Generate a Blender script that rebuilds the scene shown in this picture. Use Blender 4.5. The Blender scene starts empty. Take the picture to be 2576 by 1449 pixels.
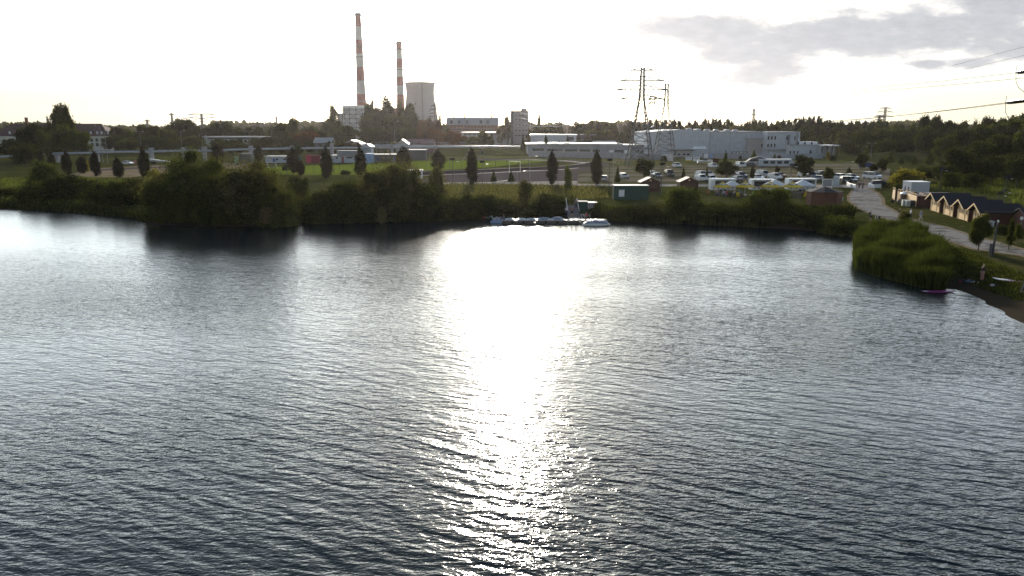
import bpy, bmesh, math, random
import numpy as np
from mathutils import Vector, Matrix
sc = bpy.context.scene
COL = sc.collection
PI = math.pi
rnd = random.Random(7)
# ------------------------------------------------------------------ camera
F = 1909.0; PITCH = math.radians(12.0); CAMZ = 15.0
cd = bpy.data.cameras.new('camera'); cam = bpy.data.objects.new('camera', cd); COL.objects.link(cam)
cd.sensor_width = 36.0; cd.lens = F / 2576.0 * 36.0
cd.clip_start = 0.5; cd.clip_end = 9000.0
cam.location = (0, 0, CAMZ); cam.rotation_euler = (PI/2 - PITCH, 0, 0)
sc.camera = cam
sc.render.resolution_x = 1024; sc.render.resolution_y = 576
# ------------------------------------------------------------------ sky
SUN_EL = math.radians(14.0); SUN_AZ = math.radians(-0.3)
w = bpy.data.worlds.new("World"); sc.world = w; w.use_nodes = True
nt = w.node_tree; N = nt.nodes; L = nt.links
for n in list(N): N.remove(n)
def nd(tree, kind, **kw):
    n = tree.nodes.new(kind)
    for k, v in kw.items():
        if k.startswith('i_'): n.inputs[k[2:].replace('_', ' ')].default_value = v
        else: setattr(n, k, v)
    return n
def mth(tree, op, a, b=None, c=None, clamp=False):
    n = tree.nodes.new('ShaderNodeMath'); n.operation = op; n.use_clamp = clamp
    for i, v in enumerate((a, b, c)):
        if v is None: continue
        if isinstance(v, (int, float)): n.inputs[i].default_value = v
        else: tree.links.new(v, n.inputs[i])
    return n.outputs[0]
out = nd(nt, 'ShaderNodeOutputWorld'); bg = nd(nt, 'ShaderNodeBackground')
sky = nd(nt, 'ShaderNodeTexSky', sky_type='NISHITA', sun_disc=False, sun_elevation=SUN_EL, sun_rotation=SUN_AZ,
         altitude=100.0, air_density=1.0, dust_density=1.0, ozone_density=1.0)
tc = nd(nt, 'ShaderNodeTexCoord'); sx = nd(nt, 'ShaderNodeSeparateXYZ'); L.new(tc.outputs['Generated'], sx.inputs[0])
ysafe = mth(nt, 'MAXIMUM', sx.outputs['Y'], 0.02)
az = mth(nt, 'DIVIDE', sx.outputs['X'], ysafe); el = mth(nt, 'DIVIDE', sx.outputs['Z'], ysafe)
cmb = nd(nt, 'ShaderNodeCombineXYZ'); L.new(az, cmb.inputs[0]); L.new(el, cmb.inputs[1])
mp = nd(nt, 'ShaderNodeMapping'); mp.inputs['Scale'].default_value = (9.0, 24.0, 1.0); L.new(cmb.outputs[0], mp.inputs[0])
nz = nd(nt, 'ShaderNodeTexNoise', i_Scale=1.5, i_Detail=7.0, i_Roughness=0.58); L.new(mp.outputs[0], nz.inputs['Vector'])
nz2 = nd(nt, 'ShaderNodeTexNoise', i_Scale=4.5, i_Detail=5.0, i_Roughness=0.6); L.new(mp.outputs[0], nz2.inputs['Vector'])
# the bank of cloud to the right of the sun: soft ellipses (azimuth tangent, elevation tangent) broken up by noise
blobs = [(0.42, 0.104, 0.30, 0.020), (0.245, 0.118, 0.115, 0.020), (0.30, 0.090, 0.085, 0.020), (0.415, 0.118, 0.13, 0.020), (0.315, 0.066, 0.062, 0.020),
         (0.55, 0.122, 0.15, 0.026), (0.62, 0.155, 0.10, 0.04), (0.50, 0.180, 0.13, 0.026), (0.69, 0.11, 0.10, 0.032),
         (0.58, 0.078, 0.035, 0.010), (0.34, 0.103, 0.05, 0.022), (0.53, 0.078, 0.03, 0.006)]
acc = None
for (bx, by, rx, ry) in blobs:
    dx = mth(nt, 'DIVIDE', mth(nt, 'SUBTRACT', az, bx), rx); dy = mth(nt, 'DIVIDE', mth(nt, 'SUBTRACT', el, by), ry)
    v = mth(nt, 'SUBTRACT', 1.0, mth(nt, 'SQRT', mth(nt, 'ADD', mth(nt, 'MULTIPLY', dx, dx), mth(nt, 'MULTIPLY', dy, dy))))
    acc = v if acc is None else mth(nt, 'SMOOTH_MAX', acc, v, 0.25)
m = mth(nt, 'ADD', acc, mth(nt, 'MULTIPLY', mth(nt, 'SUBTRACT', nz.outputs['Fac'], 0.52), 1.9))
m = mth(nt, 'ADD', m, mth(nt, 'MULTIPLY', mth(nt, 'SUBTRACT', nz2.outputs['Fac'], 0.5), 1.0))
mr = nd(nt, 'ShaderNodeMapRange', interpolation_type='SMOOTHSTEP'); mr.inputs['From Min'].default_value = -0.35; mr.inputs['From Max'].default_value = 0.50
L.new(m, mr.inputs[0])
front = mth(nt, 'GREATER_THAN', sx.outputs['Y'], 0.05)
cm = mth(nt, 'MULTIPLY', mth(nt, 'MULTIPLY', mr.outputs[0], front), 0.985)
cc = nd(nt, 'ShaderNodeMix', data_type='RGBA')
cc.inputs['A'].default_value = (1, 1, 1, 1)
# thick cloud: grey, a little lighter in its thin parts
cr = nd(nt, 'ShaderNodeMix', data_type='RGBA'); L.new(nz2.outputs['Fac'], cr.inputs['Factor'])
cr.inputs['A'].default_value = (3.2, 3.4, 3.85, 1); cr.inputs['B'].default_value = (5.6, 5.8, 6.15, 1)
tint = nd(nt, 'ShaderNodeVectorMath', operation='MULTIPLY'); tint.inputs[1].default_value = (0.61, 0.70, 0.82); L.new(sky.outputs[0], tint.inputs[0])
zc = mth(nt, 'SUBTRACT', 1.0, mth(nt, 'ABSOLUTE', sx.outputs['Z']), clamp=True)
veil = nd(nt, 'ShaderNodeVectorMath', operation='SCALE'); veil.inputs[0].default_value = (54.5, 59.5, 60.5); L.new(mth(nt, 'MULTIPLY', mth(nt, 'POWER', zc, 4.2), mth(nt, 'ADD', 0.52, mth(nt, 'MULTIPLY', sx.outputs['Y'], 0.48))), veil.inputs['Scale'])
hz_ = nd(nt, 'ShaderNodeMapRange', interpolation_type='SMOOTHSTEP'); hz_.inputs['From Max'].default_value = 0.14; hz_.inputs['To Min'].default_value = 0.30; L.new(sx.outputs['Z'], hz_.inputs[0])
vv_ = nd(nt, 'ShaderNodeVectorMath', operation='SCALE'); L.new(veil.outputs[0], vv_.inputs[0]); L.new(hz_.outputs[0], vv_.inputs['Scale']); veil = vv_
tv = nd(nt, 'ShaderNodeVectorMath', operation='ADD'); L.new(tint.outputs[0], tv.inputs[0]); L.new(veil.outputs[0], tv.inputs[1])
# low sky away from the sun: cream
side = nd(nt, 'ShaderNodeMapRange', interpolation_type='SMOOTHSTEP'); side.inputs['From Min'].default_value = 0.16; side.inputs['From Max'].default_value = 0.52; L.new(mth(nt, 'ABSOLUTE', az), side.inputs[0])
lowf = nd(nt, 'ShaderNodeMapRange', interpolation_type='SMOOTHSTEP'); lowf.inputs['From Min'].default_value = 0.19; lowf.inputs['From Max'].default_value = 0.0; L.new(mth(nt, 'ABSOLUTE', sx.outputs['Z']), lowf.inputs[0])
crm = nd(nt, 'ShaderNodeMix', data_type='RGBA'); L.new(mth(nt, 'MULTIPLY', side.outputs[0], lowf.outputs[0]), crm.inputs['Factor']); L.new(tv.outputs[0], crm.inputs['A']); crm.inputs['B'].default_value = (8.2, 7.5, 5.0, 1)
mn = nd(nt, 'ShaderNodeVectorMath', operation='MINIMUM'); L.new(crm.outputs['Result'], mn.inputs[0]); mn.inputs[1].default_value = (9.6, 9.3, 8.8)
rimm = nd(nt, 'ShaderNodeMix', data_type='RGBA'); L.new(mth(nt, 'MULTIPLY', cm, 7.0, clamp=True), rimm.inputs['Factor']); L.new(crm.outputs['Result'], rimm.inputs['A']); L.new(mn.outputs[0], rimm.inputs['B'])
L.new(cm, cc.inputs['Factor']); L.new(rimm.outputs['Result'], cc.inputs['A']); L.new(cr.outputs['Result'], cc.inputs['B'])
L.new(cc.outputs['Result'], bg.inputs['Color']); bg.inputs['Strength'].default_value = 0.095
L.new(bg.outputs[0], out.inputs[0])
# ------------------------------------------------------------------ sun
sl = bpy.data.lights.new('sun', 'SUN'); sl.energy = 5.0; sl.angle = math.radians(0.5); sl.color = (1.0, 0.90, 0.76)
so = bpy.data.objects.new('sun', sl); COL.objects.link(so); so.rotation_euler = (-(PI/2 - SUN_EL), 0, -SUN_AZ); so.location = (0, 300, 200)
# ------------------------------------------------------------------ exposure
sc.view_settings.view_transform = 'Standard'; sc.view_settings.look = 'None'
sc.view_settings.exposure = 0.35; sc.view_settings.gamma = 1.0; sc.view_settings.use_curve_mapping = False
sc.cycles.max_bounces = 6; sc.cycles.diffuse_bounces = 2; sc.cycles.glossy_bounces = 3; sc.cycles.transmission_bounces = 3
sc.cycles.transparent_max_bounces = 6; sc.cycles.volume_bounces = 0
sc.cycles.use_denoising = True; sc.cycles.use_adaptive_sampling = False; w.cycles.sampling_method = 'MANUAL'; w.cycles.sample_map_resolution = 1024; sc.cycles.denoising_prefilter = 'ACCURATE'; sc.cycles.sample_clamp_indirect = 6.0

# ------------------------------------------------------------------ measuring: photo pixels (2576 wide) -> world
ZK = {'V': (0, 0, 1.0), '1': (0, 228.1, .2037), '2': (402.5, 228.1, .2037), '3': (805, 228.1, .1851), '4': (1073.3, 254.9, .1851),
      '5': (1375.1, 295.2, .1851), '6': (1710.5, 295.2, .1851), '7': (2046, 295.2, .2315), '8': (2079.5, 469.6, .2314),
      'A': (805, 13.4, .2499), 'B': (1509.3, 147.6, .1944), 'D': (1073.3, 469.6, .1953), 'G': (1744.1, 429.3, .1302), 'H': (2213.6, 429.3, .1406),
      'I': (1945.4, 375.7, .1042)}
def V(k, x, y): a, b, s = ZK[k]; return a + x * s, b + y * s
CP, SP = math.cos(PITCH), math.sin(PITCH)
def ray(px, py):
    u = px - 1288.0; v = 724.5 - py
    return Vector((u, F * CP + v * SP, -F * SP + v * CP))
def G(px, py, z=1.2):
    "point of height z seen at the pixel"
    d = ray(px, py); t = (z - CAMZ) / d.z; return Vector((d.x * t, d.y * t, z))
def P(px, py, Y):
    "point at distance Y seen at the pixel"
    d = ray(px, py); t = Y / d.y; return Vector((d.x * t, Y, CAMZ + d.z * t))
def GK(k, x, y, z=1.2): return G(*V(k, x, y), z)
def PK(k, x, y, Y): return P(*V(k, x, y), Y)
def mpp(Y): return Y * 1.0 / (F * CP)

# ------------------------------------------------------------------ materials
MATS = {}
def newmat(name):
    m = bpy.data.materials.new(name); m.use_nodes = True
    t = m.node_tree; b = t.nodes['Principled BSDF']; MATS[name] = m
    return m, t, b
def mat(name, col, rough=0.7, metal=0.0, var=0.12, scale=2.0, spec=0.5, bump=0.0, coat=0.0):
    "plain surface with a little mottling"
    if name in MATS: return MATS[name]
    m, t, b = newmat(name)
    b.inputs['Roughness'].default_value = rough; b.inputs['Metallic'].default_value = metal
    b.inputs['Specular IOR Level'].default_value = spec; b.inputs['Coat Weight'].default_value = coat
    c = nd(t, 'ShaderNodeTexCoord'); n = nd(t, 'ShaderNodeTexNoise', i_Scale=scale, i_Detail=5.0, i_Roughness=0.65)
    t.links.new(c.outputs['Object'], n.inputs['Vector'])
    mx = nd(t, 'ShaderNodeMix', data_type='RGBA'); t.links.new(n.outputs['Fac'], mx.inputs['Factor'])
    mx.inputs['A'].default_value = tuple(max(0, x * (1 - 2*var)) for x in col) + (1,)
    mx.inputs['B'].default_value = tuple(min(1, x * (1 + 2*var)) for x in col) + (1,)
    t.links.new(mx.outputs['Result'], b.inputs['Base Color'])
    if bump:
        bm_ = nd(t, 'ShaderNodeBump', i_Strength=0.6, i_Distance=bump); t.links.new(n.outputs['Fac'], bm_.inputs['Height']); t.links.new(bm_.outputs[0], b.inputs['Normal'])
    return m
def striped(name, c1, c2, axis, period, duty=0.12, rough=0.7):
    "boards / panels: thin joints of c2 every period metres along an axis"
    if name in MATS: return MATS[name]
    m, t, b = newmat(name); b.inputs['Roughness'].default_value = rough
    c = nd(t, 'ShaderNodeTexCoord'); s = nd(t, 'ShaderNodeSeparateXYZ'); t.links.new(c.outputs['Object'], s.inputs[0])
    f = mth(t, 'FRACT', mth(t, 'DIVIDE', s.outputs[axis], period))
    g = mth(t, 'LESS_THAN', f, duty)
    n = nd(t, 'ShaderNodeTexNoise', i_Scale=0.7, i_Detail=6.0, i_Roughness=0.7); t.links.new(c.outputs['Object'], n.inputs['Vector'])
    k = mth(t, 'ADD', 0.62, mth(t, 'MULTIPLY', n.outputs['Fac'], 0.76))
    mx = nd(t, 'ShaderNodeMix', data_type='RGBA'); t.links.new(g, mx.inputs['Factor'])
    mx.inputs['A'].default_value = tuple(c1) + (1,); mx.inputs['B'].default_value = tuple(c2) + (1,)
    mul = nd(t, 'ShaderNodeVectorMath', operation='SCALE'); t.links.new(mx.outputs['Result'], mul.inputs[0]); t.links.new(k, mul.inputs['Scale'])
    t.links.new(mul.outputs[0], b.inputs['Base Color'])
    return m
def leafmat(name, c1, c2, trans=0.35, sat=1.0):
    if name in MATS: return MATS[name]
    m = bpy.data.materials.new(name); m.use_nodes = True; MATS[name] = m
    t = m.node_tree
    for n in list(t.nodes): t.nodes.remove(n)
    o = nd(t, 'ShaderNodeOutputMaterial'); c = nd(t, 'ShaderNodeTexCoord'); oi = nd(t, 'ShaderNodeObjectInfo'); gi = nd(t, 'ShaderNodeNewGeometry')
    n = nd(t, 'ShaderNodeTexNoise', i_Scale=0.9, i_Detail=4.0, i_Roughness=0.7); t.links.new(c.outputs['Object'], n.inputs['Vector'])
    f = mth(t, 'ADD', mth(t, 'MULTIPLY', mth(t, 'SUBTRACT', n.outputs['Fac'], 0.5), 2.0), mth(t, 'ADD', mth(t, 'MULTIPLY', oi.outputs['Random'], 0.4), mth(t, 'MULTIPLY', mth(t, 'SUBTRACT', gi.outputs['Random Per Island'], 0.2), 0.9)), clamp=True)
    mx = nd(t, 'ShaderNodeMix', data_type='RGBA'); t.links.new(f, mx.inputs['Factor'])
    mx.inputs['A'].default_value = tuple(x*.55 for x in c1) + (1,); mx.inputs['B'].default_value = tuple(x*1.0 for x in c2) + (1,)
    d = nd(t, 'ShaderNodeBsdfDiffuse'); tr = nd(t, 'ShaderNodeBsdfTranslucent'); s = nd(t, 'ShaderNodeMixShader'); s.inputs[0].default_value = trans
    t.links.new(mx.outputs['Result'], d.inputs[0])
    tm = nd(t, 'ShaderNodeVectorMath', operation='MULTIPLY'); tm.inputs[1].default_value = (1.5, 1.6, 0.7); t.links.new(mx.outputs['Result'], tm.inputs[0])
    t.links.new(tm.outputs[0], tr.inputs[0]); t.links.new(d.outputs[0], s.inputs[1]); t.links.new(tr.outputs[0], s.inputs[2]); t.links.new(s.outputs[0], o.inputs[0])
    return m

# ------------------------------------------------------------------ mesh builder
class MB:
    def __init__(s): s.v = []; s.f = []
    def add(s, vs, fs):
        o = len(s.v); s.v.extend([tuple(p) for p in vs]); s.f.extend([tuple(i + o for i in f) for f in fs]); return s
    def box(s, x0, x1, y0, y1, z0, z1, M=None):
        vs = [Vector(p) for p in ((x0,y0,z0),(x1,y0,z0),(x1,y1,z0),(x0,y1,z0),(x0,y0,z1),(x1,y0,z1),(x1,y1,z1),(x0,y1,z1))]
        if M is not None: vs = [M @ p for p in vs]
        return s.add(vs, [(0,3,2,1),(4,5,6,7),(0,1,5,4),(1,2,6,5),(2,3,7,6),(3,0,4,7)])
    def quad(s, a, b, c, d): return s.add([a, b, c, d], [(0,1,2,3)])
    def tube(s, pts, rs, n=6, cap=True):
        if isinstance(rs, (int, float)): rs = [rs] * len(pts)
        pts = [Vector(p) for p in pts]; o = len(s.v); up = Vector((0, 0, 1))
        for i, p in enumerate(pts):
            d = (pts[min(i+1, len(pts)-1)] - pts[max(i-1, 0)])
            d = d.normalized() if d.length > 1e-9 else up
            a = d.cross(Vector((0.13, 1, 0.07)) if abs(d.z) > .8 else up).normalized(); b = d.cross(a)
            for k in range(n):
                t = 2 * PI * k / n; q = p + (a * math.cos(t) + b * math.sin(t)) * rs[i]; s.v.append(tuple(q))
        for i in range(len(pts) - 1):
            for k in range(n):
                k2 = (k + 1) % n; s.f.append((o+i*n+k, o+i*n+k2, o+(i+1)*n+k2, o+(i+1)*n+k))
        if cap:
            s.f.append(tuple(o + k for k in range(n))[::-1]); e = o + (len(pts)-1) * n; s.f.append(tuple(e + k for k in range(n)))
        return s
    def bar(s, a, b, r, n=4): return s.tube([a, b], r, n)
    def lathe(s, prof, n=24, cx=0, cy=0, cap=True, phase=0.0):
        o = len(s.v)
        for (r, z) in prof:
            for k in range(n):
                t = 2 * PI * k / n + phase; s.v.append((cx + r * math.cos(t), cy + r * math.sin(t), z))
        for i in range(len(prof) - 1):
            for k in range(n):
                k2 = (k + 1) % n; s.f.append((o+i*n+k, o+i*n+k2, o+(i+1)*n+k2, o+(i+1)*n+k))
        if cap:
            s.f.append(tuple(o + k for k in range(n))[::-1]); e = o + (len(prof)-1) * n; s.f.append(tuple(e + k for k in range(n)))
        return s
    def prism(s, poly, z0, z1):
        n = len(poly); o = len(s.v)
        z0s = z0 if isinstance(z0, (list, tuple)) else [z0] * n; z1s = z1 if isinstance(z1, (list, tuple)) else [z1] * n
        for (p, z) in zip(poly, z0s): s.v.append((p[0], p[1], z))
        for (p, z) in zip(poly, z1s): s.v.append((p[0], p[1], z))
        s.f.append(tuple(o + i for i in range(n))[::-1]); s.f.append(tuple(o + n + i for i in range(n)))
        for i in range(n): j = (i + 1) % n; s.f.append((o+i, o+j, o+n+j, o+n+i))
        return s
    def slabx(s, prof, x0, x1):
        "profile in (y,z) extruded along x"
        n = len(prof); o = len(s.v)
        for x in (x0, x1):
            for (y, z) in prof: s.v.append((x, y, z))
        s.f.append(tuple(o + i for i in range(n))[::-1]); s.f.append(tuple(o + n + i for i in range(n)))
        for i in range(n): j = (i + 1) % n; s.f.append((o+i, o+j, o+n+j, o+n+i))
        return s
    def slaby(s, prof, y0, y1):
        "profile in (x,z) extruded along y"
        n = len(prof); o = len(s.v)
        for y in (y0, y1):
            for (x, z) in prof: s.v.append((x, y, z))
        s.f.append(tuple(o + i for i in range(n))); s.f.append(tuple(o + n + i for i in range(n))[::-1])
        for i in range(n): j = (i + 1) % n; s.f.append((o+j, o+i, o+n+i, o+n+j))
        return s
    def mesh(s, name, smooth=False):
        me = bpy.data.meshes.new(name); me.from_pydata(s.v, [], s.f)
        if smooth: me.shade_smooth()
        me.update(); return me
    def obj(s, name, material, parent=None, smooth=False, label=None):
        me = s.mesh(name, smooth); me.materials.append(material); return link(name, me, parent, label)
def link(name, me, parent=None, label=None):
    o = bpy.data.objects.new(name, me); COL.objects.link(o)
    if parent is not None: o.parent = parent
    if label: o['label'] = label
    return o
def tag(o, label, cat, group=None, kind=None):
    if label: o['label'] = label
    if cat: o['category'] = cat
    if group: o['group'] = group
    if kind: o['kind'] = kind
    return o
def thing(name, label, cat, loc=(0, 0, 0), rotz=0.0, group=None, scale=None):
    o = bpy.data.objects.new(name, None); COL.objects.link(o); o.empty_display_size = 0.3
    o.location = loc; o.rotation_euler = (0, 0, rotz)
    if scale is not None: o.scale = scale
    return tag(o, label, cat, group)
def struct(name, mb, m, smooth=False, label=None):
    o = mb.obj(name, m, smooth=smooth); o['kind'] = 'structure'
    if label: o['label'] = label
    return o
CH = {}
def reg(o):
    "remember a finished thing's tree so that it can be copied"
    CH[o.name] = [(c, list(c.children)) for c in o.children]; return o
def dup(root, loc, rotz=0.0, scale=None, label=None, group=None):
    r = root.copy(); COL.objects.link(r); r.location = loc; r.rotation_euler = (0, 0, rotz)
    if scale is not None: r.scale = scale
    if label: r['label'] = label
    if group: r['group'] = group
    r_ch = []
    for ch, gs in CH[root.name]:
        c = ch.copy(); COL.objects.link(c); c.parent = r; gl = []
        for g in gs:
            d = g.copy(); COL.objects.link(d); d.parent = c; gl.append(d)
        r_ch.append((c, gl))
    CH[r.name] = r_ch
    return r
class Kind:
    "a kind of thing: built once, copied afterwards"
    def __init__(s, build): s.build = build; s.root = None
    def put(s, loc, rotz=0.0, scale=None, label=None, group=None):
        if s.root is None:
            s.root = reg(s.build()); o = s.root; o.location = loc; o.rotation_euler = (0, 0, rotz)
            if scale is not None: o.scale = scale
            if label: o['label'] = label
            if group: o['group'] = group
            return o
        return dup(s.root, loc, rotz, scale, label, group)
def recolor(root, part, m):
    for c, gs in CH[root.name]:
        if c.name.split('.')[0] == part:
            c.material_slots[0].link = 'OBJECT'; c.material_slots[0].material = m
# ------------------------------------------------------------------ terrain, lake
SHORE = [(-700,498),(-500,505),(-100,515),(0,522),(120,530),(230,538),(345,548),(380,566),(500,570),(640,571),(735,565),(760,557),(900,560),
         (1100,556),(1240,548),(1400,545),(1500,546),(1560,556),(1700,562),(1900,572),(2060,582),(2120,592),(2155,603),(2147,630),(2147,662),(2195,685),
         (2265,706),(2320,719),(2392,729),(2415,735),(2473,761),(2542,803),(2620,850),(2760,930)]
lake = [G(x, y, 0.0).to_2d() for x, y in SHORE]
lake += [Vector((60, 10)), Vector((62, -90)), Vector((-160, -90)), Vector((-190, 60))]
LK = np.array([(p.x, p.y) for p in lake])
def lake_dist(X, Y):
    "signed distance to the lake outline: negative over water"
    X = np.asarray(X, float); Y = np.asarray(Y, float); d = np.full(X.shape, 1e9); ins = np.zeros(X.shape, bool)
    n = len(LK)
    for i in range(n):
        ax, ay = LK[i]; bx, by = LK[(i+1) % n]; ex, ey = bx-ax, by-ay
        t = np.clip(((X-ax)*ex + (Y-ay)*ey) / (ex*ex+ey*ey), 0, 1)
        d = np.minimum(d, np.hypot(X-ax-t*ex, Y-ay-t*ey))
        c = ((ay > Y) != (by > Y)) & (X < (bx-ax)*(Y-ay)/((by-ay) if by != ay else 1e-9)+ax); ins ^= c
    return np.where(ins, -d, d)
MOUNDS = []
def terr(X, Y):
    X = np.asarray(X, float); Y = np.asarray(Y, float); d = lake_dist(X, Y)
    wdt = np.where((X > 38) & (Y < 108), 9.0, 4.0)
    t = np.clip(d / wdt, 0, 1); z = 1.2 * t*t*(3-2*t)
    z = np.where(d < 0, np.maximum(-1.6, d*0.35), z)
    for (cx, cy, rx, ry, h) in MOUNDS:
        q = np.clip(1 - ((X-cx)/rx)**2 - ((Y-cy)/ry)**2, 0, 1); z = z + h*q*q*(3-2*q)
    return z
m1 = GK('7', 1050, 470); MOUNDS.append((m1.x, m1.y+8, 26, 12, 3.2))
m2 = GK('7', 1300, 450); MOUNDS.append((m2.x + 8, m2.y+8, 24, 12, 3.0))
def T(x, y): return float(terr(np.array([x]), np.array([y]))[0])
def GT(px, py):
    "where the ray meets the modelled ground"
    z = 1.2
    for _ in range(12):
        p = G(px, py, z); z = 0.5*z + 0.5*max(T(p.x, p.y), 0.0)
    p.z = T(p.x, p.y); return p
def GTK(k, x, y): return GT(*V(k, x, y))
def axis(segs):
    r = [segs[0][0]]
    for a, b, st in segs:
        n = max(1, int(round((b-a)/st))); r += [a + (b-a)*(i+1)/n for i in range(n)]
    return r
xs = axis([(-5000, -400, 400), (-400, -130, 10), (-130, 130, 1.0), (130, 400, 8), (400, 5000, 400)])
ys = axis([(-400, 40, 10), (40, 128, 1.0), (128, 260, 2.2), (260, 420, 8), (420, 1000, 60), (1000, 7000, 500)])
XX, YY = np.meshgrid(xs, ys); ZZ = terr(XX, YY)
nx, ny = len(xs), len(ys)
g = MB(); g.v = list(zip(XX.ravel().tolist(), YY.ravel().tolist(), ZZ.ravel().tolist()))
g.f = [(j*nx+i, j*nx+i+1, (j+1)*nx+i+1, (j+1)*nx+i) for j in range(ny-1) for i in range(nx-1)]
# ground: grass, dry patches, bare earth near the water
gm, t, b = newmat('grassland'); b.inputs['Roughness'].default_value = 0.95; b.inputs['Specular IOR Level'].default_value = 0.0
geo = nd(t, 'ShaderNodeNewGeometry'); s3 = nd(t, 'ShaderNodeSeparateXYZ'); t.links.new(geo.outputs['Position'], s3.inputs[0])
def noi(tt, src, scale, det=5.0, rough=0.6):
    n = nd(tt, 'ShaderNodeTexNoise', i_Scale=scale, i_Detail=det, i_Roughness=rough); tt.links.new(src, n.inputs['Vector']); return n.outputs['Fac']
n1 = noi(t, geo.outputs['Position'], 0.06); n2 = noi(t, geo.outputs['Position'], 0.9, 6); n3 = noi(t, geo.outputs['Position'], 7.0, 3, 0.7)
def mixc(tt, f, a, b_):
    m_ = nd(tt, 'ShaderNodeMix', data_type='RGBA')
    (tt.links.new(f, m_.inputs['Factor']) if not isinstance(f, float) else None)
    for k, v_ in (('A', a), ('B', b_)):
        if isinstance(v_, tuple): m_.inputs[k].default_value = v_ + (1,)
        else: tt.links.new(v_, m_.inputs[k])
    return m_.outputs['Result']
def ramp(tt, v, a, b_):
    r = nd(tt, 'ShaderNodeMapRange', interpolation_type='SMOOTHSTEP'); r.inputs['From Min'].default_value = a; r.inputs['From Max'].default_value = b_
    tt.links.new(v, r.inputs[0]); return r.outputs[0]
ca = mixc(t, n2, (0.024, 0.032, 0.009), (0.064, 0.072, 0.019))
ca = mixc(t, ramp(t, n1, 0.5, 0.66), ca, (0.075, 0.070, 0.028))
ca = mixc(t, ramp(t, mth(t, 'ADD', n2, mth(t, 'MULTIPLY', n3, 0.3)), 0.72, 0.80), ca, (0.11, 0.09, 0.055))
ca = mixc(t, ramp(t, mth(t, 'ADD', s3.outputs['Z'], mth(t, 'MULTIPLY', n2, 0.5)), 0.95, 0.45), ca, (0.055, 0.045, 0.032))
t.links.new(ca, b.inputs['Base Color'])
bp = nd(t, 'ShaderNodeBump', i_Strength=0.9, i_Distance=0.12); t.links.new(mth(t, 'ADD', n3, n2), bp.inputs['Height']); t.links.new(bp.outputs[0], b.inputs['Normal'])
struct('ground', g, gm, smooth=True)
# water
wm, t, b = newmat('lake_water')
b.inputs['Base Color'].default_value = (0.012, 0.020, 0.022, 1); b.inputs['IOR'].default_value = 1.33; b.inputs['Specular IOR Level'].default_value = 0.5
b.inputs['Roughness'].default_value = 0.065
geo = nd(t, 'ShaderNodeNewGeometry'); s3 = nd(t, 'ShaderNodeSeparateXYZ'); t.links.new(geo.outputs['Position'], s3.inputs[0])
X_, Y_ = s3.outputs['X'], s3.outputs['Y']
th = math.radians(24)
u = mth(t, 'SUBTRACT', mth(t, 'MULTIPLY', X_, math.cos(th)), mth(t, 'MULTIPLY', Y_, math.sin(th)))
v = mth(t, 'ADD', mth(t, 'MULTIPLY', X_, math.sin(th)), mth(t, 'MULTIPLY', Y_, math.cos(th)))
def wave(ang, su, sv, scale, det, rough, dist=0.0):
    a = math.radians(ang)
    uu = mth(t, 'MULTIPLY', mth(t, 'SUBTRACT', mth(t, 'MULTIPLY', X_, math.cos(a)), mth(t, 'MULTIPLY', Y_, math.sin(a))), su)
    vv = mth(t, 'MULTIPLY', mth(t, 'ADD', mth(t, 'MULTIPLY', X_, math.sin(a)), mth(t, 'MULTIPLY', Y_, math.cos(a))), sv)
    c = nd(t, 'ShaderNodeCombineXYZ'); t.links.new(uu, c.inputs[0]); t.links.new(vv, c.inputs[1]); c.inputs[2].default_value = ang * 0.37
    n = nd(t, 'ShaderNodeTexNoise', i_Scale=scale, i_Detail=det, i_Roughness=rough, i_Distortion=dist); t.links.new(c.outputs[0], n.inputs['Vector'])
    return n.outputs['Fac']
h = mth(t, 'MULTIPLY', wave(26, 0.30, 1.0, 1.5, 1.0, 0.4, 0.5), 0.155)
h = mth(t, 'ADD', h, mth(t, 'MULTIPLY', wave(4, 0.38, 1.0, 3.4, 2.0, 0.5, 0.4), 0.088))
h = mth(t, 'ADD', h, mth(t, 'MULTIPLY', wave(-14, 0.45, 1.0, 8.0, 2.0, 0.55), 0.030))
# wind dies down in the lee of the far bank; broad lanes of calmer water
lane = ramp(t, wave(10, 0.3, 1.0, 0.05, 2.0, 0.5), 0.35, 0.65)
calm = mth(t, 'MULTIPLY', ramp(t, Y_, 112.0, 62.0), 0.50)
amp = mth(t, 'MULTIPLY', mth(t, 'ADD', 0.32, calm), mth(t, 'ADD', 0.46, mth(t, 'MULTIPLY', lane, 0.62)))
rr_ = nd(t, 'ShaderNodeMapRange'); rr_.inputs['From Min'].default_value = 25.0; rr_.inputs['From Max'].default_value = 105.0; rr_.inputs['To Min'].default_value = 0.115; rr_.inputs['To Max'].default_value = 0.165
t.links.new(Y_, rr_.inputs[0]); t.links.new(rr_.outputs[0], b.inputs['Roughness'])
bp = nd(t, 'ShaderNodeBump', i_Strength=1.0, i_Distance=1.0)
t.links.new(mth(t, 'MULTIPLY', h, amp), bp.inputs['Height']); t.links.new(bp.outputs[0], b.inputs['Normal'])
wt = MB(); wt.quad((-230, -95, 0), (110, -95, 0), (110, 140, 0), (-230, 140, 0))
wo = struct('water', wt, wm)
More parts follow.
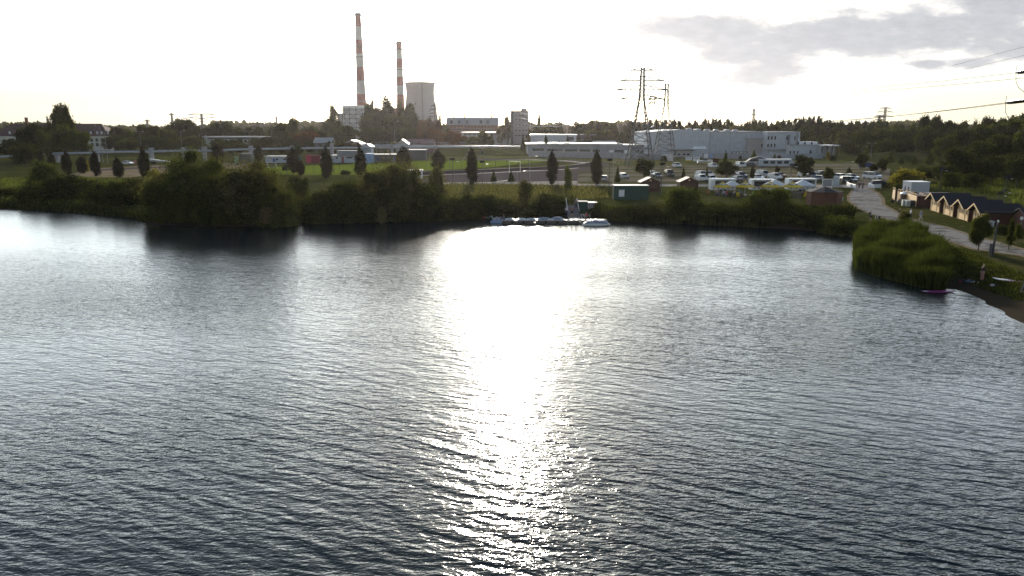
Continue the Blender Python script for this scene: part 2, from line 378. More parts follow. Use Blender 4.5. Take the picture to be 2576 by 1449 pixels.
# ------------------------------------------------------------------ plants
nr = np.random.default_rng(11)
def leaf_quads(cent, size, rng, droop=0.0, aspect=1.0):
    n = len(cent)
    a = rng.normal(size=(n, 3)); a /= np.linalg.norm(a, axis=1)[:, None]
    r = rng.normal(size=(n, 3)); r[:, 2] -= droop
    b = np.cross(a, r); b /= np.linalg.norm(b, axis=1)[:, None] + 1e-9
    c = np.cross(a, b)
    s = size * rng.uniform(0.55, 1.25, n)[:, None]
    b = b * s * aspect; c = c * s
    k = rng.uniform(0.25, 0.7, n)[:, None]
    return np.stack([cent - b*0.5, cent - c*k, cent + b*0.5, cent + c*0.6], 1).reshape(-1, 3)
def crown_mesh(name, lobes, nclump, per, size, rng, clump=0.16, core=0.72, droop=0.0, aspect=1.0, surf=0.35):
    "leaf-size faces in clumps spread through a few overlapping lobes, over a dark interior of the same leaves"
    lobes = np.array(lobes, float); wgt = (lobes[:, 3]*lobes[:, 4] + lobes[:, 5]*lobes[:, 3]); wgt /= wgt.sum()
    pick = rng.choice(len(lobes), nclump, p=wgt); Lb = lobes[pick]
    d = rng.normal(size=(nclump, 3)); d /= np.linalg.norm(d, axis=1)[:, None]
    rad = rng.uniform(0, 1, nclump)**surf * rng.uniform(0.86, 1.08, nclump)
    cc = Lb[:, :3] + d * Lb[:, 3:6] * rad[:, None]
    cs = clump * (Lb[:, 3:6].mean(1)) * rng.uniform(0.6, 1.3, nclump)
    pts = np.repeat(cc, per, 0) + rng.normal(size=(nclump*per, 3)) * np.repeat(cs, per)[:, None] * np.array([1, 1, .75])
    pts = pts[pts[:, 2] > 0.02]
    q = leaf_quads(pts, size, rng, droop, aspect); nq = len(pts)
    V_ = q.tolist(); F_ = [(4*i, 4*i+1, 4*i+2, 4*i+3) for i in range(nq)]
    if core:
        mb = MB()
        for (x, y, z, a, b_, c) in lobes:
            n, m_ = 10, 6; o = len(mb.v)
            for j in range(m_+1):
                ph = PI*j/m_
                for i in range(n):
                    th_ = 2*PI*i/n; k = core * rng.uniform(0.8, 1.08)
                    mb.v.append((x+a*k*math.sin(ph)*math.cos(th_), y+b_*k*math.sin(ph)*math.sin(th_), max(0.0, z+c*k*math.cos(ph))))
            for j in range(m_):
                for i in range(n):
                    i2 = (i+1) % n; mb.f.append((o+j*n+i, o+j*n+i2, o+(j+1)*n+i2, o+(j+1)*n+i))
        o = len(V_); V_ += mb.v; F_ += [tuple(i+o for i in f) for f in mb.f]
    me = bpy.data.meshes.new(name); me.from_pydata(V_, [], F_); me.update(); return me
def trunk_mb(h, r, rng, limbs=6, spread=0.3, start=0.3, lean=0.0):
    mb = MB(); pts = [(0, 0, -0.25)] + [(rng.normal()*h*.012 + lean*h*k*k, rng.normal()*h*.012, h*k) for k in (0.12, 0.35, 0.6, 0.85)]
    mb.tube(pts, [r*1.3, r, r*.8, r*.5, r*.15], 7)
    for i in range(limbs):
        k = start + (0.8-start)*i/max(1, limbs); a = rng.uniform(0, 2*PI); L_ = h*spread*rng.uniform(.6, 1.1)*(1.1-k)
        p0 = Vector((lean*h*k*k, 0, h*k)); p1 = p0 + Vector((math.cos(a)*L_*.5, math.sin(a)*L_*.5, L_*.45)); p2 = p0 + Vector((math.cos(a)*L_, math.sin(a)*L_, L_*1.1))
        mb.tube([p0, p1, p2], [r*.4, r*.25, r*.07], 5)
    return mb
bark = mat('bark', (0.075, 0.058, 0.042), 0.95, var=0.3, scale=3)
LEAF = dict(
    dark=leafmat('leaf_dark', (0.022, 0.029, 0.012), (0.061, 0.065, 0.022), 0.30),
    mid=leafmat('leaf_mid', (0.031, 0.041, 0.014), (0.084, 0.090, 0.028), 0.36),
    bright=leafmat('leaf_bright', (0.047, 0.060, 0.018), (0.117, 0.129, 0.036), 0.38),
    olive=leafmat('leaf_olive', (0.056, 0.056, 0.026), (0.138, 0.120, 0.060), 0.40),
    purple=leafmat('leaf_plum', (0.016, 0.015, 0.010), (0.040, 0.035, 0.020), 0.20),
    brown=leafmat('leaf_russet', (0.061, 0.026, 0.015), (0.153, 0.065, 0.030), 0.35),
    far=leafmat('leaf_far', (0.031, 0.034, 0.016), (0.087, 0.076, 0.034), 0.32),
    reed=leafmat('leaf_reed', (0.022, 0.031, 0.009), (0.061, 0.071, 0.020), 0.30),
    yellow=leafmat('leaf_yellow', (0.122, 0.112, 0.020), (0.224, 0.181, 0.040), 0.42),
)
# crown templates, unit size: 1 wide (radius .5), 1 high
def lobes_round(rng, n=9, low=0.28):
    L_ = [(0, 0, 0.62, .34, .34, .30)]
    for i in range(n):
        a = 2*PI*i/n*1.9 + rng.uniform(0, .6); z = low + (0.93-low)*((i+.5)/n); rr = 0.30*math.sin(PI*min(1, max(.15, (z-low+.12)/(1.12-low))))+.05
        s = rng.uniform(.13, .21); L_.append((math.cos(a)*rr, math.sin(a)*rr, min(z, 1-s*.85), s*1.15, s*1.15, s*.9))
    return L_
def lobes_bush(rng, n=9):
    L_ = [(0, 0, 0.36, .38, .36, .46)]
    for i in range(7):
        a = 2*PI*i/7; L_.append((math.cos(a)*.34, math.sin(a)*.34, rng.uniform(.08, .2), .16, .16, .2))
    for i in range(n):
        a = 2*PI*i/n + rng.uniform(-.3, .3); r_ = rng.uniform(.12, .36); s = rng.uniform(.12, .20); z = math.sqrt(1-(r_/.5)**2)*rng.uniform(.4, .82)
        L_.append((math.cos(a)*r_, math.sin(a)*r_, z, s, s, s*1.05))
    return L_
def lobes_willow(rng, n=16):
    L_ = [(0, 0, 0.40, .40, .38, .46)]
    for i in range(9):
        a = 2*PI*i/9; L_.append((math.cos(a)*.36, math.sin(a)*.34, rng.uniform(.10, .22), .15, .15, .22))
    for i in range(n):
        a = rng.uniform(0, 2*PI); r_ = rng.uniform(.08, .40); s = rng.uniform(.10, .18); z = math.sqrt(max(0, 1-(r_/.52)**2))*rng.uniform(.45, .84)
        L_.append((math.cos(a)*r_, math.sin(a)*r_, z, s, s, s*.95))
    return L_
def lobes_column(rng):
    return [(rng.normal()*.05, rng.normal()*.05, z, r, r, .13) for z, r in ((.10, .20), (.19, .34), (.31, .43), (.44, .46), (.57, .44), (.70, .37), (.82, .27), (.92, .15))]
def lobes_conifer(rng):
    return [(0, 0, z, r, r, .07) for z, r in ((.14, .46), (.25, .42), (.36, .36), (.47, .31), (.58, .25), (.69, .19), (.8, .13), (.91, .07))]
def lobes_sparse(rng, n=7):
    L_ = []
    for i in range(n):
        a = 2*PI*i/n*2.4; z = .28 + .68*i/n; s = rng.uniform(.12, .19); r_ = rng.uniform(.1, .32)*(1.15-z)*1.4
        L_.append((math.cos(a)*r_, math.sin(a)*r_, z, s, s, s*.9))
    return L_
CROWN = {}
def crown(kind, var, dense):
    k = (kind, var, dense)
    if k not in CROWN:
        rng = np.random.default_rng(hash_(k)); fn = dict(round=lobes_round, bush=lobes_bush, willow=lobes_willow, column=lobes_column, conifer=lobes_conifer, sparse=lobes_sparse)[kind]
        lb = fn(rng)
        nc, per, size = dict(lo=(150, 16, .075), mid=(380, 22, .045), hi=(900, 34, .026))[dense]
        kw = dict(clump=.24, core=.62)
        if kind == 'willow': kw = dict(clump=.26, core=.62, droop=0.9, aspect=.55)
        if kind == 'column': kw = dict(clump=.20, core=.8)
        if kind == 'conifer': kw = dict(clump=.18, core=.62)
        if kind == 'sparse': kw = dict(clump=.42, core=0, surf=.5); nc = int(nc*.55)
        CROWN[k] = crown_mesh('crown', lb, nc, per, size, rng, **kw)
    return CROWN[k]
def hash_(k): return sum((i+1)*ord(c) for i, c in enumerate(str(k))) % 100003
TREEK = {}
TRUNK = {}
def trunk(kind, var):
    k = (kind, var)
    if k not in TRUNK:
        rng = np.random.default_rng(hash_(k)+5)
        p = dict(round=(.8, .028, 7, .42, .3), bush=(.6, .02, 8, .5, .1), willow=(.6, .03, 9, .55, .1), column=(.85, .05, 3, .15, .3), conifer=(.95, .025, 0, 0, 0), sparse=(.9, .03, 8, .35, .3))[kind]
        TRUNK[k] = trunk_mb(p[0], p[1], rng, p[2], p[3], p[4]).mesh('trunk', True); TRUNK[k].materials.append(bark)
    return TRUNK[k]
CNAME = dict(round='broadleaf_tree', bush='bush', willow='willow_tree', column='columnar_tree', conifer='conifer_tree', sparse='slender_tree')
def plant(kind, leaf, dense, x, y, z, wid, hgt, label, group=None, var=None, name=None, cat=None, rot=None):
    var = rnd.randrange(3) if var is None else var
    nm = name or CNAME[kind]
    t_ = thing(nm, label, cat or ('bush' if kind == 'bush' else 'tree'), (x, y, z-0.03), rnd.uniform(0, 6.28) if rot is None else rot, group, (wid, wid*rnd.uniform(.9, 1.05), hgt))
    me = crown(kind, var, dense)
    if not me.materials: me.materials.append(LEAF[leaf])
    c = link('crown', me, t_); c.material_slots[0].link = 'OBJECT'; c.material_slots[0].material = LEAF[leaf]
    link('stem' if kind == 'bush' else 'trunk', trunk(kind, var), t_)
    return t_
def grow(kind, leaf, dense, k, x, ytop, wpx, ybase, label, Y=None, **kw):
    "a plant from its outline: zoom key, centre, top, width, and either the foot's pixel or the distance"
    px, pt = V(k, x, ytop); s = ZK[k][2]
    if Y is None:
        pb = V(k, x, ybase)[1]; p = GT(px, pb)
    else:
        p = P(px, pt, Y); p.z = T(p.x, Y)
    top = P(px, pt, p.y).z; kw.setdefault('group', None)
    dens = dense
    return plant(kind, leaf, dens, p.x, p.y, p.z, wpx*s*mpp(p.y), max(0.8, top - p.z), label, **kw)
# ---- willows and bushes on the bank
def sh(px, top, base, w_, kind, leaf, dense, label, name=None, grp=None):
    p = GT(px, base - 4)
    # stand on the bank just behind the water's edge
    pb = G(px, base, 0.0); X0, Y0 = pb.x, pb.y + 0.28*w_*mpp(pb.y)
    if px < 390: Y0 += 7.0; X0 = P(px, base, Y0).x
    z = max(T(X0, Y0), 0.1); topz = P(px, top, Y0).z
    return plant(kind, leaf, dense, X0, Y0, z - 0.35, w_*mpp(Y0)*1.06, (topz - z + .35)*(1.13 if kind == 'willow' else 1.04), label, group=grp, name=name, cat='tree' if kind == 'willow' else 'bush')
WB = 'willows and bushes along the far bank'
for a in [
 (22,470,521,100,'bush','dark','mid','low dark rounded bush at the water where the far bank meets the picture edge'),
 (115,402,490,72,'willow','bright','mid','pale green feathery willow sapling rising above the dark bushes of the far bank'),
 (105,448,527,105,'bush','mid','mid','broad dark bush at the foot of the pale willow sapling'),
 (180,432,530,125,'bush','dark','mid','dense dark bush right of the pale willow sapling'),
 (272,450,538,112,'bush','mid','mid','dark bush between two columnar trees of the bank'),
 (332,442,545,125,'bush','dark','mid','dark bush with a grassy top beside the great left willow'),
 (398,430,552,90,'willow','olive','mid','small olive willow leaning against the great left willow'),
 (470,372,560,165,'willow','mid','hi','great willow with a pointed top, the highest of the shore willows'),
 (430,440,568,150,'willow','mid','hi','low spreading willow at the water in front of the great pointed willow'),
 (620,398,572,190,'willow','olive','hi','great broad willow with pale olive tufts on its rounded top'),
 (560,425,572,150,'willow','mid','hi','rounded willow filling the gap between the two great willows'),
 (690,462,571,110,'willow','mid','hi','lower flank willow at the foot of the broad olive willow'),
 (745,432,522,62,'bush','dark','mid','small dark bush in the gap between the broad willow and the next clump'),
 (795,470,562,90,'bush','dark','mid','dark rounded bush left of the wide shaded clump'),
 (850,446,561,130,'bush','mid','hi','wide shaded bush with a lit flat top before the playing field'),
 (910,462,561,95,'bush','dark','mid','dark bush at the right end of the wide shaded clump'),
 (965,404,560,125,'willow','olive','hi','olive willow in front of the shipping container and changing rooms'),
 (1018,404,558,105,'willow','olive','hi','olive willow under the leaning columnar tree'),
 (1062,446,557,105,'bush','dark','mid','dark reddish bush right of the olive willows'),
 (1103,422,520,52,'willow','olive','mid','narrow young willow by the small white shelter'),
 (1100,478,556,85,'bush','mid','mid','low bush below the narrow young willow'),
 (1160,482,553,110,'bush','dark','mid','low dark bush just left of the floating dock'),
 (1225,484,550,115,'bush','dark','mid','low dark bush behind the moored kayaks'),
 (1290,492,549,95,'bush','olive','mid','greyish olive bush behind the glittering end of the dock'),
 (1322,458,535,62,'sparse','olive','mid','thin grey-green shrub standing above the bushes behind the dock'),
 (1385,480,546,112,'bush','dark','mid','dense dark bush left of the dock ramp'),
 (1508,514,549,60,'bush','dark','mid','small dark bush immediately right of the dock ramp'),
 (1560,508,556,85,'bush','mid','mid','dark bush at the foot of the green cabin'),
 (1630,510,560,100,'bush','dark','mid','dark bush right of the green cabin on the shore'),
 (1722,462,562,125,'bush','bright','hi','tall bright-topped bush hiding the second brown kiosk'),
 (1800,500,564,110,'bush','mid','mid','low bush in front of the first food trailer'),
 (1868,502,568,105,'bush','mid','mid','low bush in front of the yellow and white parasols'),
 (1950,472,571,130,'bush','bright','hi','tall bright bush in front of the middle food trailer'),
 (2030,508,576,120,'bush','mid','mid','low bush below the dark wooden steps'),
 (2075,528,582,90,'bush','mid','mid','low bush in front of the hexagonal brown hut'),
 (2122,532,592,92,'bush','bright','mid','rounded bright bush at the tip of the bank by the reeds')]:
    px, top, base, w_, kind, leaf, dense, label = a
    sh(px, top, base, w_, kind, leaf, dense, label, name='shore_bush' if kind == 'bush' else None, grp=WB)

# ---- reeds: nobody could count them
def reeds(name, label, poly, n, h0, h1, leaf, seed, inner=None, w_=0.09):
    rng = np.random.default_rng(seed); P_ = np.array(poly); lo, hi = P_.min(0), P_.max(0)
    pts = []
    while len(pts) < n:
        q = rng.uniform(lo, hi, (4000, 2)); ins = np.zeros(len(q), bool)
        for i in range(len(P_)):
            a, b_ = P_[i], P_[(i+1) % len(P_)]
            c = ((a[1] > q[:, 1]) != (b_[1] > q[:, 1])) & (q[:, 0] < (b_[0]-a[0])*(q[:, 1]-a[1])/((b_[1]-a[1]) or 1e-9)+a[0]); ins ^= c
        pts += q[ins].tolist()
    pts = np.array(pts[:n]); z = np.maximum(terr(pts[:, 0], pts[:, 1]), -0.3)
    h = rng.uniform(h0, h1, n) * (0.9 + 0.17*np.sin(pts[:, 0]*.9 + 2*np.sin(pts[:, 1]*.7)))
    a = rng.uniform(0, PI, n); le = rng.normal(size=(n, 2))*0.16 + np.array([0.05, -0.03])
    V_ = []; F_ = []
    ww = w_ * rng.uniform(.6, 1.3, n)
    cx, sx_ = np.cos(a)*ww, np.sin(a)*ww
    for i in range(n):
        x, y = pts[i]; zz = z[i]; hh = h[i]; lx, ly = le[i]*hh
        o = len(V_); V_ += [(x-cx[i]*.6, y-sx_[i]*.6, zz), (x+cx[i]*.6, y+sx_[i]*.6, zz), (x+lx*.35+cx[i], y+ly*.35+sx_[i], zz+hh*.6), (x+lx*.35-cx[i], y+ly*.35-sx_[i], zz+hh*.6), (x+lx, y+ly, zz+hh)]
        F_ += [(o, o+1, o+2, o+3), (o+3, o+2, o+4)]
    me = bpy.data.meshes.new(name); me.from_pydata(V_, [], F_); me.update(); me.materials.append(LEAF[leaf])
    o = link(name, me); tag(o, label, 'reeds', kind='stuff'); return o
def gp(pts, z=0.2): return [tuple(G(x, y, z).to_2d()) for x, y in pts]
reeds('reed_bed', 'tall green reed bed bulging into the water beside the gravel path', gp([(2150,672),(2146,650),(2150,628),(2165,608),(2190,598),(2240,598),(2285,612),(2322,634),(2352,658),(2374,686),(2382,715),(2376,726),(2330,722),(2265,707),(2195,688)]), 40000, 1.7, 2.7, 'reed', 3, w_=.05)
def shore_strip(x0, x1, off0, off1):
    a = []; b_ = []
    for x in np.linspace(x0, x1, 24):
        y = np.interp(x, [p[0] for p in SHORE[:20]], [p[1] for p in SHORE[:20]])
        q = G(x, y, 0); a.append((q.x, q.y+off0)); b_.append((q.x, q.y+off1))
    return a + b_[::-1]
reeds('reed_fringe', 'dark fringe of reeds along the bank below the food trailers', shore_strip(1500, 2145, -0.5, 3.2), 9000, 1.3, 2.4, 'dark', 4)
reeds('reed_fringe', 'thin fringe of reeds at the foot of the bushes left of the dock', shore_strip(745, 1400, -0.4, 1.2), 5000, 0.8, 1.6, 'dark', 5)
reeds('reed_fringe', 'dark waterside reeds below the bushes of the far corner of the lake', shore_strip(-200, 360, -0.5, 1.8), 4000, .6, 1.2, 'dark', 6)
# ------------------------------------------------------------------ flat surfaces laid on the ground
def sheet(name, pts, z, m, label=None, kind='structure', sub=True):
    mb = MB(); mb.v = [(p[0], p[1], z) for p in pts]; mb.f = [tuple(range(len(pts)))]
    bmx = bmesh.new(); vs = [bmx.verts.new(q) for q in mb.v]; bmx.faces.new(vs)
    bmesh.ops.triangulate(bmx, faces=bmx.faces); me = bpy.data.meshes.new(name); bmx.normal_update()
    if bmx.faces[:][0].normal.z < 0: bmesh.ops.reverse_faces(bmx, faces=bmx.faces)
    bmx.to_mesh(me); bmx.free(); me.materials.append(m); o = link(name, me); o['kind'] = kind
    if label: o['label'] = label
    return o
def surf(name, c1, c2, c3, sc1=0.25, sc2=3.0, rough=0.9, bump=.02):
    m, t, b = newmat(name); b.inputs['Roughness'].default_value = rough; b.inputs['Specular IOR Level'].default_value = 0.0
    g_ = nd(t, 'ShaderNodeNewGeometry'); a = noi(t, g_.outputs['Position'], sc1, 5); q = noi(t, g_.outputs['Position'], sc2, 5, .7)
    c = mixc(t, q, c1, c2); c = mixc(t, ramp(t, a, .48, .66), c, c3); t.links.new(c, b.inputs['Base Color'])
    bp_ = nd(t, 'ShaderNodeBump', i_Strength=0.7, i_Distance=bump); t.links.new(q, bp_.inputs['Height']); t.links.new(bp_.outputs[0], b.inputs['Normal'])
    return m
gravel = surf('gravel', (0.15, 0.145, 0.14), (0.33, 0.32, 0.305), (0.10, 0.095, 0.085), .45, 3.0)
dirt = surf('dirt', (0.16, 0.125, 0.085), (0.26, 0.21, 0.15), (0.09, 0.085, 0.04), .35, 3.0)
lotm = surf('lot_gravel', (0.12, 0.108, 0.085), (0.19, 0.17, 0.135), (0.10, 0.095, 0.06), .15, 3.0)
stripm = surf('dry_grass', (0.055, 0.060, 0.025), (0.11, 0.105, 0.05), (0.13, 0.115, 0.065), .3, 3.5, bump=.1)
asph = surf('asphalt', (0.075, 0.062, 0.066), (0.105, 0.088, 0.092), (0.085, 0.073, 0.075), .12, 2.0)
pitchm = surf('pitch_grass', (0.10, 0.14, 0.018), (0.15, 0.19, 0.026), (0.12, 0.155, 0.022), .05, 1.5)
meadow = surf('meadow', (0.055, 0.065, 0.018), (0.10, 0.105, 0.035), (0.12, 0.105, 0.05), .06, 1.2, bump=.1)
conc = surf('pale_concrete', (0.30, 0.28, 0.25), (0.38, 0.36, 0.32), (0.27, 0.25, 0.23), .3, 2.0)
Z0 = 1.2
def gk(k, pts, z=1.2): return [GK(k, x, y, z).to_2d() for x, y in pts]
# the gravel path from the water's side to the car park, on a verge of bare earth
left = gk('7', [(3700, 1990), (3200, 1790), (2700, 1620), (2500, 1560), (2289, 1500), (2050, 1470), (1750, 1425), (1500, 1345), (1200, 1235), (1080, 1160), (840, 1115), (600, 1030), (480, 970), (400, 905), (395, 850), (430, 810), (445, 770), (440, 735)])
right = gk('7', [(590, 735), (600, 775), (690, 825), (740, 880), (745, 950), (940, 1060), (1130, 1130), (1400, 1185), (1700, 1285), (2000, 1365), (2289, 1445), (2500, 1500), (2700, 1555), (3200, 1700), (3700, 1850)])
def grow_poly(pl, s_): c = sum(pl, Vector((0, 0))) / len(pl); return pl
vergeL = [p + Vector((-0.7, -0.25)) for p in left]; vergeR = [p + Vector((0.8, 0.3)) for p in right]
sheet('verge', vergeL + vergeR, Z0+.004, dirt)
sheet('path', left + right, Z0+.008, gravel)
# car park: pale gravel lanes with strips of dry grass between the rows
lot = gk('V', [(1448, 466), (1440, 440), (1470, 424), (1560, 418), (2160, 411), (2240, 425), (2236, 455), (2190, 468)])
sheet('car_park', lot, Z0+.004, lotm)
for (x0, x1, ya, yb, sl_) in [(1470, 2200, 425.0, 428.5, 0), (1450, 2225, 432.5, 437.0, 0), (1452, 2220, 443.0, 446.5, 0), (1450, 2130, 456.5, 462.5, 0), (1500, 2170, 419.0, 421.5, 0)]:
    a = [G(x, ya).to_2d() for x in np.linspace(x0, x1, 9)]; b_ = [G(x, yb).to_2d() for x in np.linspace(x0+6, x1-6, 9)]
    sheet('grass_strip', a + b_[::-1], Z0+.012, stripm)
# pale strip of path along the foot of the car park, running left to the tarmac
sheet('footpath', [G(x, y).to_2d() for x, y in [(1080, 459.5), (1330, 457), (1450, 455), (1480, 463), (1640, 463.5), (2120, 466), (2150, 469), (2140, 472), (1640, 468.5), (1480, 468), (1330, 464), (1080, 464)]], Z0+.010, conc)
# tarmac of the race track and its inner field
sheet('tarmac', [G(x, y).to_2d() for x, y in [(1040, 459), (1100, 441), (1240, 435), (1380, 428), (1480, 420), (1484, 410), (1400, 405), (1180, 401), (1180, 399), (1420, 402), (1520, 409), (1540, 418), (1500, 430), (1455, 440), (1452, 456), (1330, 457), (1240, 459.5)]], Z0+.005, asph)
sheet('sports_pitch', [G(x, y).to_2d() for x, y in [(640, 440), (660, 421), (900, 412), (1020, 406), (1330, 401), (1400, 404), (1300, 413), (1240, 420), (1100, 428), (900, 440)]], Z0+.010, pitchm)
sheet('meadow', [G(x, y).to_2d() for x, y in [(1020, 405.5), (1020, 398), (1200, 393), (1420, 392), (1700, 392), (2120, 398), (2160, 410), (1560, 417.5), (1545, 410), (1430, 401), (1330, 400.5)]], Z0+.004, meadow)
sheet('bare_yard', [G(x, y).to_2d() for x, y in [(150, 446), (230, 424), (420, 414), (640, 410), (650, 422), (470, 430), (330, 446)]], Z0+.004, dirt)
sheet('yard_road', [G(x, y).to_2d() for x, y in [(200, 428), (330, 421), (470, 417), (640, 412), (640, 414), (470, 421), (330, 426), (200, 433)]], Z0+.010, asph)
sheet('worn_patch', gk('8', [(1060, 520), (1140, 515), (1300, 590), (1420, 640), (1560, 730), (1620, 770), (1540, 745), (1400, 690), (1250, 640), (1120, 560)], 1.2), Z0+.005, dirt)
# ------------------------------------------------------------------ buildings
white = mat('white_render', (0.47, 0.49, 0.53), 0.8, var=.16, scale=.5)
panelw = striped('white_panels', (0.52, 0.54, 0.58), (0.36, 0.37, 0.41), 0, 1.2, .04)
offwh = mat('cream_render', (0.50, 0.50, 0.44), 0.85, var=.08, scale=.5)
beige = mat('beige_render', (0.42, 0.38, 0.37), 0.85, var=.1, scale=.5)
grey = mat('grey_wall', (0.26, 0.26, 0.27), 0.85, var=.12, scale=.6)
dgrey = mat('dark_wall', (0.10, 0.10, 0.11), 0.8, var=.15, scale=.6)
brick = mat('red_brick', (0.20, 0.085, 0.07), 0.9, var=.15, scale=.8)
glass = mat('window_glass', (0.03, 0.035, 0.04), 0.12, var=.1)
frame = mat('window_frame', (0.55, 0.56, 0.58), 0.5)
tile = mat('brown_tiles', (0.075, 0.035, 0.032), 0.8, var=.2, scale=1.5)
metalroof = mat('pale_metal_roof', (0.40, 0.40, 0.40), 0.5, metal=.15, var=.12, scale=.6)
greyroof = mat('grey_metal_roof', (0.28, 0.29, 0.31), 0.5, metal=.2, var=.15, scale=.5)
blue = mat('blue_sheet', (0.06, 0.12, 0.30), 0.5, var=.1)
ltblue = mat('pale_blue_sheet', (0.24, 0.36, 0.58), 0.5, var=.08)
red = mat('red_banner', (0.42, 0.02, 0.05), 0.6, var=.08)
dred = mat('dark_red_banner', (0.20, 0.015, 0.035), 0.6, var=.08)
gpanel = mat('green_panel', (0.012, 0.06, 0.045), 0.45, var=.12, scale=.8)
steel = mat('steel', (0.20, 0.20, 0.21), 0.45, metal=.6)
darkst = mat('dark_steel', (0.045, 0.045, 0.05), 0.5, metal=.3)
whitep = mat('white_paint', (0.78, 0.78, 0.78), 0.4, var=.03)
conwall = mat('concrete_wall', (0.33, 0.32, 0.34), 0.9, var=.12, scale=.7)
class Bld:
    "a building set out square to the camera's view from its outline: footprint X0..X1 at distance Y, depth D back from there"
    def __init__(s, name, label, k, x0, x1, ytop, Y=None, ybase=None, D=12.0, cat='building', wall=white, z=1.2, group=None):
        s.k = k
        if Y is None: Y = GK(k, (x0+x1)/2, ybase).y
        s.Y = Y; s.X0 = PK(k, x0, ytop, Y).x; s.X1 = PK(k, x1, ytop, Y).x; s.zt = PK(k, (x0+x1)/2, ytop, Y).z - z; s.D = D; s.z = z
        s.cx = (s.X0+s.X1)/2; s.w = (s.X1-s.X0)/2
        s.t = thing(name, label, cat, (s.cx, Y, z-.02), group=group); s.wallm = wall
    def lx(s, x): return PK(s.k, x, 0, s.Y).x - s.cx
    def lz(s, y): return PK(s.k, 0, y, s.Y).z - s.z
    def wall(s, name='wall', h=None, m=None, label=None):
        h = h or s.zt; s.h = h
        MB().box(-s.w, s.w, 0, s.D, 0, h).obj(name, m or s.wallm, s.t, label=label); return s
    def flat(s, m=greyroof, over=.3, th=.35):
        MB().box(-s.w-over, s.w+over, -over, s.D+over, s.h, s.h+th).obj('roof', m, s.t); return s
    def gable_x(s, rise, m=greyroof, over=.4):
        "ridge runs across the view: slopes face the camera and away"
        MB().slabx([(-over, s.h-.05), (s.D/2, s.h+rise), (s.D+over, s.h-.05), (s.D+over, s.h-.25), (s.D/2, s.h+rise-.25), (-over, s.h-.25)], -s.w-over, s.w+over).obj('roof', m, s.t)
        MB().slabx([(0.02, s.h), (s.D-.02, s.h), (s.D/2, s.h+rise-.27)], -s.w+.01, s.w-.01).obj('gable_wall', s.wallm, s.t); return s
    def gable_y(s, rise, m=greyroof, over=.4):
        "ridge runs away from the camera: the gable faces it"
        w = s.w
        MB().slaby([(-w-over, s.h-.1), (0, s.h+rise), (w+over, s.h-.1), (w+over, s.h-.3), (0, s.h+rise-.25), (-w-over, s.h-.3)], -over, s.D+over).obj('roof', m, s.t)
        MB().slaby([(-w+.01, s.h), (w-.01, s.h), (0, s.h+rise-.3)], 0.01, s.D-.01).obj('gable_wall', s.wallm, s.t); return s
    def hip(s, rise, m=tile, over=.6, inset=None):
        i = inset if inset is not None else s.D/2; w = s.w+over; D0, D1 = -over, s.D+over; h = s.h; mid = s.D/2
        mb = MB(); mb.add([(-w, D0, h), (w, D0, h), (w, D1, h), (-w, D1, h), (-w+i, mid, h+rise), (w-i, mid, h+rise)], [(0,1,5,4), (1,2,5), (2,3,4,5), (3,0,4), (3,2,1,0)])
        mb.obj('roof', m, s.t); return s
    def win(s, rects, name='window', m=None, fr=True):
        for (x0, x1, y0, y1) in rects:
            a, b = s.lx(x0), s.lx(x1); c, d = s.lz(y1), s.lz(y0)
            if fr:
                f = MB().box(a-.12, b+.12, -.06, .05, c-.12, d+.12).obj(name, frame, s.t)
                MB().box(a, b, -.09, .04, c, d).obj('pane', m or glass, f)
            else:
                MB().box(a, b, -.07, .05, c, d).obj(name, m or glass, s.t)
        return s
    def slab(s, x0, x1, y0, y1, name, m, d0=-.10, d1=.02, label=None):
        return MB().box(s.lx(x0), s.lx(x1), d0, d1, s.lz(y1), s.lz(y0)).obj(name, m, s.t, label=label)
def wins(xs_, y0, y1, w_): return [(x, x+w_, y0, y1) for x in xs_]

# --- power station
YP = 1000.0
redp = mat('chimney_red', (0.30, 0.075, 0.075), 0.85, var=.2, scale=.12); whp = mat('chimney_white', (0.50, 0.48, 0.47), 0.85, var=.18, scale=.12)
towc = striped('tower_concrete', (0.36, 0.35, 0.36), (0.31, 0.30, 0.31), 2, 2.2, .12, .9)
def chimney(label, xb, hwb, yb, xt, hwt, yt, bands, rings):
    base = PK('A', xb, yb, YP); topp = PK('A', xt, yt, YP); s = .2499*mpp(YP)
    t_ = thing('chimney', label, 'chimney', (base.x, YP, 1.2)); H = topp.z - 1.2
    zb = base.z - 1.2
    def rad(z): return hwt*s + (hwb*s-hwt*s)*((H-z)/(H-zb))**1.0
    lean = (topp.x - base.x)*0
    n = 0
    ys_ = [yt] + [y for y, c in bands]
    for i, (y, c) in enumerate(bands):
        z1 = PK('A', xt, ys_[i], YP).z - 1.2; z0 = PK('A', xt, y, YP).z - 1.2 if i < len(bands)-1 else 0.0
        mb = MB().lathe([(rad(z0), z0), (rad((z0+z1)/2), (z0+z1)/2), (rad(z1), z1)], 28, cap=(i == 0))
        mb.obj('band', {'r': redp, 'w': whp, 'g': towc}[c], t_, True, label={'r': 'red painted band', 'w': 'white painted band', 'g': 'bare concrete rim'}[c])
    for y in rings:
        z = PK('A', xt, y, YP).z - 1.2; r = rad(z)
        MB().lathe([(r-.1, z), (r+1.3, z), (r+1.3, z+.9), (r+1.15, z+.9), (r+1.15, z+.25), (r-.1, z+.25)], 28, cap=False).obj('platform', steel, t_)
chimney('taller red and white banded smokestack beside the framed white tower', 418, 45, 1005, 384, 26, 78, [(97, 'g'), (213, 'r'), (350, 'w'), (487, 'r'), (625, 'w'), (760, 'r'), (895, 'w'), (1100, 'r')], [100, 418, 525, 970])
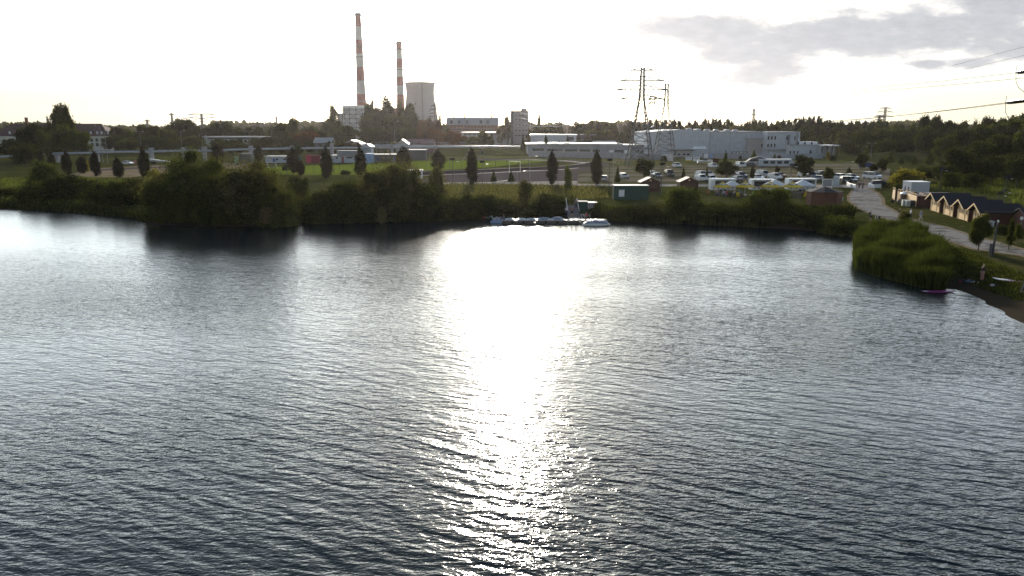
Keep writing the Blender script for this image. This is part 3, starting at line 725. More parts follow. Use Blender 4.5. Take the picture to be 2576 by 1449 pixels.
chimney('shorter red and white banded smokestack beside the cooling tower', 812, 36, 995, 793, 26, 362, [(450, 'r'), (540, 'w'), (630, 'r'), (720, 'w'), (810, 'r'), (900, 'w'), (1100, 'r')], [390, 450, 652])
def cooling():
    c = PK('A', 1006, 778, YP); s = .2499*mpp(YP); H = c.z-1.2
    t_ = thing('cooling_tower', 'pale concrete hyperboloid cooling tower beside the shorter smokestack', 'cooling tower', (c.x, YP+60, 1.2)); f_ = (YP+60)/YP
    H = (P(*V('A', 1006, 778), YP+60).z)-1.2; s *= f_
    t_.location.x = PK('A', 1006, 778, YP+60).x
    zs = [(0, 200), (.12, 188), (.3, 168), (.5, 150), (.66, 139), (.8, 133), (.92, 136), (.985, 142)]
    MB().lathe([(r*s, z*H) for z, r in zs] + [(139*s, .985*H), (120*s, .9*H), (120*s, .5*H)], 56, cap=False).obj('shell', towc, t_, True)
    MB().lathe([(142*s, H*.98), (147*s, H*.985), (147*s, H), (140*s, H), (140*s, H*.98)], 56, cap=False).obj('rim', towc, t_)
    # ladder and cable tray up the shell
    mb = MB()
    for z0, z1, r0, r1 in [(zs[i][0], zs[i+1][0], zs[i][1], zs[i+1][1]) for i in range(len(zs)-1)]:
        for a in (-1.35, -1.32): mb.bar((math.cos(a)*(r0*s+.5), math.sin(a)*(r0*s+.5), z0*H), (math.cos(a)*(r1*s+.5), math.sin(a)*(r1*s+.5), z1*H), .25)
    mb.obj('ladder', steel, t_)
cooling()
def framed_tower():
    c = PK('A', 350, 1010, YP-40); s = .2499*mpp(YP-40); H = c.z-1.2; R_ = 116*s
    t_ = thing('filter_tower', 'round white clad tower wrapped in a dark lattice frame under the taller smokestack', 'tower', (c.x, YP-40, 1.2))
    MB().lathe([(R_, 0), (R_, H*.93)], 12, phase=PI/12).obj('cladding', striped('tower_sheet', (0.50, .51, .54), (.36, .37, .40), 2, 1.6, .1), t_)
    MB().lathe([(R_*1.03, H*.93), (R_*1.03, H), (R_*.97, H), (R_*.97, H*.95)], 24).obj('rim', whitep, t_)
    mb = MB(); ro = R_*1.025
    for k in range(12):
        a0, a1 = 2*PI*k/12+PI/12, 2*PI*(k+1)/12+PI/12; p0 = (math.cos(a0)*ro, math.sin(a0)*ro); p1 = (math.cos(a1)*ro, math.sin(a1)*ro)
        mb.bar(p0+(0,), p0+(H*.93,), .32)
        for j in range(7):
            z = H*.93*(j+.5)/7; mb.bar(p0+(z,), p1+(z,), .28)
            if j % 2 == k % 2 and j < 6: mb.bar(p0+(z,), p1+(z+H*.93/7,), .2); mb.bar(p1+(z,), p0+(z+H*.93/7,), .2)
    mb.obj('lattice_frame', darkst, t_)
framed_tower()
b = Bld('boiler_house', 'dark grey boiler house peeping between the slender tree and the framed white tower', '3', 232, 330, 312, Y=1010, D=30, wall=grey).wall().flat(darkst if False else greyroof)
b = Bld('boiler_house', 'dark red boiler house hidden behind the big trees below the smokestacks', '3', 905, 1075, 238, Y=1040, D=40, wall=brick).wall().flat(greyroof); b.slab(910, 1070, 262, 268, 'cornice', greyroof)

# --- works to the right of the cooling tower
b = Bld('brick_factory', 'long red brick factory with a pale dormered roof', '4', 268, 968, 318, Y=640, D=20, wall=brick).wall()
b.h = b.zt; b.gable_x(PK('4', 600, 238, 640).z-1.2-b.zt + 1.2, metalroof)
b.win(wins(range(330, 900, 46), 330, 352, 16), m=glass, fr=False); b.win(wins(range(330, 920, 46), 370, 394, 20))
for x in (315, 420, 530, 720, 815):
    MB().box(b.lx(x), b.lx(x+28), 1.0, 5.0, b.h+.6, b.h+3.6).obj('dormer', dgrey, b.t)
for x in (345, 495, 780, 868): MB().box(b.lx(x), b.lx(x)+1.0, 9.2, 10.6, b.h+4, b.h+9.2).obj('chimney', brick, b.t)
b = Bld('workshop', 'low pale workshop in front of the red brick factory', '4', 470, 1130, 425, Y=560, D=16, wall=beige).wall().flat(metalroof); b.win([(500+60*i, 545+60*i, 440, 455) for i in range(9)], fr=False)
b = Bld('tower_block', 'tall grey works tower with a small rooftop block', '4', 1140, 1385, 135, Y=620, D=18, wall=mat('mauve_concrete', (0.30, 0.27, 0.28), .9, var=.1)).wall().flat(greyroof)
MB().box(b.lx(1285), b.lx(1365), 3, 12, b.h+.35, b.lz(97)).obj('penthouse', grey, b.t)
b.slab(1140, 1180, 140, 590, 'stair_shaft', dgrey); b.win([(1200+48*i, 1230+48*i, 175+70*j, 192+70*j) for i in range(4) for j in range(5)], fr=False)
b = Bld('workshop', 'pale boxy workshop with a bright strip roof right of the works tower', '4', 1415, 2035, 462, Y=470, D=22, wall=panelw).wall().flat(whitep, th=.5)
b.slab(1930, 2010, 485, 530, 'vent_grille', dgrey); b.win([(1800, 1812, 530, 550), (1960, 1972, 550, 590)], name='door', fr=False)
b = Bld('workshop', 'dark shed beside the pale boxy workshop', '5', 405, 700, 240, Y=480, D=14, wall=mat('mauve_dark', (0.12, .10, .115), .9)).wall().flat(greyroof); b.slab(440, 640, 296, 304, 'pipe_rack', metalroof)
b = Bld('gabled_hall', 'small hall with a pale gabled roof behind the long low warehouse', '5', 650, 948, 372, Y=430, D=16, wall=white).wall(); b.gable_x(PK('5', 800, 322, 430).z-1.2-b.zt, metalroof)
# long low warehouse with a glazed strip, in two runs
b = Bld('warehouse', 'long low pale warehouse with a ribbon of dark windows behind the race track', '4', 1372, 2640, 590, Y=392, D=26, wall=mat('weathered_wall', (0.33, 0.34, 0.37), 0.85, var=.2, scale=.4)).wall().flat(metalroof, over=.9, th=.6)
b.win([(1440, 1600, 640, 672), (1640, 1860, 646, 676), (1885, 2065, 652, 680), (2085, 2240, 654, 684), (2270, 2420, 658, 686)], name='window_strip', fr=False)
for x in (1700, 1860, 2070, 2250): b.slab(x, x+12, 605, 720, 'pilaster', metalroof, -.16)
for x in (1520, 1700, 1870): MB().box(b.lx(x), b.lx(x+95), 3, 9, b.h+.62, b.h+1.1).obj('skylight', whitep, b.t)
b = Bld('warehouse', 'loading wing of the long warehouse with pale roller doors', '5', 735, 1560, 384, Y=389, D=24, wall=mat('weathered_wall', (0, 0, 0))).wall().flat(metalroof, over=.5, th=.4)
b.win([(935, 1060, 440, 500), (1240, 1330, 440, 505)], name='dark_bay', m=dgrey, fr=False); b.win([(860, 925, 445, 505), (1070, 1150, 445, 505), (1350, 1420, 445, 505), (1430, 1520, 450, 505)], name='roller_door', m=whitep, fr=False)
for x in (1000, 1235): MB().lathe([(.7, b.h+.4), (.7, b.h+1.6), (.3, b.h+1.9)], 10, cx=b.lx(x), cy=4).obj('roof_vent', metalroof, b.t)
def wallrun(name, label, k, pts, h, m, th=.25, ybase=True, cat='wall', posts=None):
    P_ = [GK(k, x, y) for x, y in pts]; t_ = thing(name, label, cat, (P_[0].x, P_[0].y, 1.18)); mb = MB()
    for a, c in zip(P_, P_[1:]):
        d = (c-a); L_ = d.length; d.normalize(); n = Vector((-d.y, d.x, 0))*th/2; o = Vector((P_[0].x, P_[0].y, 0))
        q = [(a-o-n), (c-o-n), (c-o+n), (a-o+n)]; mb.prism([(p.x, p.y) for p in q], 0, h)
    mb.obj('panel', m, t_)
    if posts:
        i = 0
        for a, c in zip(P_, P_[1:]):
            n = max(1, int((c-a).length/posts))
            for j in range(n):
                p = a + (c-a)*(j/n) - Vector((P_[0].x, P_[0].y, 0)); MB().box(p.x-.12, p.x+.12, p.y-.2, p.y+.2, 0, h+.12).obj('post', m, t_)
    return t_
wallrun('perimeter_wall', 'long grey concrete wall between the race track and the warehouse', '4', [(1390, 752), (1700, 762), (2180, 770), (2640, 775)], 2.6, conwall, posts=16)
wallrun('perimeter_wall', 'grey concrete wall under the lattice pylon', '5', [(1010, 566), (1250, 572), (1560, 575), (1720, 598)], 2.5, conwall, posts=12)
# big white hall: gable end and long side
HY = 376
b = Bld('white_hall', 'biggest white windowless hall with round rooftop skylights', '5', 1396, 2260, 198, Y=HY, D=45, wall=panelw); b.h = PK('5', 1396, 198, HY).z-1.2
gw = b.lx(2260)
zl, za, zr = b.lz(198), b.lz(164), b.lz(190)
MB().slaby([(b.lx(1396), 0), (b.lx(2230), 0), (b.lx(2230), zr), (b.lx(1830), za), (b.lx(1396), zl)], 0, 45).obj('gable_end', panelw, b.t)
kx = (1115-(-1812.1+0))  # side wall reaches key-6 x = 1115
X2 = PK('6', 1115, 200, HY).x - b.cx; X1 = b.lx(2230)
mb = MB(); mb.box(X1, X2, -.3, 45, 0, zr-.4); mb.obj('side_wall', white, b.t)
MB().box(X1-.05, X2+.4, -.6, 45.3, zr-.4, zr).obj('roof', greyroof, b.t)
for f_ in (0.39, .69): MB().box(X1+(X2-X1)*f_, X1+(X2-X1)*f_+.35, -.42, -.28, 0, zr-.45).obj('panel_joint', metalroof, b.t)
for i, (x, yy) in enumerate([(170, 8), (275, 4), (300, 12), (390, 4), (455, 12), (520, 4), (575, 12), (680, 4), (700, 9), (800, 6)]):
    c = PK('6', x, 170, HY).x - b.cx; zz = zr if c > X1 else max(za - (c-b.lx(1830))*(za-zr)/(X1-b.lx(1830)), zr)
    MB().lathe([(1.5, zz-.1), (1.5, zz+.5), (1.1, zz+.85), (.3, zz+1.0)], 14, cx=c, cy=yy).obj('skylight', metalroof, b.t)
b.slab(2230, 2236, 205, 500, 'downpipe', greyroof, -.5, -.32)
b = Bld('annex', 'beige two storey annex wedged between the white hall and the white offices', '6', 926, 1188, 295, Y=374, D=20, wall=beige).wall().flat(greyroof); b.win([(1128, 1148, 362, 400), (1170, 1182, 362, 400)])
b.slab(1115, 1185, 205, 292, 'rear_shaft', mat('umber_wall', (.09, .06, .05), .9), 12, 14)
b = Bld('office_block', 'white three storey office block with narrow windows', '6', 1190, 1637, 203, Y=368, D=20, wall=white).wall().flat(metalroof, over=.15, th=.3)
b.win([(x, x+22, y0, y0+48) for x in (1212, 1256, 1303) for y0 in (255, 358)] + [(1466, 1484, 256, 305), (1576, 1590, 256, 308), (1462, 1475, 455, 500)])
b.slab(1480, 1505, 235, 520, 'flue', steel, -.9, -.35); b.slab(1602, 1622, 203, 375, 'downpipe', greyroof, -.5, -.08); b.slab(1190, 1480, 436, 441, 'canopy', greyroof, -1.2, -.05)
MB().box(b.lx(1637), b.lx(1690), 3, 14, 0, b.lz(285)).obj('side_wing', offwh, b.t)
b = Bld('shed', 'low white shed with a ribbed bright roof right of the offices', '6', 1500, 1955, 382, Y=362, D=12, wall=panelw).wall().flat(metalroof, over=.3); b.win([(1524, 1545, 455, 498), (1576, 1596, 455, 498), (1628, 1646, 455, 498)])
MB().box(b.lx(1690), b.lx(1960), 4, 12, b.h+.4, b.h+1.6).obj('ribbed_roof', striped('ribbed', (.75, .75, .75), (.08, .08, .09), 0, 3.2, .28, .4), b.t)
b = Bld('open_shed', 'open fronted white shed on dark columns at the edge of the wood', '6', 1955, 2176, 390, Y=358, D=14, wall=white); MB().box(-b.w, b.w, 6, 14, 0, b.zt).obj('wall', white, b.t); b.h = b.zt; b.flat(striped('ribbed', None, None, 0, 1), over=.5, th=.4)
for x in (1962, 2030, 2100, 2168): MB().box(b.lx(x), b.lx(x)+.4, -.2, .2, 0, b.zt).obj('column', darkst, b.t)
b = Bld('gatehouse', 'low grey gatehouse with four small windows in front of the white hall', '5', 1725, 1982, 452, Y=355, D=8, wall=beige).wall().flat(dgrey, over=.7, th=.4); b.win([(1738, 1776, 492, 510), (1800, 1838, 492, 512), (1874, 1906, 492, 514), (1930, 1966, 492, 514)])
b = Bld('shed', 'white lean-to shed with a wavy roof between the gatehouse and the hall', '6', 165, 400, 440, Y=357, D=6, wall=panelw).wall().flat(metalroof, over=.3)
for i in range(3): MB().slabx([(0.2, b.h+.35), (3, b.h+1.5), (5.8, b.h+.35)], b.lx(232+55*i), b.lx(280+55*i)).obj('roof_light', whitep, b.t)
# painted wall of the plant yard with its dark billboard
t_ = wallrun('mural_wall', 'low wall of pale and coloured painted panels in front of the white hall', '6', [(305, 561), (640, 563), (960, 566)], 2.4, conwall, posts=14)
for i, (x0, x1, m_) in enumerate([(325, 380, whitep), (395, 440, ltblue), (560, 600, whitep), (640, 690, beige), (700, 748, mat('mural_red', (.30, .08, .08), .8)), (770, 800, whitep), (860, 900, mat('mural_maroon', (.16, .04, .05), .8)), (905, 950, whitep)]):
    a = GK('6', x0, 562); c = GK('6', x1, 562); MB().box(a.x-t_.location.x, c.x-t_.location.x, a.y-t_.location.y-.28, a.y-t_.location.y-.14, .3, 2.2).obj('painted_panel', m_, t_)
b = Bld('billboard', 'long dark lettered billboard against the side of the white hall', '6', 728, 950, 465, Y=352, D=.3, cat='sign', wall=darkst, z=1.2); b.slab(728, 950, 465, 505, 'board', darkst, 0, .2); [b.slab(x, x+6, 505, 562, 'leg', darkst, 0.02, .18) for x in (740, 930)]
for (x, w_) in [(745, 40), (800, 25), (835, 55), (900, 35)]: b.slab(x, x+w_, 476, 484 if w_ > 30 else 494, 'lettering', whitep, -.03, .0)
wallrun('mural_wall', 'pale painted wall under the white offices', '6', [(1000, 566), (1300, 566), (1600, 565), (1930, 560)], 2.3, mat('mural_base', (.38, .39, .42), .9, var=.25, scale=.25), posts=12)
# --- left side
b = Bld('manor_house', 'long old house with a steep brown tiled hip roof and cream walls', '1', -120, 1345, 560, Y=455, D=18, wall=offwh).wall()
b.hip(PK('1', 600, 406, 455).z-1.2-b.zt, tile, .5, inset=9)
b.win([(x, x+36, y0, y0+42) for x in (1045, 1110, 1178, 1240) for y0 in (588, 645)] + [(x, x+36, 588, 630) for x in (60, 130, 950, 880)])
for x in (20, 200, 1035, 1115, 1170, 1250):
    f_ = MB().box(b.lx(x), b.lx(x+34), 1.0, 4.0, b.h+.9, b.h+2.9).obj('dormer', tile, b.t); MB().box(b.lx(x+5), b.lx(x+29), .9, .98, b.h+1.1, b.h+2.7).obj('pane', frame, f_)
MB().box(b.lx(150), b.lx(150)+1.2, 8, 9.4, b.h+7, b.h+10.8).obj('chimney', brick, b.t)
b = Bld('low_block', 'low grey building under the tall dark tree with a light roof box', '2', 185, 560, 518, Y=520, D=12, wall=grey).wall().flat(greyroof); MB().box(b.lx(240), b.lx(335), 2, 8, b.h+.3, b.h+1.5).obj('roof_box', whitep, b.t)
b = Bld('school_block', 'long flat roofed pale building behind the pipeline', '2', 545, 1310, 575, Y=470, D=14, wall=mat('sage_render', (.36, .38, .33), .85, var=.1)).wall().flat(metalroof, over=1.0, th=.5); b.win([(575+60*i, 610+60*i, 606, 640) for i in range(11)])
b.slab(545, 1310, 580, 602, 'fascia', dgrey)
b = Bld('cottage', 'dark little house with a bright slanted roof', '2', 1900, 2110, 640, Y=420, D=9, wall=dgrey).wall(); b.gable_x(2.6, metalroof); b.win([(1965, 1985, 642, 668)])
b = Bld('cottage', 'white gabled house with a blue roof above the pipeline', '3', 290, 545, 722, Y=400, D=14, wall=white).wall(); b.gable_y(2.0, blue, .5); b.win([(372, 405, 735, 760), (455, 500, 728, 768)])
MB().box(b.lx(185), b.lx(288), 2, 12, 0, b.lz(728)).obj('side_wing', blue, b.t)
b = Bld('cottage', 'small white gabled shed right of the blue roofed house', '3', 592, 690, 757, Y=395, D=8, wall=white).wall(); b.gable_y(1.2, greyroof)
b = Bld('barn', 'pale gabled barn with a long dull red roof', '3', 1038, 1190, 722, Y=410, D=8, wall=beige).wall(); b.gable_y(2.4, greyroof); MB().slabx([(8, 0), (8, b.h), (16, b.h+2.2), (24, b.h), (24, 0)], b.lx(1100), b.lx(1500)).obj('long_roof', mat('dull_red_roof', (.16, .07, .08), .8), b.t)
# changing rooms and banners at the playing field
FY = 300
b = Bld('changing_rooms', 'low white changing rooms with blue doors left of the red banner', '2', 1300, 1600, 818, Y=FY, D=6, wall=white).wall().flat(greyroof, over=.5, th=.3)
b.win([(1338, 1370, 838, 910), (1510, 1542, 838, 908)], name='door', m=blue, fr=False); b.win([(1375, 1408, 838, 856), (1470, 1508, 838, 856)])
b = Bld('banner_wall', 'red banner wall with a large white number 2', '2', 1752, 2002, 792, Y=FY, D=.5, cat='banner', wall=red)
b.slab(1752, 1818, 792, 905, 'banner', red, 0, .4, 'bright red banner'); b.slab(1818, 2002, 800, 907, 'banner', dred, 0, .4, 'dark red banner')
def digit2(parent, x, z, h, m, y=-.03):
    w_ = h*.55; pts = [(0, .78), (.12, .93), (.38, 1.0), (.68, .96), (.88, .82), (.88, .62), (.70, .44), (.38, .26), (.10, .08), (.02, .04), (.98, .04)]
    mb = MB()
    for a, c in zip(pts, pts[1:]):
        A = Vector((x+a[0]*w_, 0, z+a[1]*h)); C = Vector((x+c[0]*w_, 0, z+c[1]*h)); d = (C-A).normalized(); n = Vector((-d.z, 0, d.x))*h*.075; A = A-d*h*.05; C = C+d*h*.05
        mb.add([(A-n)+Vector((0, y, 0)), (C-n)+Vector((0, y, 0)), (C+n)+Vector((0, y, 0)), (A+n)+Vector((0, y, 0)), (A-n)+Vector((0, .02, 0)), (C-n)+Vector((0, .02, 0)), (C+n)+Vector((0, .02, 0)), (A+n)+Vector((0, .02, 0))], [(0,1,2,3), (7,6,5,4), (0,4,5,1), (1,5,6,2), (2,6,7,3), (3,7,4,0)])
    mb.obj('number', m, parent)
digit2(b.t, b.lx(1938), b.lz(888), b.lz(816)-b.lz(888), whitep)
b = Bld('green_screen', 'flat green panel between the changing rooms and the red banner', '2', 1700, 1750, 803, Y=FY+1, D=.3, cat='screen', wall=gpanel).wall()
b = Bld('changing_rooms', 'low white clubhouse with a brown door right of the red banner', '3', 152, 445, 890, Y=FY, D=7, wall=white).wall().flat(greyroof, over=.6, th=.35); b.win([(172, 202, 902, 924), (318, 405, 900, 920)]); b.win([(248, 282, 900, 978)], name='door', m=dred, fr=False)
MB().box(b.lx(180), b.lx(462), 1, 6, b.h+.4, b.lz(815)).obj('upper_terrace', grey, b.t)
b = Bld('shipping_container', 'pale blue shipping container beside the clubhouse', '3', 610, 692, 858, Y=FY-4, D=6, cat='container', wall=ltblue).wall().flat(ltblue, over=.03, th=.08); [b.slab(x, x+4, 862, 960, 'rib', ltblue, -.05, .0) for x in range(616, 690, 12)]
b = Bld('grandstand', 'small covered grandstand with dark blue seats', '3', 700, 1060, 872, Y=FY+2, D=6, wall=grey); MB().box(-b.w, b.w, 3, 6, 0, b.zt).obj('wall', grey, b.t); b.h = b.zt; b.flat(greyroof, over=.6, th=.25)
b.slab(702, 770, 895, 960, 'door', blue, 2.8, 2.98); b.slab(955, 1018, 888, 960, 'door', blue, 2.8, 2.98); b.slab(780, 950, 925, 960, 'seating', dgrey, 1, 2.9)
for x in (702, 820, 940, 1052): MB().box(b.lx(x), b.lx(x)+.15, -.1, .05, 0, b.zt).obj('column', steel, b.t)
b = Bld('long_shed', 'dark open sided shed behind the clubhouse terrace', '3', 1180, 1430, 812, Y=330, D=8, wall=dgrey).wall().flat(greyroof)
for i, (x, w_) in enumerate([(912, 55), (985, 130)]):
    b = Bld('green_screen' if i == 0 else 'dark_screen', 'pale green board behind the broad willow' if i == 0 else 'dark shed front behind the willows', '2', x, x+w_, 808 if i == 0 else 775, Y=FY, D=.3 if i == 0 else 4, cat='screen', wall=mat('pale_green', (.22, .30, .17), .8) if i == 0 else dgrey).wall()
# ------------------------------------------------------------------ trees
# dark columnar trees in a row between the bank and the playing field
PO = 'dark columnar trees along the lakeside path'
for (k, x, top, base, w_, lab) in [
 ('1', 530, 745, 985, 72, 'first dark columnar tree of the row, beside the big round tree at the pipeline'),
 ('1', 655, 770, 1005, 80, 'narrow dark columnar tree left of a pair of stout ones'),
 ('1', 838, 750, 1037, 112, 'stout dark columnar tree crossing the pipeline'),
 ('1', 1020, 810, 1022, 120, 'squat dark columnar tree leaning beside a stout taller one'),
 ('1', 1195, 752, 1056, 105, 'upright dark columnar tree in front of the house windows'),
 ('1', 1466, 828, 1078, 130, 'short drop-shaped columnar tree standing alone in the yard'),
 ('1', 1793, 712, 1078, 132, 'tall dark columnar tree beside a pipeline pillar'),
 ('2', 716, 655, 945, 140, 'dark columnar tree rising between the two great willows'),
 ('2', 1222, 678, 872, 100, 'dark columnar tree above the broad olive willow'),
 ('2', 1650, 705, 1015, 140, 'dark columnar tree with a ragged side branch left of the red banner'),
 ('2', 1742, 872, 1046, 105, 'small round dark tree at the foot of a columnar one left of the red banner'),
 ('3', 95, 778, 1197, 158, 'dark columnar tree with a thin stem right of the red banner'),
 ('3', 556, 775, 1203, 152, 'dark columnar tree in front of the blue shipping container'),
 ('3', 1152, 762, 1078, 188, 'dark columnar tree leaning to one side before the pale barn'),
 ('3', 1603, 805, 1092, 168, 'dark columnar tree behind the narrow young willow'),
 ('3', 2070, 785, 1277, 142, 'dark spindle-shaped tree standing alone on the pale footpath'),
 ('4', 1702, 672, 1132, 136, 'dark spindle-shaped tree at the bend of the race track'),
 ('5', 675, 458, 912, 150, 'dark spindle-shaped tree at the entrance of the car park')]:
    grow('column', 'purple', 'mid', k, x, top, w_*1.15, base, lab, group=PO)
CP_ = 'young trees of the car park'
for (kind, leaf, k, x, top, base, w_, lab) in [
 ('sparse', 'bright', '5', 280, 665, 1058, 150, 'young bright green forked tree on a thin stem by the dock lawn'),
 ('round', 'dark', '5', 1315, 552, 845, 235, 'bushy dark round tree in the parking rows behind the first kiosk'),
 ('conifer', 'mid', '5', 962, 650, 885, 85, 'thin young tree tied to stakes near the silver hatchback'),
 ('conifer', 'dark', '5', 1858, 655, 832, 62, 'small dark young tree alone in the empty parking rows'),
 ('conifer', 'mid', '6', 360, 640, 865, 55, 'thin young tree between the white off-roaders'),
 ('round', 'dark', '6', 628, 590, 838, 300, 'large round dark tree behind the first food trailer'),
 ('conifer', 'bright', '6', 612, 430, 720, 95, 'pale conifer with a slim tip rising from the large round tree'),
 ('round', 'dark', '6', 976, 668, 905, 66, 'small dark tree on a thin trunk between the first two trailers'),
 ('round', 'dark', '6', 1318, 655, 800, 72, 'small oval dark tree above the russet shrub'),
 ('bush', 'brown', '6', 1400, 770, 850, 125, 'russet leaved shrub behind the middle trailer'),
 ('round', 'dark', '6', 1662, 512, 835, 305, 'large spreading dark tree behind the third food trailer'),
 ('round', 'mid', '6', 2012, 690, 930, 135, 'dark green tree with a pointed tip at the end of the trailers'),
 ('conifer', 'mid', '6', 1990, 640, 800, 40, 'slim tip of a young conifer above the last parked cars'),
 ('conifer', 'bright', '6', 1000, 430, 585, 95, 'bright young conifer in front of the beige annex'),
 ('conifer', 'bright', '6', 1283, 488, 600, 72, 'bright small tree at the wall of the white offices'),
 ('bush', 'brown', '6', 1345, 500, 590, 55, 'dark plum shrub under the white offices'),
 ('bush', 'dark', '5', 1592, 508, 600, 95, 'dark round shrub at the foot of the faint pylon'),
 ('sparse', 'yellow', '6', 2010, 470, 590, 95, 'yellow-green young tree before the open fronted shed'),
 ('bush', 'dark', '6', 2075, 500, 590, 90, 'dark shrub right of the yellow-green young tree'),
 ('sparse', 'dark', '6', 820, 520, 610, 70, 'thin dark shrub beside the dark billboard'),
 ('conifer', 'mid', '6', 1770, 430, 545, 50, 'slim conifer at the low white shed'),
 ('bush', 'brown', '6', 470, 540, 610, 120, 'plum coloured bushes under the painted wall'),
 ('conifer', 'dark', '4', 910, 930, 1108, 95, 'small dark fir at the edge of the tarmac'),
 ('conifer', 'dark', '4', 1150, 935, 1095, 95, 'small dark sapling right of the small fir on the tarmac'),
 ('bush', 'dark', '3', 345, 1060, 1140, 140, 'low dark windswept shrub on the edge of the pitch'),
 ('bush', 'dark', '2', 1545, 905, 985, 80, 'small dark shrub by the football goal'),
 ('round', 'dark', '7', 512, 385, 570, 118, 'dark round tree beside the blue van'),
 ('round', 'dark', '7', 650, 505, 605, 80, 'small dark tree between the blue van and the white van'),
 ('round', 'dark', '7', 738, 440, 610, 112, 'dark leaning tree on the slope of the grassy mound'),
 ('conifer', 'mid', '7', 385, 530, 625, 75, 'small dark green sapling behind the silver estate car'),
 ('round', 'mid', '7', 160, 545, 745, 108, 'dense green tree between the silver car and the tall white sign'),
 ('conifer', 'bright', '7', 832, 350, 490, 85, 'bright young fir, tallest on the grassy mound'),
 ('conifer', 'bright', '7', 952, 415, 505, 75, 'bright young fir second on the mound'),
 ('conifer', 'bright', '7', 1100, 415, 515, 70, 'bright young fir in the middle of the mound'),
 ('conifer', 'bright', '7', 1252, 390, 515, 95, 'bright young fir at the top of the mound near the wood'),
 ('conifer', 'bright', '7', 1362, 375, 485, 70, 'thin bright sapling at the edge of the dark wood'),
 ('bush', 'yellow', '7', 1000, 525, 760, 370, 'large sunlit yellow-green willow bush behind the pale box building'),
 ('bush', 'bright', '7', 900, 700, 800, 110, 'small sunlit bush at the slatted fence'),
 ('bush', 'mid', '7', 1200, 510, 640, 200, 'green bush right of the large sunlit bush'),
 ('round', 'dark', '7', 1540, 330, 690, 300, 'dark tree with a lit flank at the edge of the wood'),
 ('bush', 'mid', '7', 1500, 560, 760, 280, 'dark bush under the wood behind the huts'),
 ('round', 'dark', '7', 1925, 420, 720, 330, 'broad dark tree behind the street lamp on the slope'),
 ('round', 'dark', '7', 2200, 430, 760, 330, 'broad dark tree at the picture edge above the meadow'),
 ('round', 'mid', '7', 1720, 600, 800, 260, 'low dark tree over the roofs of the first two huts')]:
    grow(kind, leaf, 'mid', k, x, top, w_, base, lab, group=CP_ if k in '56' else None, name='shrub' if kind == 'bush' else None)
# near trees by the path
grow('round', 'mid', 'hi', '7', 1790, 1035, 225, 1449, 'leafy young maple on a thin trunk in front of the last plank hut', var=1)
grow('sparse', 'olive', 'mid', '7', 990, 1015, 230, 1215, 'straggly grey-green bush beside the path hiding two walkers', name='shrub')
grow('sparse', 'dark', 'mid', '7', 2120, 1110, 120, 1440, 'thin pale-stemmed young birch by the path', name='birch_tree')
grow('sparse', 'mid', 'mid', '7', 2215, 1160, 130, 1370, 'small leafy sapling at the picture edge behind the birch', name='sapling_tree')
grow('bush', 'mid', 'mid', '7', 2060, 1150, 190, 1270, 'low weeds and bushes beside the last hut', name='shrub')
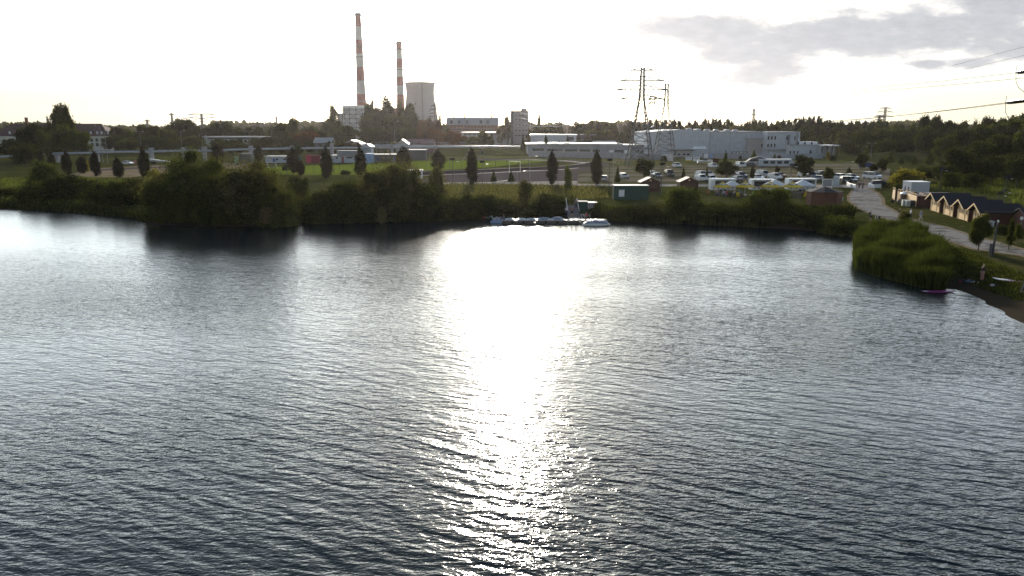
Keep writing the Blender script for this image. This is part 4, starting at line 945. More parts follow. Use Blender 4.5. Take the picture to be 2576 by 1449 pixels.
# the tall ones on the left and in the middle
for (kind, leaf, k, x, top, w_, Y, lab) in [
 ('round', 'dark', '1', 742, 165, 235, 330, 'tall dark poplar with a rounded crown towering over the brown roof'),
 ('sparse', 'dark', '1', 595, 340, 75, 330, 'small feathery tree top beside the tall dark poplar'),
 ('sparse', 'dark', '1', 868, 295, 110, 332, 'thin leafy side tree right of the tall dark poplar'),
 ('round', 'dark', '1', 360, 400, 330, 335, 'wide dark tree hiding the middle of the manor house'),
 ('round', 'dark', '1', 560, 440, 250, 325, 'dark tree just below the feathery tree top'),
 ('round', 'mid', '1', 735, 420, 290, 320, 'broad green tree under the tall dark poplar'),
 ('round', 'mid', '1', 955, 465, 240, 315, 'green tree with a sunlit edge right of the tall poplar'),
 ('round', 'mid', '1', 535, 500, 150, 300, 'narrow green tree catching the light left of the pipeline row'),
 ('round', 'dark', '1', 140, 600, 330, 300, 'dark tree at the picture edge in front of the manor house'),
 ('round', 'dark', '1', 300, 660, 320, 262, 'big dark round tree over the start of the pipeline'),
 ('bush', 'bright', '1', 560, 850, 190, 215, 'light green bush in front of the first columnar trees'),
 ('bush', 'yellow', '1', 1050, 820, 70, 240, 'yellow-green shrub between two columnar trees'),
 ('bush', 'yellow', '1', 1890, 935, 150, 190, 'yellow-green shrub left of the pointed great willow'),
 ('round', 'dark', '1', 1440, 450, 170, 430, 'dark tree at the right end of the manor house'),
 ('round', 'dark', '1', 1400, 560, 240, 400, 'dark low tree in front of the manor house gable'),
 ('round', 'mid', '1', 1600, 470, 200, 440, 'mid green tree at the lamp right of the manor house'),
 ('round', 'dark', '1', 1770, 410, 190, 440, 'dark tree with a pointed top beside the floodlight mast'),
 ('round', 'dark', '1', 1930, 438, 190, 445, 'dark tree with a lit crown right of the pointed one'),
 ('round', 'mid', '1', 1850, 560, 260, 400, 'green tree above the pipeline pillar'),
 ('round', 'mid', '1', 2080, 480, 200, 420, 'green tree before the tall flat-topped dark tree'),
 ('round', 'mid', '1', 1560, 590, 260, 390, 'low green tree behind the yard lamps'),
 ('round', 'dark', '2', 245, 350, 350, 500, 'tall flat-topped dark tree under a distant pylon'),
 ('round', 'dark', '2', 395, 385, 160, 505, 'dark tree leaning against the flat-topped tree'),
 ('round', 'mid', '2', 60, 470, 180, 420, 'rounded green tree left of the flat-topped tree'),
 ('round', 'dark', '2', 560, 450, 160, 520, 'low dark tree beneath the wide distant pylon'),
 ('round', 'dark', '2', 680, 398, 170, 510, 'dark tree right of the wide distant pylon'),
 ('round', 'dark', '2', 815, 380, 150, 510, 'dark tree with a knobbly crown above the flat roofed block'),
 ('round', 'mid', '2', 940, 455, 150, 515, 'pale green tree between two darker crowns'),
 ('round', 'mid', '2', 1080, 448, 170, 515, 'rounded green tree behind the lamp of the flat roofed block'),
 ('round', 'dark', '2', 1215, 450, 150, 510, 'dark tree at the end of the flat roofed block'),
 ('round', 'mid', '2', 1470, 398, 250, 480, 'broad green tree below the thin floodlight mast'),
 ('round', 'olive', '2', 1632, 333, 135, 470, 'tall oval greyish tree standing above its neighbours'),
 ('round', 'dark', '2', 1790, 455, 170, 500, 'low tree right of the tall oval tree'),
 ('round', 'mid', '2', 1895, 438, 150, 500, 'rounded tree between the oval tree and the slender tree'),
 ('round', 'dark', '2', 2000, 490, 110, 500, 'small dark tree left of the slender tree'),
 ('round', 'dark', '2', 720, 595, 160, 430, 'dark low tree before the flat roofed block'),
 ('round', 'dark', '2', 880, 600, 150, 430, 'second low tree before the flat roofed block, in its middle'),
 ('round', 'dark', '2', 980, 595, 110, 428, 'small round tree before the right half of the flat roofed block'),
 ('round', 'dark', '2', 1165, 580, 130, 425, 'dark tree at the right end of the flat roofed block'),
 ('round', 'dark', '2', 1310, 570, 210, 425, 'broad low dark tree behind the changing rooms'),
 ('round', 'dark', '2', 1490, 555, 190, 425, 'dense dark tree behind the changing rooms doors'),
 ('round', 'dark', '2', 1620, 590, 150, 420, 'dark round tree left of the dark cottage'),
 ('round', 'brown', '2', 1800, 500, 320, 440, 'wide brownish tree behind the dark cottage'),
 ('round', 'mid', '2', 360, 560, 260, 420, 'green tree under the low grey building'),
 ('round', 'mid', '2', 120, 590, 200, 410, 'green tree below the rounded one'),
 ('round', 'mid', '2', 500, 600, 130, 420, 'small green tree at the left end of the flat roofed block'),
 ('round', 'mid', '2', 1710, 650, 100, 330, 'small round tree above the red banner'),
 ('sparse', 'olive', '3', 180, 183, 185, 640, 'slender see-through tree left of the framed white tower'),
 ('round', 'dark', '3', 165, 365, 250, 560, 'brown-green tree beneath the slender see-through tree'),
 ('round', 'dark', '3', 100, 420, 180, 540, 'dark tree with a little antenna left of the power station'),
 ('round', 'dark', '3', 380, 475, 230, 520, 'dark tree in front of the framed white tower'),
 ('round', 'dark', '3', 240, 520, 250, 500, 'low dark tree above the blue roofed house'),
 ('round', 'dark', '3', 700, 165, 240, 640, 'big dark tree right of the framed white tower'),
 ('sparse', 'olive', '3', 695, 140, 110, 645, 'small leafy crown beside the taller smokestack'),
 ('sparse', 'olive', '3', 905, 98, 260, 650, 'open leafy crown between the two smokestacks'),
 ('round', 'dark', '3', 900, 215, 330, 630, 'big reddish dark tree below the open leafy crown'),
 ('sparse', 'olive', '3', 1075, 135, 130, 650, 'thin leafy crown in front of the shorter smokestack'),
 ('round', 'dark', '3', 1180, 175, 270, 620, 'tall dark tree in front of the cooling tower'),
 ('round', 'dark', '3', 1250, 300, 180, 600, 'dark flank tree below the cooling tower'),
 ('round', 'dark', '3', 640, 330, 230, 560, 'dark tree at the foot of the framed white tower'),
 ('round', 'dark', '3', 820, 330, 330, 560, 'large dark tree in the middle of the power station clump'),
 ('round', 'dark', '3', 1040, 340, 340, 560, 'large dark tree right of the middle of the power station clump'),
 ('round', 'dark', '3', 660, 500, 260, 480, 'low dark tree left in the power station clump'),
 ('round', 'dark', '3', 900, 500, 330, 470, 'low dark tree above the thin mast'),
 ('round', 'dark', '3', 1150, 500, 300, 480, 'low dark tree above the pale barn'),
 ('round', 'brown', '3', 1380, 395, 140, 590, 'reddish tree at the base of the cooling tower'),
 ('round', 'brown', '3', 1460, 365, 150, 600, 'pointed reddish tree at the base of the cooling tower'),
 ('round', 'brown', '3', 1570, 400, 140, 600, 'reddish tree beside the distant lattice pylon'),
 ('round', 'brown', '3', 1400, 530, 260, 500, 'low reddish tree above the long dull red roof'),
 ('round', 'brown', '3', 1580, 520, 220, 500, 'low reddish tree right of the long dull red roof'),
 ('sparse', 'olive', '3', 1630, 345, 90, 610, 'thin grey tree between the cooling tower and the brick factory'),
 ('round', 'olive', '3', 1700, 440, 110, 600, 'small grey-green tree at the corner of the brick factory'),
 ('round', 'brown', '3', 1790, 555, 200, 470, 'round reddish tree before the brick factory'),
 ('round', 'brown', '4', 130, 420, 180, 470, 'dull tree left of the brick factory'),
 ('round', 'mid', '4', 770, 400, 140, 440, 'green tree in front of the low workshop'),
 ('round', 'mid', '4', 865, 450, 100, 440, 'smaller green tree beside the one before the low workshop'),
 ('round', 'olive', '4', 640, 480, 200, 440, 'pale olive tree before the brick factory corner'),
 ('round', 'brown', '4', 480, 470, 200, 450, 'low reddish tree before the brick factory'),
 ('round', 'olive', '4', 1095, 200, 90, 560, 'slim tree against the left side of the works tower'),
 ('sparse', 'olive', '4', 1525, 185, 80, 540, 'thin pointed tree above the pale boxy workshop'),
 ('conifer', 'dark', '4', 1620, 405, 92, 400, 'dark fir in front of the pale boxy workshop'),
 ('round', 'olive', '4', 1010, 310, 120, 560, 'pale tree right of the brick factory gable'),
 ('conifer', 'dark', '4', 1310, 420, 60, 450, 'dim fir at the foot of the works tower')]:
    grow(kind, leaf, 'mid', k, x, top, w_*1.08, None, lab, Y=Y)
# ---- woods
def prof(x, pts): return float(np.interp(x, [p[0] for p in pts], [p[1] for p in pts]))
def wood(label, group, x0, x1, step, Y, pts, kinds, jit=5.0, dY=8, wf=1.35, dense='lo', seed=1):
    r_ = random.Random(seed); x = x0
    while x < x1:
        top = prof(x, pts) + r_.uniform(-jit*.5, jit); y_ = Y + r_.uniform(-dY, dY); p = P(x, top, y_); kind, leaf = r_.choice(kinds)
        hh = max(3.0, p.z - 1.2); wd = step*mpp(y_)*wf*r_.uniform(.8, 1.3)
        if kind == 'conifer': wd *= .55
        if kind == 'sparse': wd *= .7
        plant(kind, leaf, dense, p.x, y_, T(p.x, y_), wd, hh, label, group=group)
        x += step*r_.uniform(.75, 1.25)
RK = [('round', 'far'), ('round', 'dark'), ('round', 'far'), ('round', 'olive'), ('conifer', 'dark')]
RG = [('round', 'mid'), ('round', 'dark'), ('round', 'dark'), ('round', 'mid'), ('sparse', 'mid')]
wood('dusty green tree in the wood behind the long low warehouse', 'wood behind the long low warehouse', 1335, 1640, 19, 520, [(1330, 322), (1380, 312), (1450, 305), (1500, 301), (1560, 311), (1600, 303), (1650, 300)], RK, seed=2)
wood('dusty green tree in the wood behind the long low warehouse', 'wood behind the long low warehouse', 1340, 1640, 24, 475, [(1330, 345), (1500, 322), (1560, 335), (1640, 318)], RK, seed=3)
wood('dark crowned tree in the wood rising behind the big white hall', 'wood behind the big white hall', 1640, 1960, 17, 520, [(1640, 302), (1700, 299), (1800, 297), (1860, 303), (1900, 300), (1960, 300)], RK, seed=4)
wood('dark crowned tree in the wood rising behind the big white hall', 'wood behind the big white hall', 1650, 1960, 26, 455, [(1640, 322), (1960, 312)], RK, seed=5)
wood('tall green tree of the wood behind the white offices and the open shed', 'wood behind the white offices', 1960, 2330, 18, 500, [(1960, 302), (2000, 298), (2060, 292), (2100, 303), (2130, 303), (2180, 301), (2230, 300), (2280, 310), (2330, 303)], RG, seed=6)
wood('tall green tree of the wood behind the white offices and the open shed', 'wood behind the white offices', 2020, 2330, 26, 430, [(2000, 325), (2060, 318), (2150, 330), (2330, 322)], RG, seed=7)
wood('dark tree of the wood above the grassy mound', 'wood above the grassy mound', 2130, 2420, 30, 372, [(2130, 352), (2160, 325), (2240, 322), (2330, 318), (2420, 315)], RG, seed=8, dense='mid')
wood('dark tree of the wood above the grassy mound', 'wood above the grassy mound', 2150, 2420, 38, 345, [(2150, 365), (2240, 350), (2420, 345)], RG, seed=9, dense='mid')
wood('tall dark tree of the wood filling the view right of the mound', 'dark wood right of the mound', 2300, 2900, 30, 380, [(2300, 304), (2325, 289), (2350, 290), (2380, 300), (2410, 306), (2450, 298), (2480, 294), (2510, 299), (2550, 288), (2600, 280)], RG, seed=10, dense='mid')
wood('tall dark tree of the wood filling the view right of the mound', 'dark wood right of the mound', 2380, 2900, 40, 300, [(2380, 338), (2450, 320), (2520, 308), (2600, 296)], RG, seed=11, dense='mid')
wood('tall dark tree of the wood filling the view right of the mound', 'dark wood right of the mound', 2440, 2900, 48, 235, [(2420, 372), (2500, 345), (2560, 328), (2620, 312)], RG, seed=12, dense='mid')
wood('low dark tree behind the buildings left of the power station', 'belt of trees left of the power station', 285, 830, 24, 560, [(285, 328), (400, 330), (520, 328), (640, 326), (700, 330), (800, 325), (830, 325)], RK, seed=13)
wood('low dark tree in the belt behind the manor house', 'belt of trees behind the manor house', -80, 60, 34, 560, [(-80, 318), (60, 312)], RK, seed=14)
wood('small dark tree in the hedge behind the sheds under the power station', 'hedge behind the sheds', 520, 900, 26, 385, [(520, 362), (700, 358), (900, 352)], RK, seed=15)
wood('dim tree in the belt between the cooling tower and the works tower', 'belt right of the cooling tower', 1090, 1345, 22, 700, [(1090, 330), (1200, 326), (1290, 322), (1345, 318)], RK, seed=16)
wood('shrubby tree between the mound and the huts', 'thicket above the huts', 2330, 2620, 44, 195, [(2330, 425), (2420, 402), (2500, 395), (2620, 380)], RG, seed=18, dense='mid')
# a far-off wood closing the horizon, read as one mass
def far_wood():
    rng = np.random.default_rng(5); n = 26000
    x = rng.uniform(-1500, 1600, n); y = rng.uniform(1150, 1300, n); top = 15 + 4*np.sin(x*.013) + 3*np.sin(x*.041+1) + 2.5*np.sin(x*.11)
    z = rng.uniform(0.1, 1, n)**.6 * top
    q = leaf_quads(np.stack([x, y, z], 1), 9.0, rng); me = bpy.data.meshes.new('far_wood'); me.from_pydata(q.tolist(), [], [(4*i, 4*i+1, 4*i+2, 4*i+3) for i in range(n)]); me.materials.append(LEAF['far'])
    tag(link('far_wood', me), 'far-off wood closing the horizon behind everything', 'wood', kind='stuff')
far_wood()
# rough grass along banks and mounds
def tufts(name, label, poly, n, h0, h1, leaf, seed):
    o = reeds(name, label, poly, n, h0, h1, leaf, seed, w_=.05); o['category'] = 'grass'; return o
tufts('rough_grass', 'rough grass along the bank behind the dock and bushes', gp([(1000, 520), (1130, 462), (1530, 470), (1530, 500), (1420, 505), (1300, 505), (1100, 540)], 1.2), 9000, .3, .8, 'olive', 21)
tufts('rough_grass', 'rough grass between the beach and the path', gp([(2300, 600), (2400, 620), (2500, 660), (2576, 690), (2640, 740), (2560, 730), (2440, 690), (2400, 670), (2350, 630)], 1.2), 9000, .10, .28, 'mid', 22)
tufts('rough_grass', 'rough meadow grass behind the huts', gp([(2330, 470), (2420, 452), (2700, 450), (2760, 640), (2600, 600), (2540, 500), (2400, 478)], 1.2), 12000, .3, .8, 'bright', 23)
tufts('rough_grass', 'rough grass on the far left bank', gp([(-40, 500), (-40, 452), (130, 445), (230, 448), (330, 450), (390, 462), (380, 500), (200, 520)], 1.2), 9000, .3, .8, 'bright', 24)
# ------------------------------------------------------------------ the pipeline on its pillars
def polyline(k_pts): return [Vector(p) for p in k_pts]
pipem = mat('pipe_cladding', (0.42, 0.43, 0.46), 0.38, metal=.5, var=.12, scale=.8)
PYv = [(-60, 402, 290), (0, 395, 292), (100, 388, 300), (290, 383, 310), (375, 382, 314), (450, 379.5, 318), (520, 379.5, 322), (626, 376, 326), (750, 373.5, 330), (832, 373, 332), (988, 371, 336), (1180, 370, 340), (1308, 369.5, 343)]
pp = [P(x, y, Y) for x, y, Y in PYv]
t_ = thing('pipeline', 'long pale insulated pipe pair carried on pillars behind the columnar trees', 'pipeline', (pp[6].x, pp[6].y, 1.18)); O_ = Vector(t_.location)
for k, (dy, dz, r) in enumerate([(0, 0, .42), (1.2, .12, .38)]):
    MB().tube([p + Vector((0, dy, dz)) - O_ for p in pp], r, 10).obj('pipe', pipem, t_, True)
for i in range(len(pp)-1):
    a, c = pp[i]-O_, pp[i+1]-O_; n = max(1, int((c-a).length/6.0))
    for j in range(n):
        q = a + (c-a)*(j/n); MB().tube([q - (c-a).normalized()*.08, q + (c-a).normalized()*.08], .47, 10).obj('joint_band', steel, t_)
for (k, x, yt) in [('1', 1860, 705), ('1', 2258, 700), ('2', 540, 692), ('2', 1115, 682), ('2', 1625, 680), ('2', 2117, 650), ('3', 158, 725), ('3', 975, 735), ('1', 1185, 745), ('1', 700, 770), ('3', 1430, 760), ('4', 130, 600)]:
    px, py = V(k, x, yt); yv = np.interp(px, [q[0] for q in PYv], [q[1] for q in PYv]); Y = float(np.interp(px, [q[0] for q in PYv], [q[2] for q in PYv]))
    c = P(px, yv, Y); zt = max(P(px, py, Y).z, c.z+.3) - O_.z
    x_, y_ = c.x - O_.x, c.y - O_.y
    MB().box(x_-.45, x_+.45, y_-.5, y_+1.7, 0, c.z-O_.z-.45).box(x_-.6, x_+.6, y_-.62, y_-.48, c.z-O_.z-.9, zt).box(x_-.6, x_+.6, y_+1.75, y_+1.9, c.z-O_.z-.9, zt).obj('pillar', conwall, t_)
# second, higher run with valve frames
t_ = thing('pipeline', 'second short pipe run with valve frames above the grandstand and pitch', 'pipeline', (PK('3', 1400, 745, 352).x, 352, 1.18)); O_ = Vector(t_.location)
q = [PK('3', 735, 742, 350), PK('3', 1000, 742, 351), PK('3', 1480, 752, 353), PK('4', 300, 606, 354), PK('4', 700, 609, 355), PK('4', 1280, 616, 356)]
MB().tube([a - O_ for a in q], .35, 8).obj('pipe', pipem, t_, True)
for (k, x) in [('3', 795), ('3', 893), ('3', 1275), ('3', 1420), ('3', 1515), ('4', 60), ('4', 190), ('4', 260), ('4', 490)]:
    a = PK(k, x, 745 if k == '3' else 606, 352); x_ = a.x-O_.x; z_ = a.z-O_.z; w_ = 1.0
    mb = MB()
    for s_ in (-w_, w_): mb.box(x_+s_-.08, x_+s_+.08, -.2, 0, 0 if int(x) % 2 else z_-.2, z_+1.5)
    mb.box(x_-w_-.4, x_+w_+.4, -.25, .05, z_+1.45, z_+1.62).box(x_-.12, x_+.12, -.2, 0, z_, z_+1.45).obj('valve_frame', steel, t_)
for (k, x0, x1, yt, yb) in [('4', 490, 620, 640, 795), ('4', 700, 810, 640, 730)]:
    t_ = thing('trestle', 'slanted light steel trestle under the pipes' if x0 == 490 else 'small A-shaped steel trestle right of the slanted one', 'frame', tuple(PK(k, (x0+x1)/2, yb, 320)[:2]) + (1.18,)); O_ = Vector(t_.location); mb = MB()
    A = PK(k, x0, yb, 320); B_ = PK(k, (x0+x1)/2+(40 if x0 == 490 else 0), yt, 320); C_ = PK(k, x1, yb, 320); A.z = C_.z = 1.2
    for dy in (0, 1.2):
        d = Vector((0, dy, 0)); mb.bar(A-O_+d, B_-O_+d, .09); mb.bar(C_-O_+d, B_-O_+d, .09); mb.bar((A+B_)/2-O_+d, (C_+B_)/2-O_+d, .06)
    for f_ in (.25, .5, .75): mb.bar(A+(B_-A)*f_-O_, A+(B_-A)*f_-O_+Vector((0, 1.2, 0)), .06)
    mb.obj('frame', steel, t_)

# ------------------------------------------------------------------ pylons
pyst = mat('galvanised', (0.13, 0.125, 0.125), 0.8)
glassins = mat('insulator', (0.045, 0.03, 0.028), 0.25)
def pylon(label, x, y, H, arms, wb, wt, zk=.55, r=.12, twin=False, seg=9, group=None, name='pylon', rot=0.0, zbase=1.18):
    "lattice mast: four legs tapering to the waist at zk*H, then a slim shaft; arms = [(height fraction, half length)]"
    t_ = thing(name, label, 'pylon', (x, y, zbase), rot, group)
    mb = MB()
    def wd(z): return wb + (wt-wb)*(z/(zk*H)) if z < zk*H else wt*(1 - .35*(z/H-zk)/(1-zk))
    lv = [H*zk*(i/seg)**.9 for i in range(seg+1)] + [H*zk + H*(1-zk)*(i+1)/(seg) for i in range(seg)]
    for i in range(len(lv)-1):
        z0, z1 = lv[i], lv[i+1]; a, b_ = wd(z0), wd(z1)
        c0 = [(-a, -a), (a, -a), (a, a), (-a, a)]; c1 = [(-b_, -b_), (b_, -b_), (b_, b_), (-b_, b_)]
        for j in range(4):
            k = (j+1) % 4
            mb.bar(c0[j]+(z0,), c1[j]+(z1,), r, 4)
            if i > 0 or not twin: mb.bar(c0[j]+(z0,), c1[k]+(z1,), r*.5, 3); mb.bar(c0[k]+(z0,), c1[j]+(z1,), r*.5, 3)
            mb.bar(c1[j]+(z1,), c1[k]+(z1,), r*.55, 3)
    mb.obj('lattice_mast', pyst, t_)
    for (f_, L_) in arms:
        z = f_*H; a = MB(); w_ = wd(z)
        for s_ in (-1, 1):
            a.bar((s_*w_, -w_, z), (s_*L_, 0, z), r*1.0); a.bar((s_*w_, w_, z), (s_*L_, 0, z), r*1.0); a.bar((s_*w_, -w_, z+L_*.13+.4), (s_*L_, 0, z), r*.8); a.bar((s_*w_, w_, z+L_*.13+.4), (s_*L_, 0, z), r*.8)
            for q_ in (.3, .55, .8): xx = s_*(w_+(L_-w_)*q_); a.bar((xx, -w_*(1-q_), z), (xx, w_*(1-q_), z), r*.4); a.bar((xx, 0, z+(L_*.13+.4)*(1-q_)), (xx+s_*L_*.1, 0, z), r*.4)
        ao = a.obj('cross_arm', pyst, t_)
        for s_ in (-1, 1):
            MB().tube([(s_*L_*.97, 0, z-.05), (s_*L_*.97, -.6, z-.9), (s_*L_*.97-s_*.2, -2.2, z-1.6)], .16, 6).obj('insulator_string', glassins, ao)
    return t_
MY = PK('5', 1300, 655, 0.001)
my = GK('5', 1250, 655).y; mc = PK('B', 540, 520, my)
MH = PK('B', 540, 118, my).z - 1.2
def zf(y): return (PK('B', 540, y, my).z-1.2)/MH
pylon('tall four armed lattice pylon standing in the meadow before the warehouse', mc.x, my, MH, [(zf(150), 4.3), (zf(283), 8.0), (zf(402), 9.3), (zf(522), 8.2)], 4.5, 0.85, zk=zf(522), r=.21)
c = PK('B', 680, 480, 470); pylon('squat telecom mast rising from the wood beside the tall pylon', c.x, 470, c.z-1.2, [(.955, 2.2)], 3.4, 2.0, zk=.5, r=.14, name='telecom_mast')
for zf_ in (.72, .80, .88):
    pass
c = PK('B', 868, 320, 372); fy = 345
c = PK('B', 868, 322, fy); H_ = c.z-1.2; pylon('slender pylon with drooping insulators, its foot before the white hall', c.x, fy, H_, [(.995-.02, 1.2), (.86, 5.0), (.74, 8.0)], 4.6, .9, zk=.70, r=.16)
for (k, x, yt, Y, L_, arms, lab) in [
 ('2', 510, 285, 900, 1, [(.97, 16), (.83, 17), (.70, 20)], 'wide three armed pylon on the skyline above the flat roofed block'),
 ('2', 1435, 318, 1100, 1, [(.96, 14), (.82, 15)], 'faint pylon on the skyline left of the oval tree'),
 ('2', 1245, 390, 1000, 1, [(.96, 14), (.8, 15)], 'faint low pylon above the trees right of the flat roofed block'),
 ('2', 140, 275, 1000, 1, [(.93, 4)], 'faint thin mast above the flat-topped dark tree'),
 ('1', 1815, 358, 1000, 1, [(.93, 4)], 'faint thin mast above the pointed dark tree'),
 ('3', 1567, 165, 640, 1, [(.93, 3.5), (.83, 5), (.74, 4.5), (.66, 6)], 'narrow many armed pylon in front of the cooling tower flank'),
 ('V', 1504, 262, 800, 1, [(.97, 3), (.86, 3.5)], 'lattice mast on the skyline between the works tower and the tall pylon'),
 ('V', 1897, 274, 900, 1, [(.96, 3), (.80, 5)], 'small lattice mast on the skyline above the white hall'),
 ('V', 2228, 270, 800, 1, [(.97, 5.5), (.86, 8), (.72, 8.5)], 'three armed pylon on the skyline above the wood'),
 ('V', 2213, 290, 900, 1, [(.96, 6), (.8, 6)], 'smaller pylon just left of the three armed one above the wood')]:
    c = PK(k, x, yt, Y); pylon(lab, c.x, Y, c.z-1.2, arms, 4.5, 1.0, zk=.6, r=.22 if Y < 850 else .34, seg=6)
c = PK('4', 1160, 75, 450); pylon('thin pylon in front of the works tower with glinting insulators', c.x, 450, c.z-1.2, [(.97, 3.0), (.80, 6), (.64, 7)], 3.0, .8, zk=.6, r=.10, seg=7)

# ------------------------------------------------------------------ power lines
wirem = mat('wire', (0.04, 0.04, 0.04), 0.9, spec=0.0)
def wire(label, pts, r=.02, sag=0.0, group='high voltage wires', n=24):
    a, b_ = pts[0], pts[-1]
    if len(pts) == 2: P_ = [a.lerp(b_, i/n) - Vector((0, 0, sag*4*(i/n)*(1-i/n))) for i in range(n+1)]
    else: P_ = pts
    o = MB().tube(P_, [r]*len(P_), 4, cap=False).obj('power_line', wirem); tag(o, label, 'power line', group); return o
NR = 62.0
def near(px, py, Y=NR): return P(px, py, Y)
i1 = near(2556, 183); i2 = near(2530, 258.5)
T_ = lambda x, y: PK('B', x, y, my)
wire('upper wire falling from the insulator string at the picture edge to the tall pylon', [i1, PK('V', 1958, 241, 185), T_(690, 285)][0:1] + [T_(695, 285)], .02, 3.0)
wire('wire just under the upper one, passing the sky left of its insulator', [near(2640, 190), T_(390, 285)], .02, 3.2)
wire('lower wire from the lower insulator string to the tall pylon', [i2, T_(665, 522)], .02, 4.5)
wire('companion of the lower wire meeting it above the wood', [near(2640, 247), T_(690, 522)], .02, 4.5)
wire('thin high wire crossing the cloud at the corner of the sky', [near(2700, 85, 120), PK('V', 2090, 238, 420)], .022, 0.5)
wire('second thin high wire crossing the cloud just below the first', [near(2700, 110, 120), PK('V', 2100, 243, 420)], .022, 0.5)
wire('wire crossing the front of the wood just above the huts and sheds', [PK('7', 2600, 135, 75), PK('7', 1000, 158, 180), PK('7', 0, 140, 260), PK('6', 1200, 120, 300), PK('6', 540, 62, 335)], .014)
wire('second wire crossing the front of the wood close beneath the other', [PK('7', 2600, 150, 76), PK('7', 1000, 164, 180), PK('7', 0, 150, 260), PK('6', 1600, 130, 290), PK('6', 900, 68, 335)], .014)
glintm = mat('painted_glint', (0.7, 0.7, 0.72), 0.2, metal=.3, var=.02)  # pale colour imitating sun glint on wires and cables
# wires left of the tall pylon, their sun glint painted by the pale material
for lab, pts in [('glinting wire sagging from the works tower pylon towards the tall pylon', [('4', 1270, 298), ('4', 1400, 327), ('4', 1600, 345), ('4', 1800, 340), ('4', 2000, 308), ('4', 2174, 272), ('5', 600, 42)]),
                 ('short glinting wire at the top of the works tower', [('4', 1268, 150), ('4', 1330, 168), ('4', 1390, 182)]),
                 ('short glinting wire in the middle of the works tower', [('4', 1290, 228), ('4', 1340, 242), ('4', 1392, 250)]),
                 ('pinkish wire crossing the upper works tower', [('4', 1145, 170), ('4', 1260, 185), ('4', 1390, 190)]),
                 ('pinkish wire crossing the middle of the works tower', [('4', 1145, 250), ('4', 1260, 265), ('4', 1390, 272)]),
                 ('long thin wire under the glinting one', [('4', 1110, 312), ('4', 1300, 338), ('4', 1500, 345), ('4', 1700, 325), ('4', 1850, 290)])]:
    o = wire(lab, [PK(k, x, y, 440 - 12*i) for i, (k, x, y) in enumerate(pts)], .07 if 'glint' in lab else .04); o.material_slots[0].material = glintm
for lab, a, c in [('upper long cable with painted sun glare slanting beside the tall pylon', ('5', 1210, 330), ('5', 1372, 162)), ('lower long cable with painted sun glare slanting across the foot of the tall pylon', ('5', 1185, 540), ('5', 1390, 350)), ('short cable with painted sun glare under the pylon arms', ('5', 1412, 138), ('5', 1450, 112))]:
    A, B_ = PK(*a, my-6), PK(*c, my-1); tag(MB().tube([A, B_], .10, 6).obj('glare_cable', glintm), lab, 'insulator', 'cables with painted sun glare')  # bright streaks of sunlit cable, the glare put into their pale colour
# strain insulators at the right edge, with their jumper loops
def strain(label, a, d, jump):
    t_ = thing('strain_insulator', label, 'insulator', tuple(a)); mb = MB(); u_ = d.normalized()
    for s_ in (-.16, .16):
        for i in range(int(d.length/.14)):
            c = u_*(.3+.14*i) + Vector((0, s_, 0)); mb.tube([c - u_*.045, c, c + u_*.045], [.08, .17, .08], 8)
    mb.obj('disc_string', glassins, t_)
    MB().box(.1, .3, -.25, .25, -.04, .04).bar((0, 0, 0), (.25, 0, 0), .04).bar((0, 0, 0), (0, 0, .55), .02).obj('yoke', darkst, t_)
    MB().tube([(0, 0, -.05)] + [(jump*.5*(1-math.cos(PI*i/10)), 0, -.05-jump*.42*math.sin(PI*i/10)**.8) for i in range(1, 11)], .022, 5).obj('jumper_loop', wirem, t_)
strain('dark strain insulator with a hanging loop high at the picture edge', i1, Vector((3.2, 0, .45)), 4.0)
strain('lower dark strain insulator with a wide hanging loop at the picture edge', i2, Vector((1.75, 0, .2)), 4.4)
strain('dark strain insulator continuing the lower one out of the picture', i2 + Vector((1.95, .2, .28)), Vector((2.4, 0, .3)), .1)

# ------------------------------------------------------------------ lamps
panelb = mat('solar_panel', (0.03, 0.04, 0.07), 0.15, var=.05); lampw = mat('lamp_glass', (0.6, 0.6, 0.6), .3)
def solar_lamp(h, pan=1.1, arm=.9):
    def b_():
        t_ = thing('solar_lamp', 'x', 'street lamp')
        MB().tube([(0, 0, -.2), (0, 0, h*.5), (0, 0, h)], [.09, .075, .055], 8).obj('pole', darkst, t_)
        M = Matrix.Translation((0, -.25, h+.15)) @ Matrix.Rotation(math.radians(-38), 4, 'X')
        MB().box(-pan/2, pan/2, -pan*.35, pan*.35, -.03, .03, M).obj('solar_panel', panelb, t_)
        MB().tube([(0, 0, h-.5), (arm*.7, 0, h-.35), (arm, 0, h-.35)], .03, 5).obj('arm', darkst, t_)
        MB().box(arm-.05, arm+.45, -.1, .1, h-.40, h-.33).obj('lamp_head', lampw, t_)
        return t_
    return Kind(b_)
def arm_lamp(h, arm, two=False):
    def b_():
        t_ = thing('street_lamp', 'x', 'street lamp')
        MB().tube([(0, 0, -.2), (0, 0, h*.5), (0, 0, h)], [.10, .08, .05], 8).obj('pole', steel, t_)
        for s_ in ((-1, 1) if two else (1,)):
            MB().tube([(0, 0, h-.1), (s_*arm*.5, 0, h+.18), (s_*arm, 0, h+.2)], .03, 5).obj('arm', steel, t_)
            MB().slaby([(s_*arm-.1, h+.15), (s_*arm+s_*.55, h+.17), (s_*arm+s_*.5, h+.28), (s_*arm-.1, h+.28)], -.12, .12).obj('lamp_head', lampw, t_)
        return t_
    return Kind(b_)
K_sol, K_arm, K_arm2 = solar_lamp(1.0), arm_lamp(1.0, 1.2), arm_lamp(1.0, 1.2, True)
